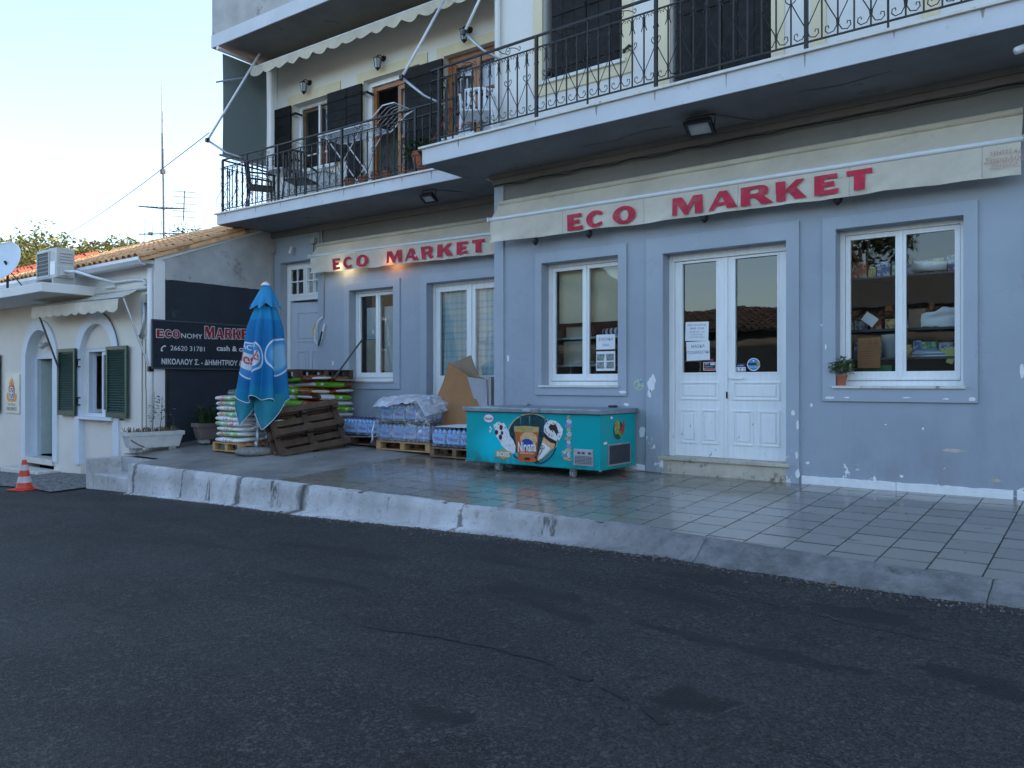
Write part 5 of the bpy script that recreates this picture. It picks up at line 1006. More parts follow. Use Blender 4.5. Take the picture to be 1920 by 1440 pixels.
# ================================================================ roof aerial, wire, neighbours, trees
t = thing('aerial_mast','tall thin radio and television aerial mast above the tiled roof','aerial',(-20.2,2.1,5.2)); ax = -20.2
def ap(px_, z): return (px_, 2.1, z)
MB().tube([ap(-20.20,5.2),ap(-20.22,7.0),ap(-20.27,8.3)], .030, 6).build('mast', MT['dgrey'], t); MB().tube([ap(-20.29,7.3),ap(-20.30,9.0),ap(-20.32,9.95)], [.020,.016,.009], 6).build('whip', MT['grey'], t); MB().tube([ap(-20.24,7.3),ap(-20.25,8.9)], .018, 6).build('whip', MT['grey'], t)
MB().box(-20.30,-20.2,2.05,2.15,7.22,7.34).build('clamp', MT['black'], t)
MB().tube([(-20.75,1.7,6.35),(-20.2,2.1,6.28),(-19.75,2.4,6.28)], .018, 5).build('boom', MT['dgrey'], t)
for i in range(10): a = i/9; MB().tube([(-20.75+1.0*a,1.62+.7*a,6.35-.07*a+.0),(-20.75+1.0*a+.05,1.78+.7*a,6.35-.07*a)], .008, 4).build('element', MT['dgrey'], t)
MB().tube([(-19.72,2.42,6.75),(-19.75,2.4,5.95)], .018, 5).build('boom', MT['dgrey'], t)
for z in (6.72,6.58,6.4,6.2,6.05): MB().tube([(-19.95,2.2,z+.02),(-19.5,2.6,z-.02)], .008, 4).build('element', MT['dgrey'], t)
MB().tube([(-20.85,1.75,5.62),(-19.6,2.45,5.60)], .016, 5).build('boom', MT['dgrey'], t); MB().box(-20.58,-20.50,1.87,1.95,5.58,5.66).build('clamp', MT['black'], t)
for i, (a, h) in enumerate(((.12,.5),(.28,.48),(.45,.42),(.62,.36),(.8,.34),(.93,.3))): x_ = -20.85+1.25*a; y_ = 1.75+.7*a; MB().tube([(x_-.05,y_,5.61-h),(x_+.04,y_,5.61+h*.8)], .008, 4).build('element', MT['dgrey'], t)
MT['wire'] = mat('wire', (.10,.10,.10), .6)
tag(MB().tube([Vector((-36,5,7.2)).lerp(Vector((-13.6,-.6,6.35)), i/20)+Vector((0,0,-.25*math.sin(math.pi*i/20))) for i in range(21)], .009, 5).build('overhead_wire', MT['wire']), 'thin overhead wire running from the trees to the balcony', 'wire')
# ================================================================ ice-cream chest freezer
fx0, fx1, fy0, fy1, fz0, fz1 = -6.90,-4.815,-.92,-.06,.563,1.228
fz = thing('chest_freezer','teal ice cream chest freezer with grey lid and printed front','freezer',(-5.85,-.5,.45))
m = NM('teal_panel'); p = m.pos(); x, y, z = m.xyz(p)
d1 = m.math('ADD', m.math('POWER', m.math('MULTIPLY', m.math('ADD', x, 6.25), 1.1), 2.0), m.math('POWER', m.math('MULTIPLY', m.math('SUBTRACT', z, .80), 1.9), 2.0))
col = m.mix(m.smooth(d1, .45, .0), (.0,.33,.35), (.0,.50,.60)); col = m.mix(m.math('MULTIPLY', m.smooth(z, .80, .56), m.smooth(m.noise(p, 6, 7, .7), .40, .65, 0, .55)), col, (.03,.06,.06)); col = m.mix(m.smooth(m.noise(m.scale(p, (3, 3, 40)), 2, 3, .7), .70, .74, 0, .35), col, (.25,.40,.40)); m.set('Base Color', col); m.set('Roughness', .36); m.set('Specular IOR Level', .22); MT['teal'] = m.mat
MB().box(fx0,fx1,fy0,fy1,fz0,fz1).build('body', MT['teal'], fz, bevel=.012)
MT['lidm'] = mat('freezer_lid', (.27,.31,.35), .38, metal=.55, var=.2, vs=5, c2=(.14,.15,.17), thr=(.56,.7), s2=6)
MB().box(fx0-.012,fx1+.010,fy0-.012,fy1+.01,fz1-.004,fz1+.0025).build('gasket', MT['black'], fz)
for cx_, cy_ in ((fx0,fy0),(fx1,fy0),(fx1,fy1)): MB().box(cx_-.012,cx_+.012,cy_-.006,cy_+.006,fz0-.004,fz0+.014).build('corner_foot', MT['galv'], fz)
MB().tube([(fx1-.2,-.1,.53),(fx1+.05,-.03,.50),(fx1+.35,-.04,.495),(-4.45,-.07,.492),(-4.38,-.06,.60),(-4.36,-.02,.72)], .007, 5).build('power_cable', MT['grey'], fz)
MB().box(fx0-.035,fx1+.03,fy0-.035,fy1+.03,fz1+.003,fz1+.062).build('lid', MT['lidm'], fz, bevel=.010)
for x in (-6.55,-5.15): MB().box(x-.05,x+.05,fy1-.03,fy1+.045,fz1+.06,fz1+.09).build('hinge', MT['lidm'] if x < -6 else MT['black'], fz, bevel=.012)
MB().box(-5.93,-5.80,fy0-.05,fy0-.034,fz1+.015,fz1+.045).build('lid_handle', MT['galv'], fz, bevel=.004)
for x in (-6.43,-5.27):
    for y in (-.80,-.2):
        zc_ = zf(x, y); c = MB(); c.box(x-.035,x+.035,y-.03,y+.03,zc_+.085,fz0+.001); c.build('caster_fork', MT['galv'], fz); MB().lathe([(.02,-.03),(.046,-.026),(.046,-.006),(.03,-.003),(.03,.003),(.046,.006),(.046,.026),(.02,.03)], 14, T(x,y,zc_+.047) @ RY(90)).build('caster_wheel', MT['grey'], fz)
def dec(name, loops, mt, lay, parent=fz): 
    vs, fs = outline_mesh(loops) if len(loops) > 1 or len(loops[0]) > 4 else (loops[0], [tuple(range(len(loops[0])))])
    return MB().add([(a, fy0-.0015*lay, b) for a, b in vs], fs).build(name, MT[mt] if isinstance(mt, str) else mt, parent)
MT['deep'] = mat('deep_teal_print', (.003,.045,.06), .3, var=.3, vs=4); MT['ring'] = mat('pale_gold_ring', (.50,.44,.26), .35, var=.3, vs=3)
MT['cupo'] = mat('orange_cup_print', (.48,.12,.03), .3, var=.25, vs=9); MT['goldlid'] = mat('gold_lid_print', (.45,.33,.12), .3, var=.35, vs=7)
MT['icew'] = mat('white_ice_print', (.68,.69,.72), .4, var=.15, vs=18, c2=(.035,.02,.02), thr=(.60,.63), s2=26); MT['choco'] = mat('chocolate_print', (.035,.015,.012), .35); MT['cream2'] = mat('caramel_cream_print', (.62,.38,.20), .4, var=.4, vs=24)
# open circle swoosh behind the tubs
arc = ell(-5.815,.90,.385,.318,40,205,-62)
dec('swoosh', [arc + [(-5.70,.575)]] , 'deep', 1); 
dec('swoosh_edge', [ell(-5.815,.90,.392,.325,40,205,-75) + ell(-5.815,.90,.380,.313,40,-75,205)], 'ring', 2)
dec('swoosh_tail', [[(-5.72,.578),(-5.62,.60),(-5.50,.68),(-5.44,.80),(-5.46,.84),(-5.56,.74),(-5.66,.66)]], 'stblue' if False else mat('bright_teal_print', (.02,.22,.26), .3), 2)
for a in (-6.0,-5.86,-5.62): dec('light_ray', [[(a,1.19),(a+.03,1.19),(a+.015,1.06)]], mat('pale_teal_print', (.03,.20,.22), .4), 2)
stick = [(-6.41,1.02),(-6.43,1.06),(-6.395,1.075),(-6.365,1.10),(-6.335,1.105),(-6.30,1.085),(-6.255,1.09),(-6.225,1.06),(-6.20,1.01),(-6.17,.98),(-6.16,.93),(-6.10,.87),(-6.065,.80),(-6.07,.73),(-6.10,.70),(-6.15,.71),(-6.22,.745),(-6.29,.80),(-6.335,.87),(-6.37,.90),(-6.395,.93),(-6.385,.97)]
dec('stick_ice_cream', [stick], 'icew', 3); dec('ice_cream_stick', [[(-6.115,.72),(-6.09,.70),(-6.00,.64),(-6.02,.625),(-6.10,.66)]], 'dgrey', 2.6)
for (a, b, r) in ((-6.375,.965,.028),(-6.30,1.03,.030),(-6.285,.96,.022),(-6.31,.905,.03)): dec('chocolate_chunk', [ell(a,b,r,r*1.2,9)], 'choco', 4)
for pts in ([(-6.50,1.03),(-6.48,1.045),(-6.45,1.0),(-6.46,.99)],[(-6.50,.985),(-6.48,.995),(-6.46,.965),(-6.49,.955)]): dec('chip', [pts], 'icew', 3)
dec('cup', [[(-6.078,.995),(-5.70,1.0),(-5.738,.625),(-5.80,.612),(-5.95,.610),(-6.018,.622)]], 'cupo', 5); dec('cup_lid', [[(-6.085,1.055),(-5.90,1.065),(-5.694,1.058),(-5.70,.992),(-5.90,.985),(-6.082,.988)]], 'goldlid', 6)
dec('cream_swirl', [ell(-5.855,.90,.135,.09,22)], 'cream2', 6); dec('blue_globe', [ell(-5.88,.835,.095,.068,22)], mat('blue_globe_print', (.01,.06,.28), .3, var=.4, vs=12), 7)
def dtext(s, x0, x1, z, h, mt, lay, bold=.01, rot=0, shear=0):
    v, f = text_mesh(s, 1, bold, shear=shear); wd = max(q[0] for q in v); hh = max(q[1] for q in v); M = T((x0+x1)/2, fy0-.0015*lay, z) @ RY(-rot); k = (x1-x0)/wd
    return MB(M).add([((a-wd/2)*k, 0, b*h/hh) for a, b in v], f).build('lettering', MT[mt] if isinstance(mt, str) else mt, fz)
dtext('Nirvana',-6.025,-5.735,.745,.125,'offwhite',8,.022,4,.15); dtext('Pralines & Cream',-5.985,-5.775,.712,.022,'offwhite',8,.01,2)
dec('chocolate_chunk', [ell(-5.88,.65,.05,.018,10)], 'choco', 6)
# cone
dec('cone_wafer', [[(-5.625,.935),(-5.452,.862),(-5.47,.81),(-5.60,.70),(-5.70,.632),(-5.735,.66),(-5.69,.77)]], 'cream2', 5); dec('cone_label', [[(-5.64,.87),(-5.52,.80),(-5.66,.665),(-5.725,.665)]], 'offwhite', 6)
dec('cone_band', [[(-5.635,.955),(-5.60,.92),(-5.52,.87),(-5.446,.858),(-5.44,.895),(-5.55,.94),(-5.62,1.0)]], 'choco', 6)
dec('cone_top', [[(-5.622,1.0),(-5.618,1.07),(-5.58,1.12),(-5.52,1.15),(-5.44,1.14),(-5.38,1.10),(-5.335,1.04),(-5.345,.97),(-5.39,.905),(-5.44,.895),(-5.55,.935)]], 'icew', 6); dec('chocolate_top', [[(-5.55,1.06),(-5.52,1.10),(-5.47,1.09),(-5.45,1.11),(-5.42,1.06),(-5.40,1.0),(-5.43,.97),(-5.47,1.02),(-5.52,1.02)]], 'choco', 7)
rq = random.Random(9)
for i in range(16): a = -5.49+rq.uniform(-.12,.12); b = 1.03+rq.uniform(-.09,.10); dec('sprinkle', [[(a,b),(a+.016,b+.006),(a+.02,b-.006),(a+.004,b-.012)]], 'choco', 7.5)
dtext('MAXICONO',-5.77,-5.56,.725,.06,'stdark',8,.02,52)
dec('name_plate', [[(-6.395,.725),(-6.31,.735),(-6.265,.755),(-6.22,.735),(-6.14,.725),(-6.14,.652),(-6.20,.64),(-6.265,.615),(-6.33,.64),(-6.395,.65)]], 'goldlid', 5); dtext('BOSS',-6.375,-6.16,.658,.06,'offwhite',6,.02)
dec('brand_disc', [ell(-6.507,1.148,.088,.066,26)], 'stblue', 3); dec('brand_disc', [ell(-6.507,1.142,.080,.052,26)], 'offwhite', 4); dtext('Nestlé',-6.572,-6.442,1.122,.04,'stred',5,.012)
# strip of small product pictures
sp = [mat('picture_print', c, .4, var=.7, vs=45, c2=c2, thr=(.48,.54), s2=35) for c, c2 in (((.45,.42,.30),(.08,.07,.05)),((.30,.45,.60),(.60,.62,.60)),((.10,.35,.60),(.50,.10,.06)),((.55,.42,.06),(.20,.40,.60)),((.55,.56,.50),(.12,.35,.50)))]
for i in range(11): zz = 1.185-.050*i; w_ = .03+.012*(i % 3); dec('product_picture', [ell(-5.255+.008*math.sin(i*2.1),zz,w_,.028,10)], sp[i % 5], 3+.3*(i % 2))
for i, (a, b) in enumerate(((-5.32,.76),(-5.325,.72),(-5.30,.69))): dec('product_picture', [ell(a,b,.035,.022,10)], sp[(i+1) % 5], 3.7)
# control panel and vents
MB().box(-5.182,-4.902,fy0-.012,fy0+.001,.612,.812).build('control_frame', MT['galv'], fz, bevel=.004); MB().box(-5.165,-4.918,fy0-.016,fy0-.0125,.735,.80).build('control_panel', mat('control_grey', (.40,.42,.44), .3), fz, bevel=.003)
for a in (-5.12,-5.06,-4.97): MB().box(a,a+.04,fy0-.021,fy0-.0165,.755,.78).build('switch', MT['dgrey'], fz)
MB().box(-5.163,-4.920,fy0-.0135,fy0-.0122,.63,.728).build('vent_back', MT['black'], fz)
for i in range(6): MB().box(-5.163,-4.92,fy0-.019,fy0-.014,.633+i*.0165,.640+i*.0165).build('vent_bar', MT['grey'], fz)
for i in range(9): MB().box(-5.16+i*.029,-5.154+i*.029,fy0-.0205,fy0-.0192,.63,.728).build('vent_bar', MT['grey'], fz)
Mx = axes((fx1,0,0),(0,1,0),(-1,0,0),(0,0,1))
MB(Mx).holes(-.75,-.20,.605,.872,[(-.73,-.22,.625,.852)],-.014,.001).build('side_vent_frame', MT['galv'], fz); MB(Mx).box(-.73,-.22,-.006,-.0015,.625,.852).build('side_vent_back', MT['black'], fz)
vb = MB(Mx)
for i in range(13): vb.box(-.73,-.22,-.011,-.0065,.632+i*.0172,.640+i*.0172)
for i in range(22): vb.box(-.727+i*.0235,-.719+i*.0235,-.0135,-.0112,.625,.852)
tag(vb.build('side_vent_mesh', MT['dgrey'], fz), kind='stuff')
MB(Mx).flat([(-.84,.87),(-.765,.875),(-.765,.905),(-.84,.90)], -.0025).build('energy_label', MT['offwhite'], fz)
MB(Mx).flat(ell(-.66,1.188,.032,.032,16), -.0025).build('brand_disc', MT['stblue'], fz); MB(Mx).flat(ell(-.66,1.186,.028,.017,16), -.004).build('brand_disc', MT['offwhite'], fz)
MB(Mx).flat(ell(-.50,1.03,.12,.115,20), -.0025).build('fruit_disc', MT['deep'], fz); MB(Mx).flat([(-.60,1.05),(-.58,1.12),(-.53,1.16),(-.47,1.14),(-.45,1.06),(-.50,.98),(-.57,.98)], -.004).build('fruit', mat('fruit_print', (.40,.30,.06), .4, var=.7, vs=25, c2=(.10,.32,.06), thr=(.45,.55), s2=18), fz); MB(Mx).flat([(-.46,1.02),(-.36,1.15),(-.34,1.06),(-.38,.97)], -.0055).build('melon_slice', MT['stred'], fz); MB(Mx).flat([(-.52,1.0),(-.45,1.02),(-.38,.95),(-.43,.93)], -.005).build('melon_rind', mat('rind_print', (.12,.30,.06), .4), fz)
MB().tube([(fx1-.1,-.25,.50),(fx1+.02,-.45,.478),(fx1+.14,-.52,.472)], .006, 5).build('red_lead', MT['stred'], fz)
# ================================================================ pallets
MT['palw'] = mat('pale_pallet_wood', (.42,.25,.11), .8, var=.3, vs=5, bump=.3, bs=20, rand=.15); MT['pald'] = mat('weathered_pallet_wood', (.085,.052,.032), .85, var=.4, vs=5, bump=.4, bs=18, rand=.25); MT['palm'] = mat('brown_pallet_wood', (.20,.12,.065), .85, var=.35, vs=5, bump=.4, bs=18, rand=.2)
def make_pallet(mt, label, L=1.2, Wd=.8):
    t = thing('pallet', label, 'pallet', (0,0,0), 'wooden pallets on the terrace'); b = None; k = None
    def put(nm, mb, M):
        return mb.build(nm, MT[mt], t, M=M, bevel=.004)
    bt = MB().box(-L/2,L/2,-.05,.05,-.011,.011); bs_ = MB().box(-.05,.05,-Wd/2,Wd/2,-.011,.011); bk = MB().box(-.05,.05,-.07,.07,-.039,.039)
    f = lambda nm, mb, Ms: [put(nm, mb, Ms[0])] and None
    for nm, mb, Ms in (('deck_board', bt, [T(0,y,.133) for y in (-.35,-.175,0,.175,.35)]), ('cross_board', bs_, [T(x,0,.111) for x in (-.55*L/1.2,0,.55*L/1.2)]), ('block', bk, [T(x,y,.061) for x in (-.55*L/1.2,0,.55*L/1.2) for y in (-.33,0,.33)]), ('base_board', bt, [T(0,y,.011) for y in (-.35,0,.35)])):
        o = put(nm, mb, Ms[0])
        for M in Ms[1:]: inst(nm, o, t, M)
    return t
def at_floor(x, y, rz=0, dz=0): return T(x, y, zf(x, y)+dz) @ RZ(rz) @ RX(math.degrees(math.atan(.06))*0)
pp_, pd_, pm_ = make_pallet('palw', 'x'), make_pallet('pald', 'x'), make_pallet('palm', 'x')
used = set()
def pallet(proto, M, label):
    if proto not in used:
        used.add(proto); BASE[proto] = M
        for o in [proto] + list(proto.children): pass
        def mv(o, par):
            W[o] = M @ W[o]
            if par: o.matrix_parent_inverse = W[par].inverted()
            o.matrix_basis = W[o]
            for c in o.children: mv(c, o)
        mv(proto, None); return tag(proto, label)
    return dup(proto, M, label)
pallet(pp_, at_floor(-11.48,-1.27,0,.0) @ Matrix.Diagonal((.64,.82,1,1)), 'small pale pallet under the stack of white sacks')
pallet(pd_, at_floor(-10.18,.32), 'dark pallet under the unwrapped water packs beside the leaning pallet')
pallet(pp_, at_floor(-8.97,.32) @ Matrix.Diagonal((1,1,1,1)), 'pale pallet under the film-wrapped water bottle stack')
pallet(pm_, at_floor(-7.72,.14) @ Matrix.Diagonal((.82,.96,1,1)), 'brown pallet under the water packs next to the freezer')
pallet(pd_, at_floor(-11.35,.12,90), 'dark pallet under the stack of green compost bags')
e1 = Vector((.25,1.05,.15)).normalized(); e2 = Vector((-.42,.02,.90)); e2 = (e2-e1*e2.dot(e1)).normalized(); e3 = e1.cross(e2)
BLc = Vector((-10.29,-1.37,zf(-10.3,-1.37)+.005)); Ml = axes(BLc+e1*.6+e2*.4, e1, -e2, -e3); pallet(pd_, Ml, 'dark weathered pallet leaning at a slant in front of the compost bags')
pallet(pd_, Ml @ T(-.03,.0,.155) @ RZ(1.5), 'second dark pallet leaning behind the slanted front pallet'); pallet(pd_, T(-11.42,.10,1.70) @ RZ(88), 'dark pallet lying on top of the green compost bags')
pallet(pm_, at_floor(-10.95,-.55,80,.0), 'brown pallet lying flat behind the leaning pallets')
# ================================================================ sacks
def sack_mesh(L, Wd, H):
    mb = MB(); nL, nC = 14, 14; vs = []
    for i in range(nL+1):
        t = -1+2*i/nL; w_ = Wd/2*(1-abs(t)**8*.30); h = H/2*max(.10, (1-abs(t)**5)**.55); wr = 1+.05*mnoise.noise(Vector((t*3, L*9, 0)))
        for j in range(nC):
            a = 2*math.pi*j/nC; c, s = math.cos(a), math.sin(a); q = lambda v: math.copysign(abs(v)**.62, v)
            vs.append((t*L/2, q(c)*w_*wr, q(s)*h*(1+.10*mnoise.noise(Vector((t*4, c*2, s*2+L))))))
    mb.add(vs, [(i*nC+j, i*nC+(j+1) % nC, (i+1)*nC+(j+1) % nC, (i+1)*nC+j) for i in range(nL) for j in range(nC)] + [tuple(range(nC))[::-1], tuple(nL*nC+j for j in range(nC))]); return mb
def sack_mat(name, base, band, pic, pic2, b0, b1, p0, p1, white=(.70,.70,.70)):
    m = NM(name); o = m.obj(); x, y, z = m.xyz(o); u = m.math('ADD', x, m.math('MULTIPLY', m.math('SUBTRACT', m.noise(o, 4, 2), .5), .06))
    k = lambda a, b: m.math('MULTIPLY', m.math('GREATER_THAN', u, a), m.math('LESS_THAN', u, b))
    col = m.mix(k(b0, b1), base, band); vo = m.t.nodes.new('ShaderNodeTexVoronoi'); vo.inputs['Scale'].default_value = 26; m.t.links.new(o, vo.inputs['Vector'])
    pc = m.mix(m.smooth(m.xyz(vo.outputs['Color'])[0], .45, .6), pic, pic2); pc = m.mix(m.smooth(m.xyz(vo.outputs['Color'])[1], .75, .85), pc, (.42,.20,.04)); col = m.mix(k(p0, p1), col, pc)
    sq = m.math('MULTIPLY', k(b0+.10, b0+.16), m.math('LESS_THAN', m.math('ABSOLUTE', z), .022)); col = m.mix(sq, col, white)
    tx = m.math('MULTIPLY', k(b0+.20, b0+.34), m.math('LESS_THAN', m.math('ABSOLUTE', m.math('ADD', z, .0)), .016)); tx = m.math('MULTIPLY', tx, m.math('GREATER_THAN', m.noise(m.scale(o, (60, 1, 20)), 1, 2), .5)); col = m.mix(tx, col, tuple(c*.35 for c in band))
    m.set('Base Color', col); m.set('Roughness', .32); m.set('Specular IOR Level', .5); m.bump(m.noise(m.scale(o, (9, 9, 3)), 2.0, 4), .45, .012); return m.mat
GSM = [sack_mat('compost_sack', (.62,.63,.64), (.17,.42,.03), (.02,.015,.012), (.30,.03,.015), -.40, .22, .22, .47), sack_mat('compost_sack_flower', (.66,.67,.68), (.19,.44,.02), (.45,.10,.02), (.12,.05,.02), -.14, .44, -.47, -.14), sack_mat('compost_sack_white', (.66,.67,.68), (.20,.45,.04), (.03,.03,.02), (.28,.03,.02), .02, .46, -.46, -.30)]
WSM = [sack_mat('fertiliser_sack', (.72,.73,.74), (.30,.52,.24), (.55,.34,.32), (.66,.60,.56), -.30, .05, .05, .22), sack_mat('fertiliser_sack_plain', (.74,.75,.76), (.62,.66,.62), (.60,.52,.46), (.68,.66,.62), -.28, -.16, .1, .2), sack_mat('fertiliser_sack_pink', (.72,.73,.74), (.38,.56,.30), (.58,.30,.36), (.70,.60,.62), -.05, .28, -.26, -.05)]
ORD = ['lowest','second','third','fourth','fifth','sixth','seventh','eighth','ninth','tenth']
sm = {}
def sack(key, L, Wd, H, mats, k, M, label, group, cat):
    kk = (key, k)
    M = M @ RX(random.uniform(-2.2,2.2)) @ RY(random.uniform(-1.5,1.5)) @ Matrix.Diagonal((random.uniform(.95,1.04), random.uniform(.95,1.05), random.uniform(.9,1.1), 1))
    if kk not in sm: o = sack_mesh(L, Wd, H).build('sack', mats[k], None, smooth=True, M=M); sm[kk] = o
    else: o = inst('sack', sm[kk], None, M)
    o.name = 'sack'; return tag(o, label, cat, group)
rq = random.Random(21); z0 = zf(-11.48,-1.27)+.146
for i in range(9):
    k = (1,0,1,2,1,0,1,0,2)[i]; zz = z0+.046+.084*i
    sack('w', .74, .62, .098, WSM, k, T(-11.49+rq.uniform(-.015,.015),-1.29+rq.uniform(-.015,.015),zz) @ RZ(rq.uniform(-2,2)+(180 if i % 2 else 0)), ORD[i]+' white sack from the bottom of the stack beside the parasol', 'white sacks stacked beside the parasol', 'sack')
z0 = zf(-11.35,.12)+.146; nl = 9
for i in range(nl):
    zz = z0+.056+.108*i; even = i % 2 == 0
    for j in (0, 1):
        k = rq.choice((0,1,0,1,2) if i < 7 else (0,0,1))
        if even: M = T(-11.35+rq.uniform(-.02,.02),-.14+.52*j,zz) @ RZ(rq.uniform(-2,2)+rq.choice((0,180))); pl_ = ('street side','wall side')[j]
        else: M = T(-11.60+.49*j,.12+rq.uniform(-.02,.02),zz) @ RZ(90+rq.uniform(-2,2)+rq.choice((0,180))); pl_ = ('far side','near side')[j]
        sack('g', 1.0, .52, .125, GSM, k, M, ORD[i]+' layer green compost sack from the bottom, on the '+pl_, 'green compost sacks stacked by the house door', 'sack')
item('card_sheet','bent grey cardboard sheet lying over the top of the compost sacks','cardboard', MB().grid(8, 8, lambda a, b: (-11.95+1.22*a, -.52+1.2*b, 1.675+.02*a-.07*(1-b)**2*(1-abs(a-.3)))), 'greycard', smooth=True)
t = thing('broom','dark broom handle leaning against the house wall behind the compost sacks','broom',(-11.4,.35,1.85)); MB().tube([(-10.95,.20,1.70),(-10.70,.66,2.42)], .016, 8).build('handle', MT['dgrey'], t)
# ================================================================ bottled water
MT['bot'] = NM('water_bottle'); m = MT['bot']; o = m.obj(); x, y, z = m.xyz(o)
col = m.mix(m.smooth(z, .045, .05), (.006,.012,.07), (.24,.42,.68)); lab = m.math('MULTIPLY', m.math('GREATER_THAN', z, .11), m.math('LESS_THAN', z, .20)); col = m.mix(lab, col, m.mix(m.smooth(m.noise(m.scale(o, (30, 30, 60)), 1, 3), .50, .58), (.60,.68,.76), (.40,.20,.24))); col = m.mix(m.smooth(z, .262, .266), col, (.010,.014,.05))
m.set('Base Color', col); m.set('Roughness', .18); m.set('Specular IOR Level', .6); m.set('Coat Weight', .4); MT['bot'] = m.mat
MT['film'] = NM('shrink_film'); m = MT['film']; gl = m.n('BsdfGlossy', {'Color': (1,1,1,1), 'Roughness': .18}); tr = m.n('BsdfTransparent', ((.93,.95,.97,1),)); df = m.n('BsdfDiffuse', {'Color': (.75,.78,.82,1)})
nz = m.noise(m.scale(m.pos(), (1, 1, 2.5)), 9, 6, .7, 1.0); a = m.n('MixShader', (.35, df, gl)); mx = m.n('MixShader', (m.smooth(nz, .42, .75, .10, .62), tr, a)); m.t.links.new(mx, m.out.inputs[0]); MT['film'] = m.mat
MT['filmw'] = NM('white_film'); m = MT['filmw']; tr = m.n('BsdfTransparent', ((.95,.96,.98,1),)); df = m.n('BsdfDiffuse', {'Color': (.70,.74,.80,1)}); gl = m.n('BsdfGlossy', {'Color': (1,1,1,1), 'Roughness': .22}); a = m.n('MixShader', (.25, df, gl)); mx = m.n('MixShader', (m.smooth(m.noise(m.pos(), 7, 5, .7), .3, .7, .55, .92), tr, a)); m.t.links.new(mx, m.out.inputs[0]); MT['filmw'] = m.mat
bott = MB().lathe([(.030,0),(.043,.008),(.044,.05),(.041,.06),(.044,.07),(.044,.10),(.0425,.11),(.0425,.20),(.044,.205),(.040,.235),(.022,.262),(.016,.27),(.017,.295),(.015,.298)], 12)
def make_pack(nx, ny):
    t = thing('water_pack', 'x', 'bottle pack', (0,0,0)); o = None; s = .089
    for i in range(nx):
        for j in range(ny):
            M = T((i-(nx-1)/2)*s, (j-(ny-1)/2)*s, 0) @ RZ(40*i+70*j)
            if o is None: o = bott.build('bottle', MT['bot'], t, M=M, smooth=True)
            else: inst('bottle', o, t, M)
    hx, hy = nx*s/2+.002, ny*s/2+.002
    MB().add([(-hx,-hy,.01),(hx,-hy,.01),(hx,hy,.01),(-hx,hy,.01),(-hx,-hy,.24),(hx,-hy,.24),(hx,hy,.24),(-hx,hy,.24)], [(0,1,5,4),(1,2,6,5),(2,3,7,6),(3,0,4,7)]).build('shrink_film', MT['film'], t, M=I4)
    mb = MB(T(0,-hy-.002,.075)); v, f = text_mesh('Vikos', .085, .012, 1, 'CENTER'); mb.add([(a, 0, b+.02) for a, b in v], f); q = mb.build('lettering', MT['stred'], t, M=I4)
    pl_ = MB(T(0,-hy-.001,.06)).flat([(-.11,0),(.11,0),(.12,.05),(.11,.14),(-.11,.14),(-.12,.05)], 0).build('label_panel', mat('label_blue', (.22,.46,.78), .3, var=.2, vs=9), t, M=I4)
    return t
pk = make_pack(3, 2); pused = []
def pack(M, label, group):
    if not pused: pused.append(1); r = pallet(pk, M, label); r['group'] = group; return r
    return dup(pk, M, label, group)
def layer(xs, ys, z, where, grp, jit=0):
    for j, y in enumerate(ys):
        for i, x in enumerate(xs):
            pos_ = ('first','second','third','fourth','fifth')[i]; row = ('street-side row','wall-side row','rear row')[j]
            pack(T(x+rq.uniform(-jit,jit), y+rq.uniform(-jit,jit), z) @ RZ(rq.uniform(-2,2)), pos_+' water pack from the left, '+row+' '+where, grp)
zA = zf(-10.18,.32)+.146; layer([-10.52,-10.24,-9.96,-9.70], [.06,.26], zA+.004, 'on the dark pallet', 'water packs on the dark pallet')
item('paper_sheet','white paper sheet lying under the water packs on the dark pallet','paper', MB().grid(10, 3, lambda a, b: (-10.75+1.2*a, -.13+.75*b, zA+.001-.03*(1-b)**3*(.5+.5*math.sin(a*5)))), 'paper', smooth=True)
zB_ = zf(-8.97,.32)+.146; layer([-9.40,-9.12,-8.84,-8.56], [.05,.25,.45], zB_+.002, 'in the lower layer of the wrapped stack', 'water packs in the film-wrapped stack')
item('card_sheet','card sheet between the two layers of the wrapped water stack','cardboard', MB().box(-9.56,-8.40,-.06,.58,zB_+.303,zB_+.307), 'cardboard2')
layer([-9.38,-9.10,-8.82,-8.54], [.06,.26,.46], zB_+.310, 'in the upper layer of the wrapped stack', 'water packs in the film-wrapped stack')
zC = zf(-7.72,.14)+.146; layer([-8.05,-7.77,-7.49], [-.13,.07,.27], zC+.002, 'on the brown pallet', 'water packs on the brown pallet')
item('card_sheet','white card sheet lying on the water packs next to the freezer','cardboard', MB().add([(-8.16,-.18,zC+.308),(-7.36,-.20,zC+.312),(-7.34,.37,zC+.345),(-8.08,.36,zC+.330),(-8.16,-.18,zC+.303),(-7.36,-.20,zC+.307),(-7.34,.37,zC+.34),(-8.08,.36,zC+.325)], [(0,1,2,3),(4,7,6,5),(0,4,5,1),(1,5,6,2),(2,6,7,3),(3,7,4,0)]), 'paper')
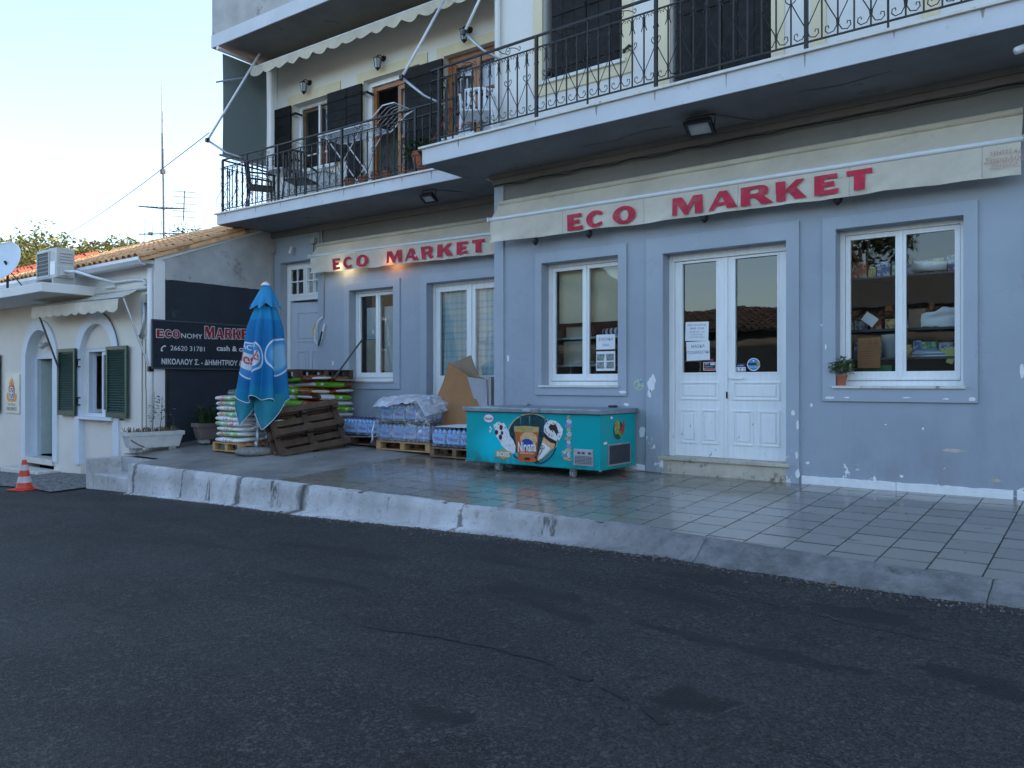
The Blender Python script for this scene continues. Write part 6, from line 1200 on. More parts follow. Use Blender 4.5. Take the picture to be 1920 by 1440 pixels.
# loose stretch film round the wrapped stack and the crumpled sheet on top
t = thing('stretch_film','crumpled clear stretch film wrapped round and over the water bottle stack','film',(-8.97,.25,zB_))
def wrap(a, b):
    q = [(-9.58,.60),(-9.58,-.07),(-8.38,-.07),(-8.38,.60)]; s = a*3; i = min(2, int(s)); f = s-i; x = q[i][0]+(q[i+1][0]-q[i][0])*f; y = q[i][1]+(q[i+1][1]-q[i][1])*f
    n = mnoise.noise(Vector((x*6, y*6, b*5)))*.018+mnoise.noise(Vector((x*17, y*17, b*12)))*.010; return (x+n*(1 if i == 2 else -1 if i == 0 else .3), y-(n if i == 1 else 0), zB_+.0+.60*b)
MB().grid(150, 26, wrap).build('side_wrap', MT['film'], t, smooth=True)
def cover(a, b):
    x = -9.62+1.30*a; y = -.16+.80*b; n = mnoise.noise(Vector((x*3, y*3, 2)))*.05+mnoise.noise(Vector((x*9, y*9, 4)))*.028+mnoise.noise(Vector((x*21, y*21, 7)))*.010
    e = max(0, .18-b)/.18; dr = -.10*e*e*(.6+.6*math.sin(a*3.2+1.0))-.22*max(0, a-.86)/.14-.14*max(0, .10-a)/.10; return (x+n*.3-.03*e, y-.05*e, zB_+.645+n+.06*math.sin(math.pi*min(1, b))+dr+.03*math.sin(a*3.1))
MB().grid(90, 60, cover).build('top_sheet', MT['filmw'], t, smooth=True)
def clump(a, b): th = 2*math.pi*a; ph = math.pi*(b-.5); n = 1+.45*mnoise.noise(Vector((math.cos(th)*2, math.sin(th)*2, b*4)))+.2*mnoise.noise(Vector((math.cos(th)*6, math.sin(th)*6, b*11))); return (-8.42+.24*math.cos(th)*math.cos(ph)*n, -.02+.16*math.sin(th)*math.cos(ph)*n, zB_+.56+.15*math.sin(ph)*n)
MB().grid(48, 24, clump).build('crumple', MT['film'], t, smooth=True)
MB().tube([(-9.59,-.09,zB_+.30),(-9.62,-.12,zB_+.15),(-9.60,-.13,zB_+.02),(-9.63,-.14,zB_-.05)], [.02,.012,.016,.006], 6).build('loose_strip', MT['filmw'], t, smooth=True)
# ================================================================ flattened cartons
def board(name, label, pts, y0, y1, th, mt):
    """polygon of (x,z); leans from y0 at the bottom to y1 at the top"""
    z_ = [p[1] for p in pts]; lo, hi = min(z_), max(z_); f = lambda z: y0+(y1-y0)*(z-lo)/(hi-lo); n = len(pts)
    mb = MB(); mb.add([(x, f(z), z) for x, z in pts] + [(x, f(z)+th, z) for x, z in pts], [tuple(range(n)), tuple(range(n, 2*n))[::-1]] + [(i, i+n, (i+1) % n+n, (i+1) % n) for i in range(n)])
    return tag(mb.build(name, MT[mt]), label, 'cardboard')
board('flattened_carton','large orange-brown flattened carton leaning behind the wrapped water stack', [(-8.72,.7),(-8.62,1.32),(-8.50,1.62),(-8.43,1.93),(-7.98,1.72),(-7.70,1.25),(-7.58,.7)], .20, .42, .012, 'cardboard')
board('flattened_carton','grey-brown carton flap rising behind the orange-brown carton', [(-8.50,1.4),(-8.60,1.90),(-8.14,2.05),(-7.95,1.72),(-7.75,1.66),(-7.75,1.2)], .50, .62, .010, 'cardboard2')
board('card_sheet','pale grey corrugated sheet between the carton and the upright boards', [(-7.96,1.70),(-7.58,1.66),(-7.50,.8),(-7.72,.8),(-7.78,1.28)], .30, .33, .008, 'greycard')
for i, (x, mt_) in enumerate(((-7.50,'greycard'),(-7.40,'cardboard2'),(-7.30,'greycard'),(-7.22,'cardboard2'))): item('flattened_carton', ('first','second','third','last')[i]+' upright flattened carton from the left beside the wall corner', 'cardboard', MB(T(x,.32,.6) @ RZ(84+3*i)).box(0,.5,-.022,.022,0,1.10+.02*i), mt_)
# ================================================================ parasol
ub = Vector((-10.97,-1.37,0)); ub.z = zf(ub.x, ub.y)
t = thing('parasol_stone','round pebbled concrete parasol base on the terrace','parasol base', ub); MT['pebble'] = mat('pebble_concrete', (.24,.23,.21), .9, var=.6, vs=45, bump=.9, bs=60, c2=(.08,.08,.08), thr=(.56,.60), s2=55)
MB().lathe([(.30,-.01),(.335,.02),(.33,.06),(.27,.095),(.06,.105),(.04,.105)], 32, T(ub)).build('stone', MT['pebble'], t, smooth=True); MB().lathe([(.034,.09),(.034,.20)], 14, T(ub)).build('sleeve', MT['galv'], t, smooth=True)
t = thing('parasol','closed blue parasol with teal lining standing on the pebbled base','parasol', ub)
axd = Vector((.148*math.cos(R(37.5)), .148*math.sin(R(37.5)), 2.78)); Mu = axes(ub, Vector((math.cos(R(37.5)), math.sin(R(37.5)), 0)), Vector((-math.sin(R(37.5)), math.cos(R(37.5)), 0)), axd/2.78)
MB(Mu).tube([(0,0,.10),(0,0,2.7)], .024, 12).build('pole', MT['wmetal'], t, smooth=True); MB(Mu).tube([(0,0,.10),(0,0,.42)], .030, 12).build('pole_sleeve', MT['galv'], t, smooth=True); MB(Mu).tube([(-.02,-.03,.44),(-.12,-.06,.39)], .010, 6).build('tilt_lever', MT['wmetal'], t)
MB(Mu).lathe([(.075,2.70),(.07,2.725),(.04,2.75),(.012,2.765)], 16).build('cap', MT['wmetal'], t, smooth=True)
NF = 8
def rad(th, h):
    u_ = (2.36-h)/1.5; u_ = max(0, min(1, u_)); base = .140+.09*min(1, u_*4.5)**.7+.105*u_; fold = math.cos(NF*th+.8+.6*math.sin(th*2)); return base*(1+.30*fold*(.35+.65*u_)) + .04*u_*math.sin(th+.9)
def hem(th):                               # th = 0 faces the camera, positive to its right
    return .90+.05*math.cos(NF*th+.8)-.10*math.exp(-((th-.75)/.28)**2)-.05*math.exp(-((th-1.2)/.4)**2)+.03*math.sin(3*th)
def can(th, b, off=0.0):
    h = 2.36+(hem(th)-2.36)*b; r = rad(th, h)+off; cx = .02*(1-b)+.02*b; return (cx+r*math.sin(th)*1.05, -r*math.cos(th)*.85, h)
m = NM('parasol_cloth'); u = m.n('TexCoord', out=2); uu, vv, _ = m.xyz(u)
def disc(cu_, cv_, r, asp): dx = m.math('MULTIPLY', m.math('SUBTRACT', uu, cu_), asp); dy = m.math('SUBTRACT', vv, cv_); return m.math('SQRT', m.math('ADD', m.math('MULTIPLY', dx, dx), m.math('MULTIPLY', dy, dy)))
col = m.mix(m.smooth(vv, .13, .15), (.012,.22,.44), (.008,.155,.37)); col = m.mix(m.smooth(vv, .84, .90), col, (.008,.20,.36))
for cu_, cv_ in ((.42,.57),(.675,.52),(.02,.5)):
    d = disc(cu_, cv_, 1, 1.55); dk = m.math('SUBTRACT', vv, cv_)
    col = m.mix(m.smooth(d, .192, .188), col, (.62,.68,.72)); col = m.mix(m.smooth(d, .176, .172), col, (.045,.24,.50))
    if .3 < cu_ < .5: col = m.mix(m.math('MULTIPLY', m.smooth(d, .15, .146), m.smooth(m.math('ABSOLUTE', m.math('SUBTRACT', dk, .015)), .085, .082)), col, (.62,.64,.66))
    else: col = m.mix(m.smooth(d, .16, .10), col, (.20,.42,.58))
m.set('Base Color', col); m.set('Roughness', .7); m.set('Specular IOR Level', .25); m.bump(m.noise(m.obj(), 9, 4), .25, .01); MT['parasol'] = m.mat
def uvgrid(mb_name, mt, fn, nx, ny, parent):
    mb = MB(Mu).grid(nx, ny, fn); o = mb.build(mb_name, mt, parent, smooth=True, M=I4); me = o.data; uv = me.uv_layers.new(name='UVMap')
    return o
mbu = MB(Mu); nx, ny = 160, 40; mbu.grid(nx, ny, lambda a, b: can(-math.pi+2*math.pi*a, b))
oc = mbu.build('canopy', MT['parasol'], t, smooth=True, M=I4); uvl = oc.data.uv_layers.new(name='UVMap'); Mi = Mu.inverted()
for pol in oc.data.polygons:
    us = []
    for li in pol.loop_indices:
        v_ = Mi @ oc.data.vertices[oc.data.loops[li].vertex_index].co; th = math.atan2((v_.x-.02)/1.05, -v_.y/.85); b = (2.36-v_.z)/(2.36-hem(th)); us.append([.5+th/(2*math.pi), b, li])
    if max(q[0] for q in us)-min(q[0] for q in us) > .5:
        for q in us:
            if q[0] < .5: q[0] += 1
    for q in us: uvl.data[q[2]].uv = (q[0], q[1])
def vent(a, b): th = -math.pi+2*math.pi*a; f = math.cos(NF*th+.8+.6*math.sin(th*2)); r = .05+.185*b**.8*(1+.22*f*b); h = 2.70-.34*b-.035*f*b+.02*math.sin(th*3)*b; return (.02+r*math.sin(th), -r*math.cos(th)*.85, h)
MT['pblue'] = mat('parasol_top_cloth', (.012,.225,.45), .7, var=.1, vs=6); MB(Mu).grid(120, 12, vent).build('vent_flap', MT['pblue'], t, smooth=True, M=I4)
MT['lining'] = mat('teal_lining', (.008,.20,.27), .75, var=.15, vs=5)
for nm, x0_, x1_, zt, zb_, yy in (('hanging_lobe',-.34,-.02,.98,.455,-.10),('hanging_lobe',-.015,.44,.96,.40,-.16)):
    def lobe(a, b, x0_=x0_, x1_=x1_, zt=zt, zb_=zb_, yy=yy):
        x = x0_+(x1_-x0_)*a; pk_ = (.30 if x0_ < -.1 else .36); q_ = abs(a-pk_)/(pk_ if a < pk_ else 1-pk_); prof = 1-q_**1.6*(.45 if a < pk_ else .72); return (x+.03*math.sin(b*3)*(a-.5), yy-.10*math.sin(math.pi*a)+.05*math.sin(a*9)*b, zt-(zt-zb_)*b*max(.15, prof))
    MB(Mu).grid(26, 14, lobe).build(nm, MT['lining'], t, smooth=True, M=I4)
    MB(Mu).tube([lobe(i/40, 1.0) for i in range(41)], .006, 4).build('trim', MT['offwhite'], t, M=I4)
MB(Mu).tube([can(-math.pi+2*math.pi*i/120, 1.0) for i in range(120)], .007, 4, closed=True).build('trim', MT['offwhite'], t, M=I4)
def ctext(s, a0, a1, b0, h, mt, bold):
    v, f = text_mesh(s, 1, bold); wd = max(q[0] for q in v); hh = max(q[1] for q in v); mb = MB(Mu)
    mb.add([can(-math.pi+2*math.pi*(a0+(a1-a0)*x/wd), b0-h*y/hh, .006) for x, y in v], f); return mb.build('lettering', MT[mt], t, M=I4)
ctext('Nestlé',.33,.51,.605,.105,'stred',.02); ctext('ACTA',.36,.48,.46,.05,'offwhite',.01)
item('plastic_bag','crumpled translucent plastic hanging on the side of the white sacks','plastic', MB().grid(20, 24, lambda a, b: (-11.09+.10*math.sin(a*5+b*3)+.06*mnoise.noise(Vector((a*4,b*4,3))), -1.34+.34*a, 1.08-.55*b+.05*mnoise.noise(Vector((a*5,b*5,9))))), 'film', smooth=True)
item('plastic_bag','crumpled plastic film bunched on top of the white sacks','plastic', MB().grid(40, 20, lambda a, b: (-11.52+.30*math.cos(6.283*a)*math.cos(3.14*(b-.5))*(1+.4*mnoise.noise(Vector((a*6,b*5,1)))), -1.25+.22*math.sin(6.283*a)*math.cos(3.14*(b-.5)), zf(-11.5,-1.3)+.955+.07*math.sin(3.14*(b-.5))*(1+.6*mnoise.noise(Vector((a*9,b*5,2)))))), 'film', smooth=True)
# ================================================================ planters and cone
def planter(name, label, M, L, Wd, H, mt, crack=True):
    t = thing(name, label, 'planter', M.translation); a, b = .82, .94
    mb = MB(M); r = [(L*a/2,Wd*a/2,.05),(L*b/2,Wd*b/2,H-.07),(L/2,Wd/2,H-.07),(L/2,Wd/2,H),(L/2-.035,Wd/2-.035,H),(L*.86/2,Wd*.80/2,H-.05)]
    vs = [(sx*x, sy*y, z) for x, y, z in r for sx, sy in ((-1,-1),(1,-1),(1,1),(-1,1))]; fs = [(i*4+j, i*4+(j+1) % 4, (i+1)*4+(j+1) % 4, (i+1)*4+j) for i in range(len(r)-1) for j in range(4)] + [(3,2,1,0)]
    mb.add(vs, fs); mb.build('trough', MT[mt], t, bevel=.006); k = len(r)-1
    MB(M).grid(14, 6, lambda u_, v_: ((u_-.5)*L*.88,(v_-.5)*Wd*.80,H-.035+.03*mnoise.noise(Vector((u_*6,v_*4,L))))).build('soil', MT['soil'], t)
    for s in (-1, 1): MB(M).box(s*L*.3-.06,s*L*.3+.06,-Wd*.35,Wd*.35,-.02,.051).build('foot', MT['gconc'], t)
    if crack: MB(M).tube([(-L*.44,-Wd*.49,H*.62),(-L*.36,-Wd*.475,H*.45),(-L*.28,-Wd*.455,H*.30),(-L*.2,-Wd*.44,H*.2)], .006, 4).build('crack', MT['black'], t)
    return t
MT['plaw'] = mat('planter_concrete', (.52,.53,.52), .85, var=.15, vs=6, bump=.5, bs=40, c2=(.22,.19,.15), thr=(.6,.75), s2=5); MT['plab'] = mat('brown_planter', (.16,.13,.11), .9, var=.25, vs=6, bump=.4)
M1 = T(-13.07,-1.98,zf(-13.07,-1.98)+.02) @ RZ(82) ; t = planter('planter','long white concrete planter with dry weeds at the corner step', M1, .95, .37, .32, 'plaw'); 
MT['dry'] = mat('dry_grass', (.16,.11,.06), .9, var=.4); MT['purple'] = mat('purple_flower', (.22,.08,.40), .6); MT['grass'] = mat('dark_grass_leaf', (.030,.060,.022), .6, var=.5, vs=10)
def blades(M, n, L, Wd, h, parent, mt, seed, spread=.5, name='blades', wd=.007):
    rn = random.Random(seed); mb = MB(M)
    for i in range(n):
        x, y = rn.uniform(-L/2, L/2), rn.uniform(-Wd/2, Wd/2); a = rn.random()*6.283; hh = h*rn.uniform(.5, 1.15); s = spread*rn.uniform(.3, 1.2)*hh; d = Vector((math.cos(a), math.sin(a), 0)); q = Vector((-d.y, d.x, 0))*wd; b = Vector((x, y, 0)); m1 = b+d*s*.35+Vector((0,0,hh*.7)); m2 = b+d*s+Vector((0,0,hh*rn.uniform(.55, 1.0)))
        mb.add([b-q, b+q, m1+q, m1-q, m2], [(0,1,2,3),(3,2,4)])
    return mb.build(name, MT[mt], parent)
blades(M1 @ T(0,0,.31), 150, .9, .28, .10, t, 'dry', 5, 1.2, 'dry_weeds')
wv = MB(M1)
for i, (x, y, h) in enumerate(((.10,-.05,.62),(.22,.02,.48),(.02,.08,.70),(.30,-.08,.40))): wv.tube([(x,y,.30),(x+.03,y,.30+h*.5),(x+.05*((-1)**i),y+.03,.30+h)], [.006,.005,.003], 5)
wv.build('weed_stems', MT['grass'], t); leaves(M1 @ T(.12,0,.40), 60, .16, .55, .06, t, MT['leafd'], 14, 'weed_leaves')
for x, y, z in ((.06,.03,.62),(.15,-.02,.66),(.12,.08,.90),(.28,-.05,.58),(.33,-.1,.68)): MB(M1).lathe([(.004,0),(.022,.012),(.026,.02),(.008,.022)], 8, T(x,y,z)).build('flower', MT['purple'], t)
M2 = T(-12.72,-.98,zf(-12.72,-.98)+.02) @ RZ(80); t = planter('planter','brown concrete planter with a tuft of grassy leaves by the gable wall', M2, .80, .36, .33, 'plab', False); blades(M2 @ T(-.02,0,.28), 420, .62, .26, .40, t, 'grass', 6, 1.1, 'grass_tuft', .008)
c0 = Vector((-14.60,-3.40,0)); c0.z = zs(c0.x, c0.y); t = thing('traffic_cone','orange traffic cone with two reflective bands on the street','traffic cone', c0); MT['cone'] = mat('cone_orange', (.62,.055,.02), .5, var=.12, vs=8); MT['refl'] = mat('reflective_band', (.50,.48,.50), .4, var=.12, vs=14)
zt_ = .51; rr = lambda z: .135-(.135-.032)*z/zt_
MB(T(c0)).box(-.18,.18,-.18,.18,0,.03,RZ(20)).build('base', MT['cone'], t, bevel=.012); MB().lathe([(rr(.03)+.015,.028),(rr(.05),.05)] + [(rr(z),z) for z in (.1,.3,.48)] + [(rr(zt_),zt_),(.02,zt_)], 28, T(c0)).build('body', MT['cone'], t, smooth=True)
for a, b in ((.13,.235),(.335,.43)): MB().lathe([(rr(a)+.002,a),(rr(b)+.002,b)], 28, T(c0), False).build('band', MT['refl'], t, smooth=True)
# ================================================================ things on the left balcony
ZF = ZB-.025
def lp(u, v, z): return ML @ Vector((u, v, z))
t = thing('drying_rack','white folding clothes drying rack standing on the left balcony','drying rack', lp(-3.1,-.7,ZF)); k = MB(ML)
rk = [(-3.75,-.95,5.86),(-2.55,-.95,5.86),(-2.55,-.40,5.86),(-3.75,-.40,5.86)]
MB(ML).tube(rk, .011, 6, closed=True).build('frame', MT['wmetal'], t)
for i in range(12): y = -.92+.045*i; MB(ML).tube([(-3.74,y,5.865),(-2.56,y,5.865)], .0045, 4).build('line', MT['wmetal'], t)
MB(ML).tube([(-2.55,-.95,5.86),(-2.2,-.95,6.08),(-2.0,-.9,6.10),(-2.0,-.45,6.10),(-2.2,-.4,6.08),(-2.55,-.4,5.86)], .011, 6).build('wing', MT['wmetal'], t)
for i in range(6): y = -.86+.08*i; MB(ML).tube([(-2.5,y,5.89),(-2.2,y,6.07),(-2.02,y,6.09)], .0045, 4).build('wing_line', MT['wmetal'], t)
for s in (-.92,-.44): MB(ML).tube([(-3.6,s,ZF),(-2.7,s,5.85)], .011, 6).build('leg', MT['wmetal'], t); MB(ML).tube([(-2.7,s,ZF),(-3.6,s,5.85)], .011, 6).build('leg', MT['wmetal'], t)
def chair(M, mt, label, name='chair', arms=True):
    t = thing(name, label, 'chair', M.translation)
    MB(M).box(-.23,.23,-.23,.23,.42,.45).build('seat', MT[mt], t, bevel=.01)
    for x, y in ((-.21,-.21),(.21,-.21)): MB(M).tube([(x*1.08,y*1.1,0),(x,y,.44),(x*1.05,y,.64)], .016, 6).build('leg', MT[mt], t)
    for x, y in ((-.21,.21),(.21,.21)): MB(M).tube([(x*1.08,y*1.25,0),(x,y,.44),(x,y*1.25,.88)], .016, 6).build('leg', MT[mt], t)
    if arms:
        for s in (-1, 1): MB(M).tube([(s*.225,-.23,.64),(s*.24,0,.66),(s*.22,.24,.66)], .018, 6).build('arm', MT[mt], t)
    b = MB(M)
    MB(M).tube([(-.21,.26,.88),(0,.29,.92),(.21,.26,.88)], .018, 6).build('back_rail', MT[mt], t)
    for i in range(5): x = -.15+.075*i; MB(M).box(x-.018,x+.018,.235,.25,.46,.90).build('back_slat', MT[mt], t)
    return t
chair(ML @ T(-5.55,-.75,ZF) @ RZ(150), 'black', 'black armchair at the outer end of the left balcony'); chair(ML @ T(-4.55,-.65,ZF) @ RZ(200), 'black', 'black armchair below the shuttered balcony window'); chair(T(-6.95,-.62,ZB) @ RZ(35), 'wmetal', 'white plastic armchair at the near end of the upper right balcony')
t = thing('balcony_table','white round balcony table between the black armchairs','table', lp(-5.05,-.55,ZF)); MB(ML).lathe([(.33,.68),(.34,.69),(.34,.70),(.33,.71)], 24, T(-5.05,-.55,ZF)).build('table_top', MT['wmetal'], t); MB(ML).tube([(-5.05,-.55,ZF),(-5.05,-.55,ZF+.68)], .03, 8).build('leg', MT['wmetal'], t)
t = thing('cabinet','low white cabinet against the wall below the shuttered balcony window','cabinet', lp(-4.9,-.15,ZF)); MB(ML).box(-5.4,-4.3,-.33,-.03,ZF,ZF+.66).build('carcass', MT['wmetal'], t, bevel=.006); MB(ML).box(-5.44,-4.26,-.36,-.02,ZF+.661,ZF+.69).build('top', MT['marble'], t)
chair(ML @ T(-.75,-.42,ZF+.55) @ RZ(170), 'black', 'black chair stacked upside by the curtained balcony door', arms=True); t = thing('plastic_table','white plastic table beside the curtained balcony door','table', lp(-.75,-.5,ZF)); MB(ML).box(-1.1,-.42,-.85,-.2,ZF+.5,ZF+.54).build('table_top', MT['wmetal'], t, bevel=.008)
for x in (-1.05,-.47):
    for y in (-.8,-.25): MB(ML).tube([(x,y,ZF),(x,y,ZF+.5)], .025, 6).build('leg', MT['wmetal'], t)
for i, (u_, r_, h_, l) in enumerate(((-2.95,.085,.17,'leftmost small terracotta pot along the left balcony edge'),(-2.62,.085,.16,'second small terracotta pot along the left balcony edge'),(-2.34,.08,.16,'third small terracotta pot along the left balcony edge'),(-2.08,.08,.16,'fourth small terracotta pot along the left balcony edge'),(-1.35,.15,.34,'large terracotta pot with trailing plant at the end of the left balcony'),(-.98,.08,.12,'small red pot beside the large terracotta pot'))):
    t = thing('flower_pot', l, 'flower pot', lp(u_,-.98,ZF), 'pots on the left balcony'); pot(ML @ T(u_,-.97,ZF), r_, h_, t)
    if i == 4: leaves(ML @ T(u_,-.97,ZF+.30), 260, .24, .30, .09, t, MT['leafd'], 31, 'leaves', .12)
    else: leaves(ML @ T(u_,-.97,ZF+h_*.8), 25, .06, .10, .05, t, MT['leafd'], 40+i)
t = thing('broom','broom with red handle leaning on the dark shutter of the left balcony','broom', lp(-1.45,-.7,ZF)); MB(ML).tube([(-1.62,-.85,ZF+.1),(-1.25,-.12,6.35)], .013, 6).build('handle', MT['stred'], t); MB(ML).box(-1.72,-1.52,-.9,-.8,ZF,ZF+.12).build('head', MT['terra'], t)
t = thing('orange_curtain','orange cloth behind the lower panes of the shuttered balcony window','cloth', lp(-4.9,.3,5.8)); MB(ML).grid(20, 4, lambda a, b: (-5.15+.62*a,.30+.02*math.sin(a*22),5.80+.42*b)).build('cloth', mat('orange_cloth', (.62,.14,.04), .8), t, smooth=True)
# roller blind at the open end of the left balcony
t = thing('side_blind','grey-green drop blind closing the outer end of the left balcony','blind', lp(-6.26,-.6,5.9)); MB(ML).grid(6, 12, lambda a, b: (-6.26+.02*math.sin(b*3),-1.09+1.0*a,5.93+1.92*b)).build('cloth', MT['blind'], t, smooth=True); MB(ML).tube([(-6.26,-1.16,5.92),(-6.26,-.05,5.90)], .022, 8).build('bottom_bar', MT['galv'], t); MB(ML).tube([(-6.26,-1.2,7.92),(-6.26,-.02,7.88)], .035, 8).build('roller', MT['wmetal'], t); MB(ML).tube([(-6.27,-1.22,7.27),(-6.0,-.75,7.45)], .016, 6).build('stay', MT['galv'], t)
# upper awning with drop arms
t = thing('balcony_awning','cream scalloped awning drawn in under the roof slab above the left balcony','awning', lp(-3.2,-.5,7.5)); bx0, bx1 = -6.02,.10
MB(ML).grid(80, 8, lambda a, b: (bx0-.25*(1-b)+(bx1-bx0+.25*(1-b))*a,-.12-.50*b,7.97-.30*b-.05*math.sin(math.pi*b)+.012*mnoise.noise(Vector((a*30,b*2,3))))).build('canopy_cloth', MT['canvas2'], t, smooth=True)
MB(ML).grid(220, 4, lambda a, b: (bx0+(bx1-bx0)*a,-.64-.02*math.sin(a*90)*b,7.67-b*(.13+.07*abs(math.sin(math.pi*a*17))))).build('valance', MT['canvas2'], t, smooth=True); MB(ML).tube([(bx0-.02,-.63,7.66),(bx1,-.63,7.66)], .02, 8).build('front_bar', MT['wmetal'], t)
for top_, el_, end_ in (((-5.72,-.66,7.86),(-6.18,-1.46,6.10),(-5.62,-1.12,5.76)),((-1.05,-.66,7.72),(-1.36,-1.40,6.20),(-.80,-1.12,5.76)),((-.05,-.66,8.0),(-.32,-1.2,6.68),(.16,-1.0,6.25))):
    MB(ML).tube([top_, el_], .020, 8).build('drop_arm', MT['wmetal'], t, smooth=True); mid_ = tuple((el_[i]*.45+end_[i]*.55) - (.05 if i == 2 else 0) for i in range(3)); MB(ML).tube([el_, mid_, end_], .020, 8).build('lower_arm', MT['galv'], t, smooth=True); MB(ML).box(el_[0]-.03,el_[0]+.03,el_[1]-.03,el_[1]+.03,el_[2]-.035,el_[2]+.035).build('elbow', MT['black'], t)
# ================================================================ houses beyond and across the street
MT['shadedwall'] = mat('shade_darkened_wall', (.14,.135,.125), .9, var=.3, vs=2); MT['shadedtile'] = mat('shade_darkened_tile', (.075,.055,.048), .85, var=.3, vs=6, rand=.2)  # wall and tile colours darkened to stand for shade in the window reflections
def simple_house(name, label, x0, x1, y0, y1, zb, ze, zr, wallm, tilem, openings=(), front=-1, slope_out=.4):
    t = thing(name, label, 'house', ((x0+x1)/2, (y0+y1)/2, zb)); yf = y0 if front < 0 else y1
    MB().box(x0,x1,y0,y1,zb,ze).build('wall', MT[wallm], t); ym = (y0+y1)/2; o = slope_out; k = (zr-ze)/((y1-y0)/2)
    rf = MB().add([(x0-o,y0-o,ze-k*o),(x1+o,y0-o,ze-k*o),(x1+o,ym,zr),(x0-o,ym,zr),(x0-o,y1+o,ze-k*o),(x1+o,y1+o,ze-k*o)], [(0,1,2,3),(3,2,5,4),(0,4,5,1),(0,3,4),(1,5,2)]).build('roof', MT[tilem], t)
    L = math.hypot(ym-y0+o, k*(ym-y0+o)); c = MB(); n = max(5, int(L/.38))
    for i in range(n):
        for q in range(4):
            t0, t1 = math.pi*q/4, math.pi*(q+1)/4; a0, a1 = i*L/n, (i+1)*L/n+.02
            c.add([(.095*math.cos(t0),a0,.085*math.sin(t0)+.02),(.095*math.cos(t1),a0,.085*math.sin(t1)+.02),(.078*math.cos(t1),a1,.068*math.sin(t1)),(.078*math.cos(t0),a1,.068*math.sin(t0))], [(0,1,2,3)])
    pr = None; x = x0-o+.1
    while x < x1+o:
        M = (T(x,y0-o,ze-k*o+.01) @ RX(math.degrees(math.atan(k)))) if front < 0 else (T(x,y1+o,ze-k*o+.01) @ RZ(180) @ RX(math.degrees(math.atan(k))))
        if pr is None: pr = c.build('tile_course', MT[tilem], rf, M=M)
        else: inst('tile_course', pr, rf, M)
        x += .24
    for (a, b, c0_, d) in openings:
        yy0, yy1 = (yf-.02, yf+.05) if front < 0 else (yf-.05, yf+.02)
        wq = MB().holes(a,b,c0_,d,[(a+.08,b-.08,c0_+.08,d-.08)],yy0,yy1).build('window', MT['whitewood'], t); MB().box(a+.08,b-.08,yf-.01,yf+.012 if front > 0 else yf+.01,c0_+.08,d-.08).build('pane', MT['dgrey'], wq)
    return t, rf
simple_house('red_roofed_house','house with a red tiled roof beyond the white house',-36,-24.5,-2.0,6.5,-1.2,3.85,5.5,'whitewall','redtile',((-33,-31.8,.5,2.0),(-29,-27.8,.5,2.0)))
hs, rf = simple_house('opposite_house','tiled house across the street mirrored in the shop windows',-19,2.5,-22,-15.0,-.6,3.35,4.3,'shadedwall','shadedtile',((-16,-14.8,.9,2.4),(-12,-10.8,.9,2.4),(-8,-6.8,.9,2.4),(-3,-1.8,.9,2.4)), front=1)
simple_house('added_dark_house','dark house added across the street to darken the left window reflections',-46,-21,-28,-17.5,-1.5,6.6,8.2,'shadedwall','shadedtile',((-40,-38.8,3.2,4.8),(-34,-32.8,3.2,4.8),(-28,-26.8,3.2,4.8),(-40,-38.8,.2,1.8),(-34,-32.8,.2,1.8),(-28,-26.8,.2,1.8)), front=1)  # added to block the bright sky mirrored in the left windows
t = thing('roof_fence','brown timber and mesh fence on the roof of the house across the street','fence',(-5,-16.5,3.6))
for x in (-7.6,-6.5,-5.4,-4.3,-3.2,-2.1): MB().box(x-.07,x+.07,-16.55,-16.45,3.6,5.15).build('post', MT['palm'], t)
for z in (4.25,4.65,5.05): MB().box(-7.7,-2.0,-16.60,-16.555,z-.06,z+.06).build('rail', MT['palm'], t)
tag(MB().grid(1, 1, lambda a, b: (-7.7+5.7*a,-16.44,3.95+1.15*b)).build('mesh_screen', MT['dgrey'], t), kind='stuff')
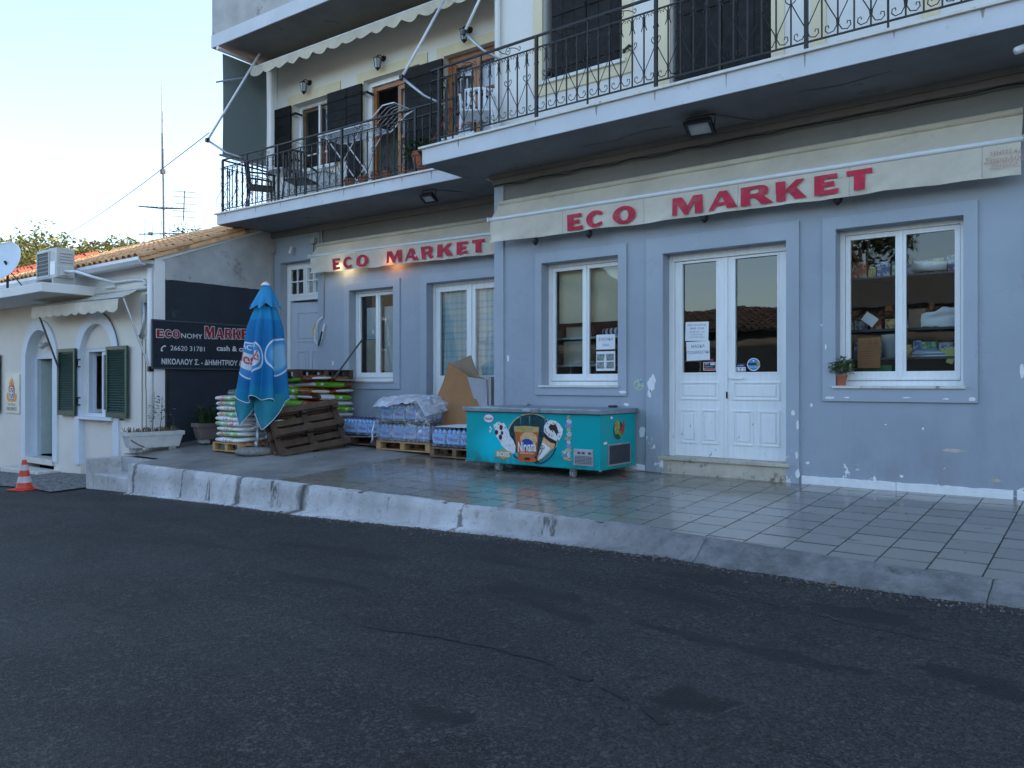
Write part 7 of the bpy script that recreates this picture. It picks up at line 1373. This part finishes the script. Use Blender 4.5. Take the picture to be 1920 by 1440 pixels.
# ================================================================ trees
def leaf_mat(name, c, tr=.35):
    m = NM(name); o = m.pos(); col = m.mix(m.smooth(m.noise(o, 1.1, 4, .6), .3, .7), tuple(k*.65 for k in c), tuple(k*1.3 for k in c)); m.set('Base Color', col); m.set('Roughness', .55)
    d = m.n('BsdfTranslucent', {0: m.mix(1.0, col, (1.5,1.4,.6), 'MULTIPLY')}); mx = m.n('MixShader', (tr, m.b.outputs[0], d)); m.t.links.new(mx, m.out.inputs[0]); return m.mat
MT['olive'] = leaf_mat('sunlit_foliage', (.105,.115,.030), .25); MT['dkfol'] = leaf_mat('dark_foliage', (.040,.060,.024), .18); MT['bark'] = mat('bark', (.09,.065,.045), .9, var=.4, vs=6, bump=.6)
def tree(label, x, y, h, rx, rz_, mt, seed, nclump, nleaf, size, name='tree', group='trees behind the white house'):
    rn = random.Random(seed); g = zs(x, y); t = thing(name, label, 'tree', (x, y, g), group); th = h-1.25*rz_; cz = g+h-rz_
    MB().tube([(x,y,g-.2),(x+.1,y,g+th*.5),(x+.05,y+.1,g+th),(x,y,cz)], [.28,.22,.17,.08], 8).build('trunk', MT['bark'], t, smooth=True)
    cl = []
    while len(cl) < nclump:
        v = Vector((rn.uniform(-1,1), rn.uniform(-1,1), rn.uniform(-.8,1)))
        if .25 < v.length < 1: cl.append(Vector((x+v.x*rx, y+v.y*rx, cz+v.z*rz_*(.85+.3*rn.random()))))
    for i in range(7): c = cl[i*len(cl)//7]; MB().tube([(x,y,g+th*(.7+.05*i)), Vector((x,y,cz)).lerp(c, .5)+Vector((0,0,-.2)), c], [.09,.05,.02], 6).build('limb', MT['bark'], t, smooth=True)
    mb = MB(); V, Fc = mb.v, mb.f
    for c in cl:
        cr = rx*rn.uniform(.16,.30)
        for i in range(nleaf):
            d = Vector((rn.gauss(0,1), rn.gauss(0,1), rn.gauss(0,.8))); d = d.normalized()*cr*rn.random()**.45; p0 = c+d; a = Vector((rn.uniform(-1,1), rn.uniform(-1,1), rn.uniform(-.7,.7))).normalized(); b = a.cross(Vector((rn.uniform(-1,1), rn.uniform(-1,1), rn.uniform(-1,1)))).normalized(); L = size*rn.uniform(.6,1.3)
            k = len(V); V.extend((p0-a*L*.5, p0+b*L*.22, p0+a*L*.5, p0-b*L*.22)); Fc.append((k,k+1,k+2,k+3)); mb.mi.append(0)
    me = bpy.data.meshes.new('crown'); me.from_pydata([tuple(q-Vector((x,y,cz))) for q in V], [], Fc); me.materials.append(MT[mt]); o = bpy.data.objects.new('crown', me); link(o, t, T(x,y,cz)); return t
tree('broad sunlit yellow-green tree behind the satellite dish',-33.6,3.6,7.4,4.4,2.3,'olive',1,130,620,.19); tree('second yellow-green tree behind the air conditioner',-31.0,6.4,7.45,2.6,1.7,'olive',2,70,540,.18)
tree('low dark green tree showing just above the tiled roof',-30.2,9.2,8.1,3.0,1.9,'dkfol',3,70,480,.18); tree('small dark tree beside the aerial mast above the roof ridge',-28.2,9.9,8.75,1.8,1.5,'dkfol',4,44,460,.16); tree('tall dark tree at the outer left beyond the red-roofed house',-40,6.0,8.2,3.6,2.6,'dkfol',5,60,120,.22)
tree('tree behind the house across the street, mirrored in the glass',-20.5,-27,6.6,4.0,2.4,'dkfol',7,60,90,.28,group='trees across the street'); tree('round tree rising over the roof fence across the street',-8.0,-25,9.5,2.6,3.0,'dkfol',8,55,90,.28,group='trees across the street'); tree('tree at the end of the street seen in the narrow window reflection',-27,-22,7.0,4.5,2.6,'dkfol',9,60,90,.30,group='trees across the street')
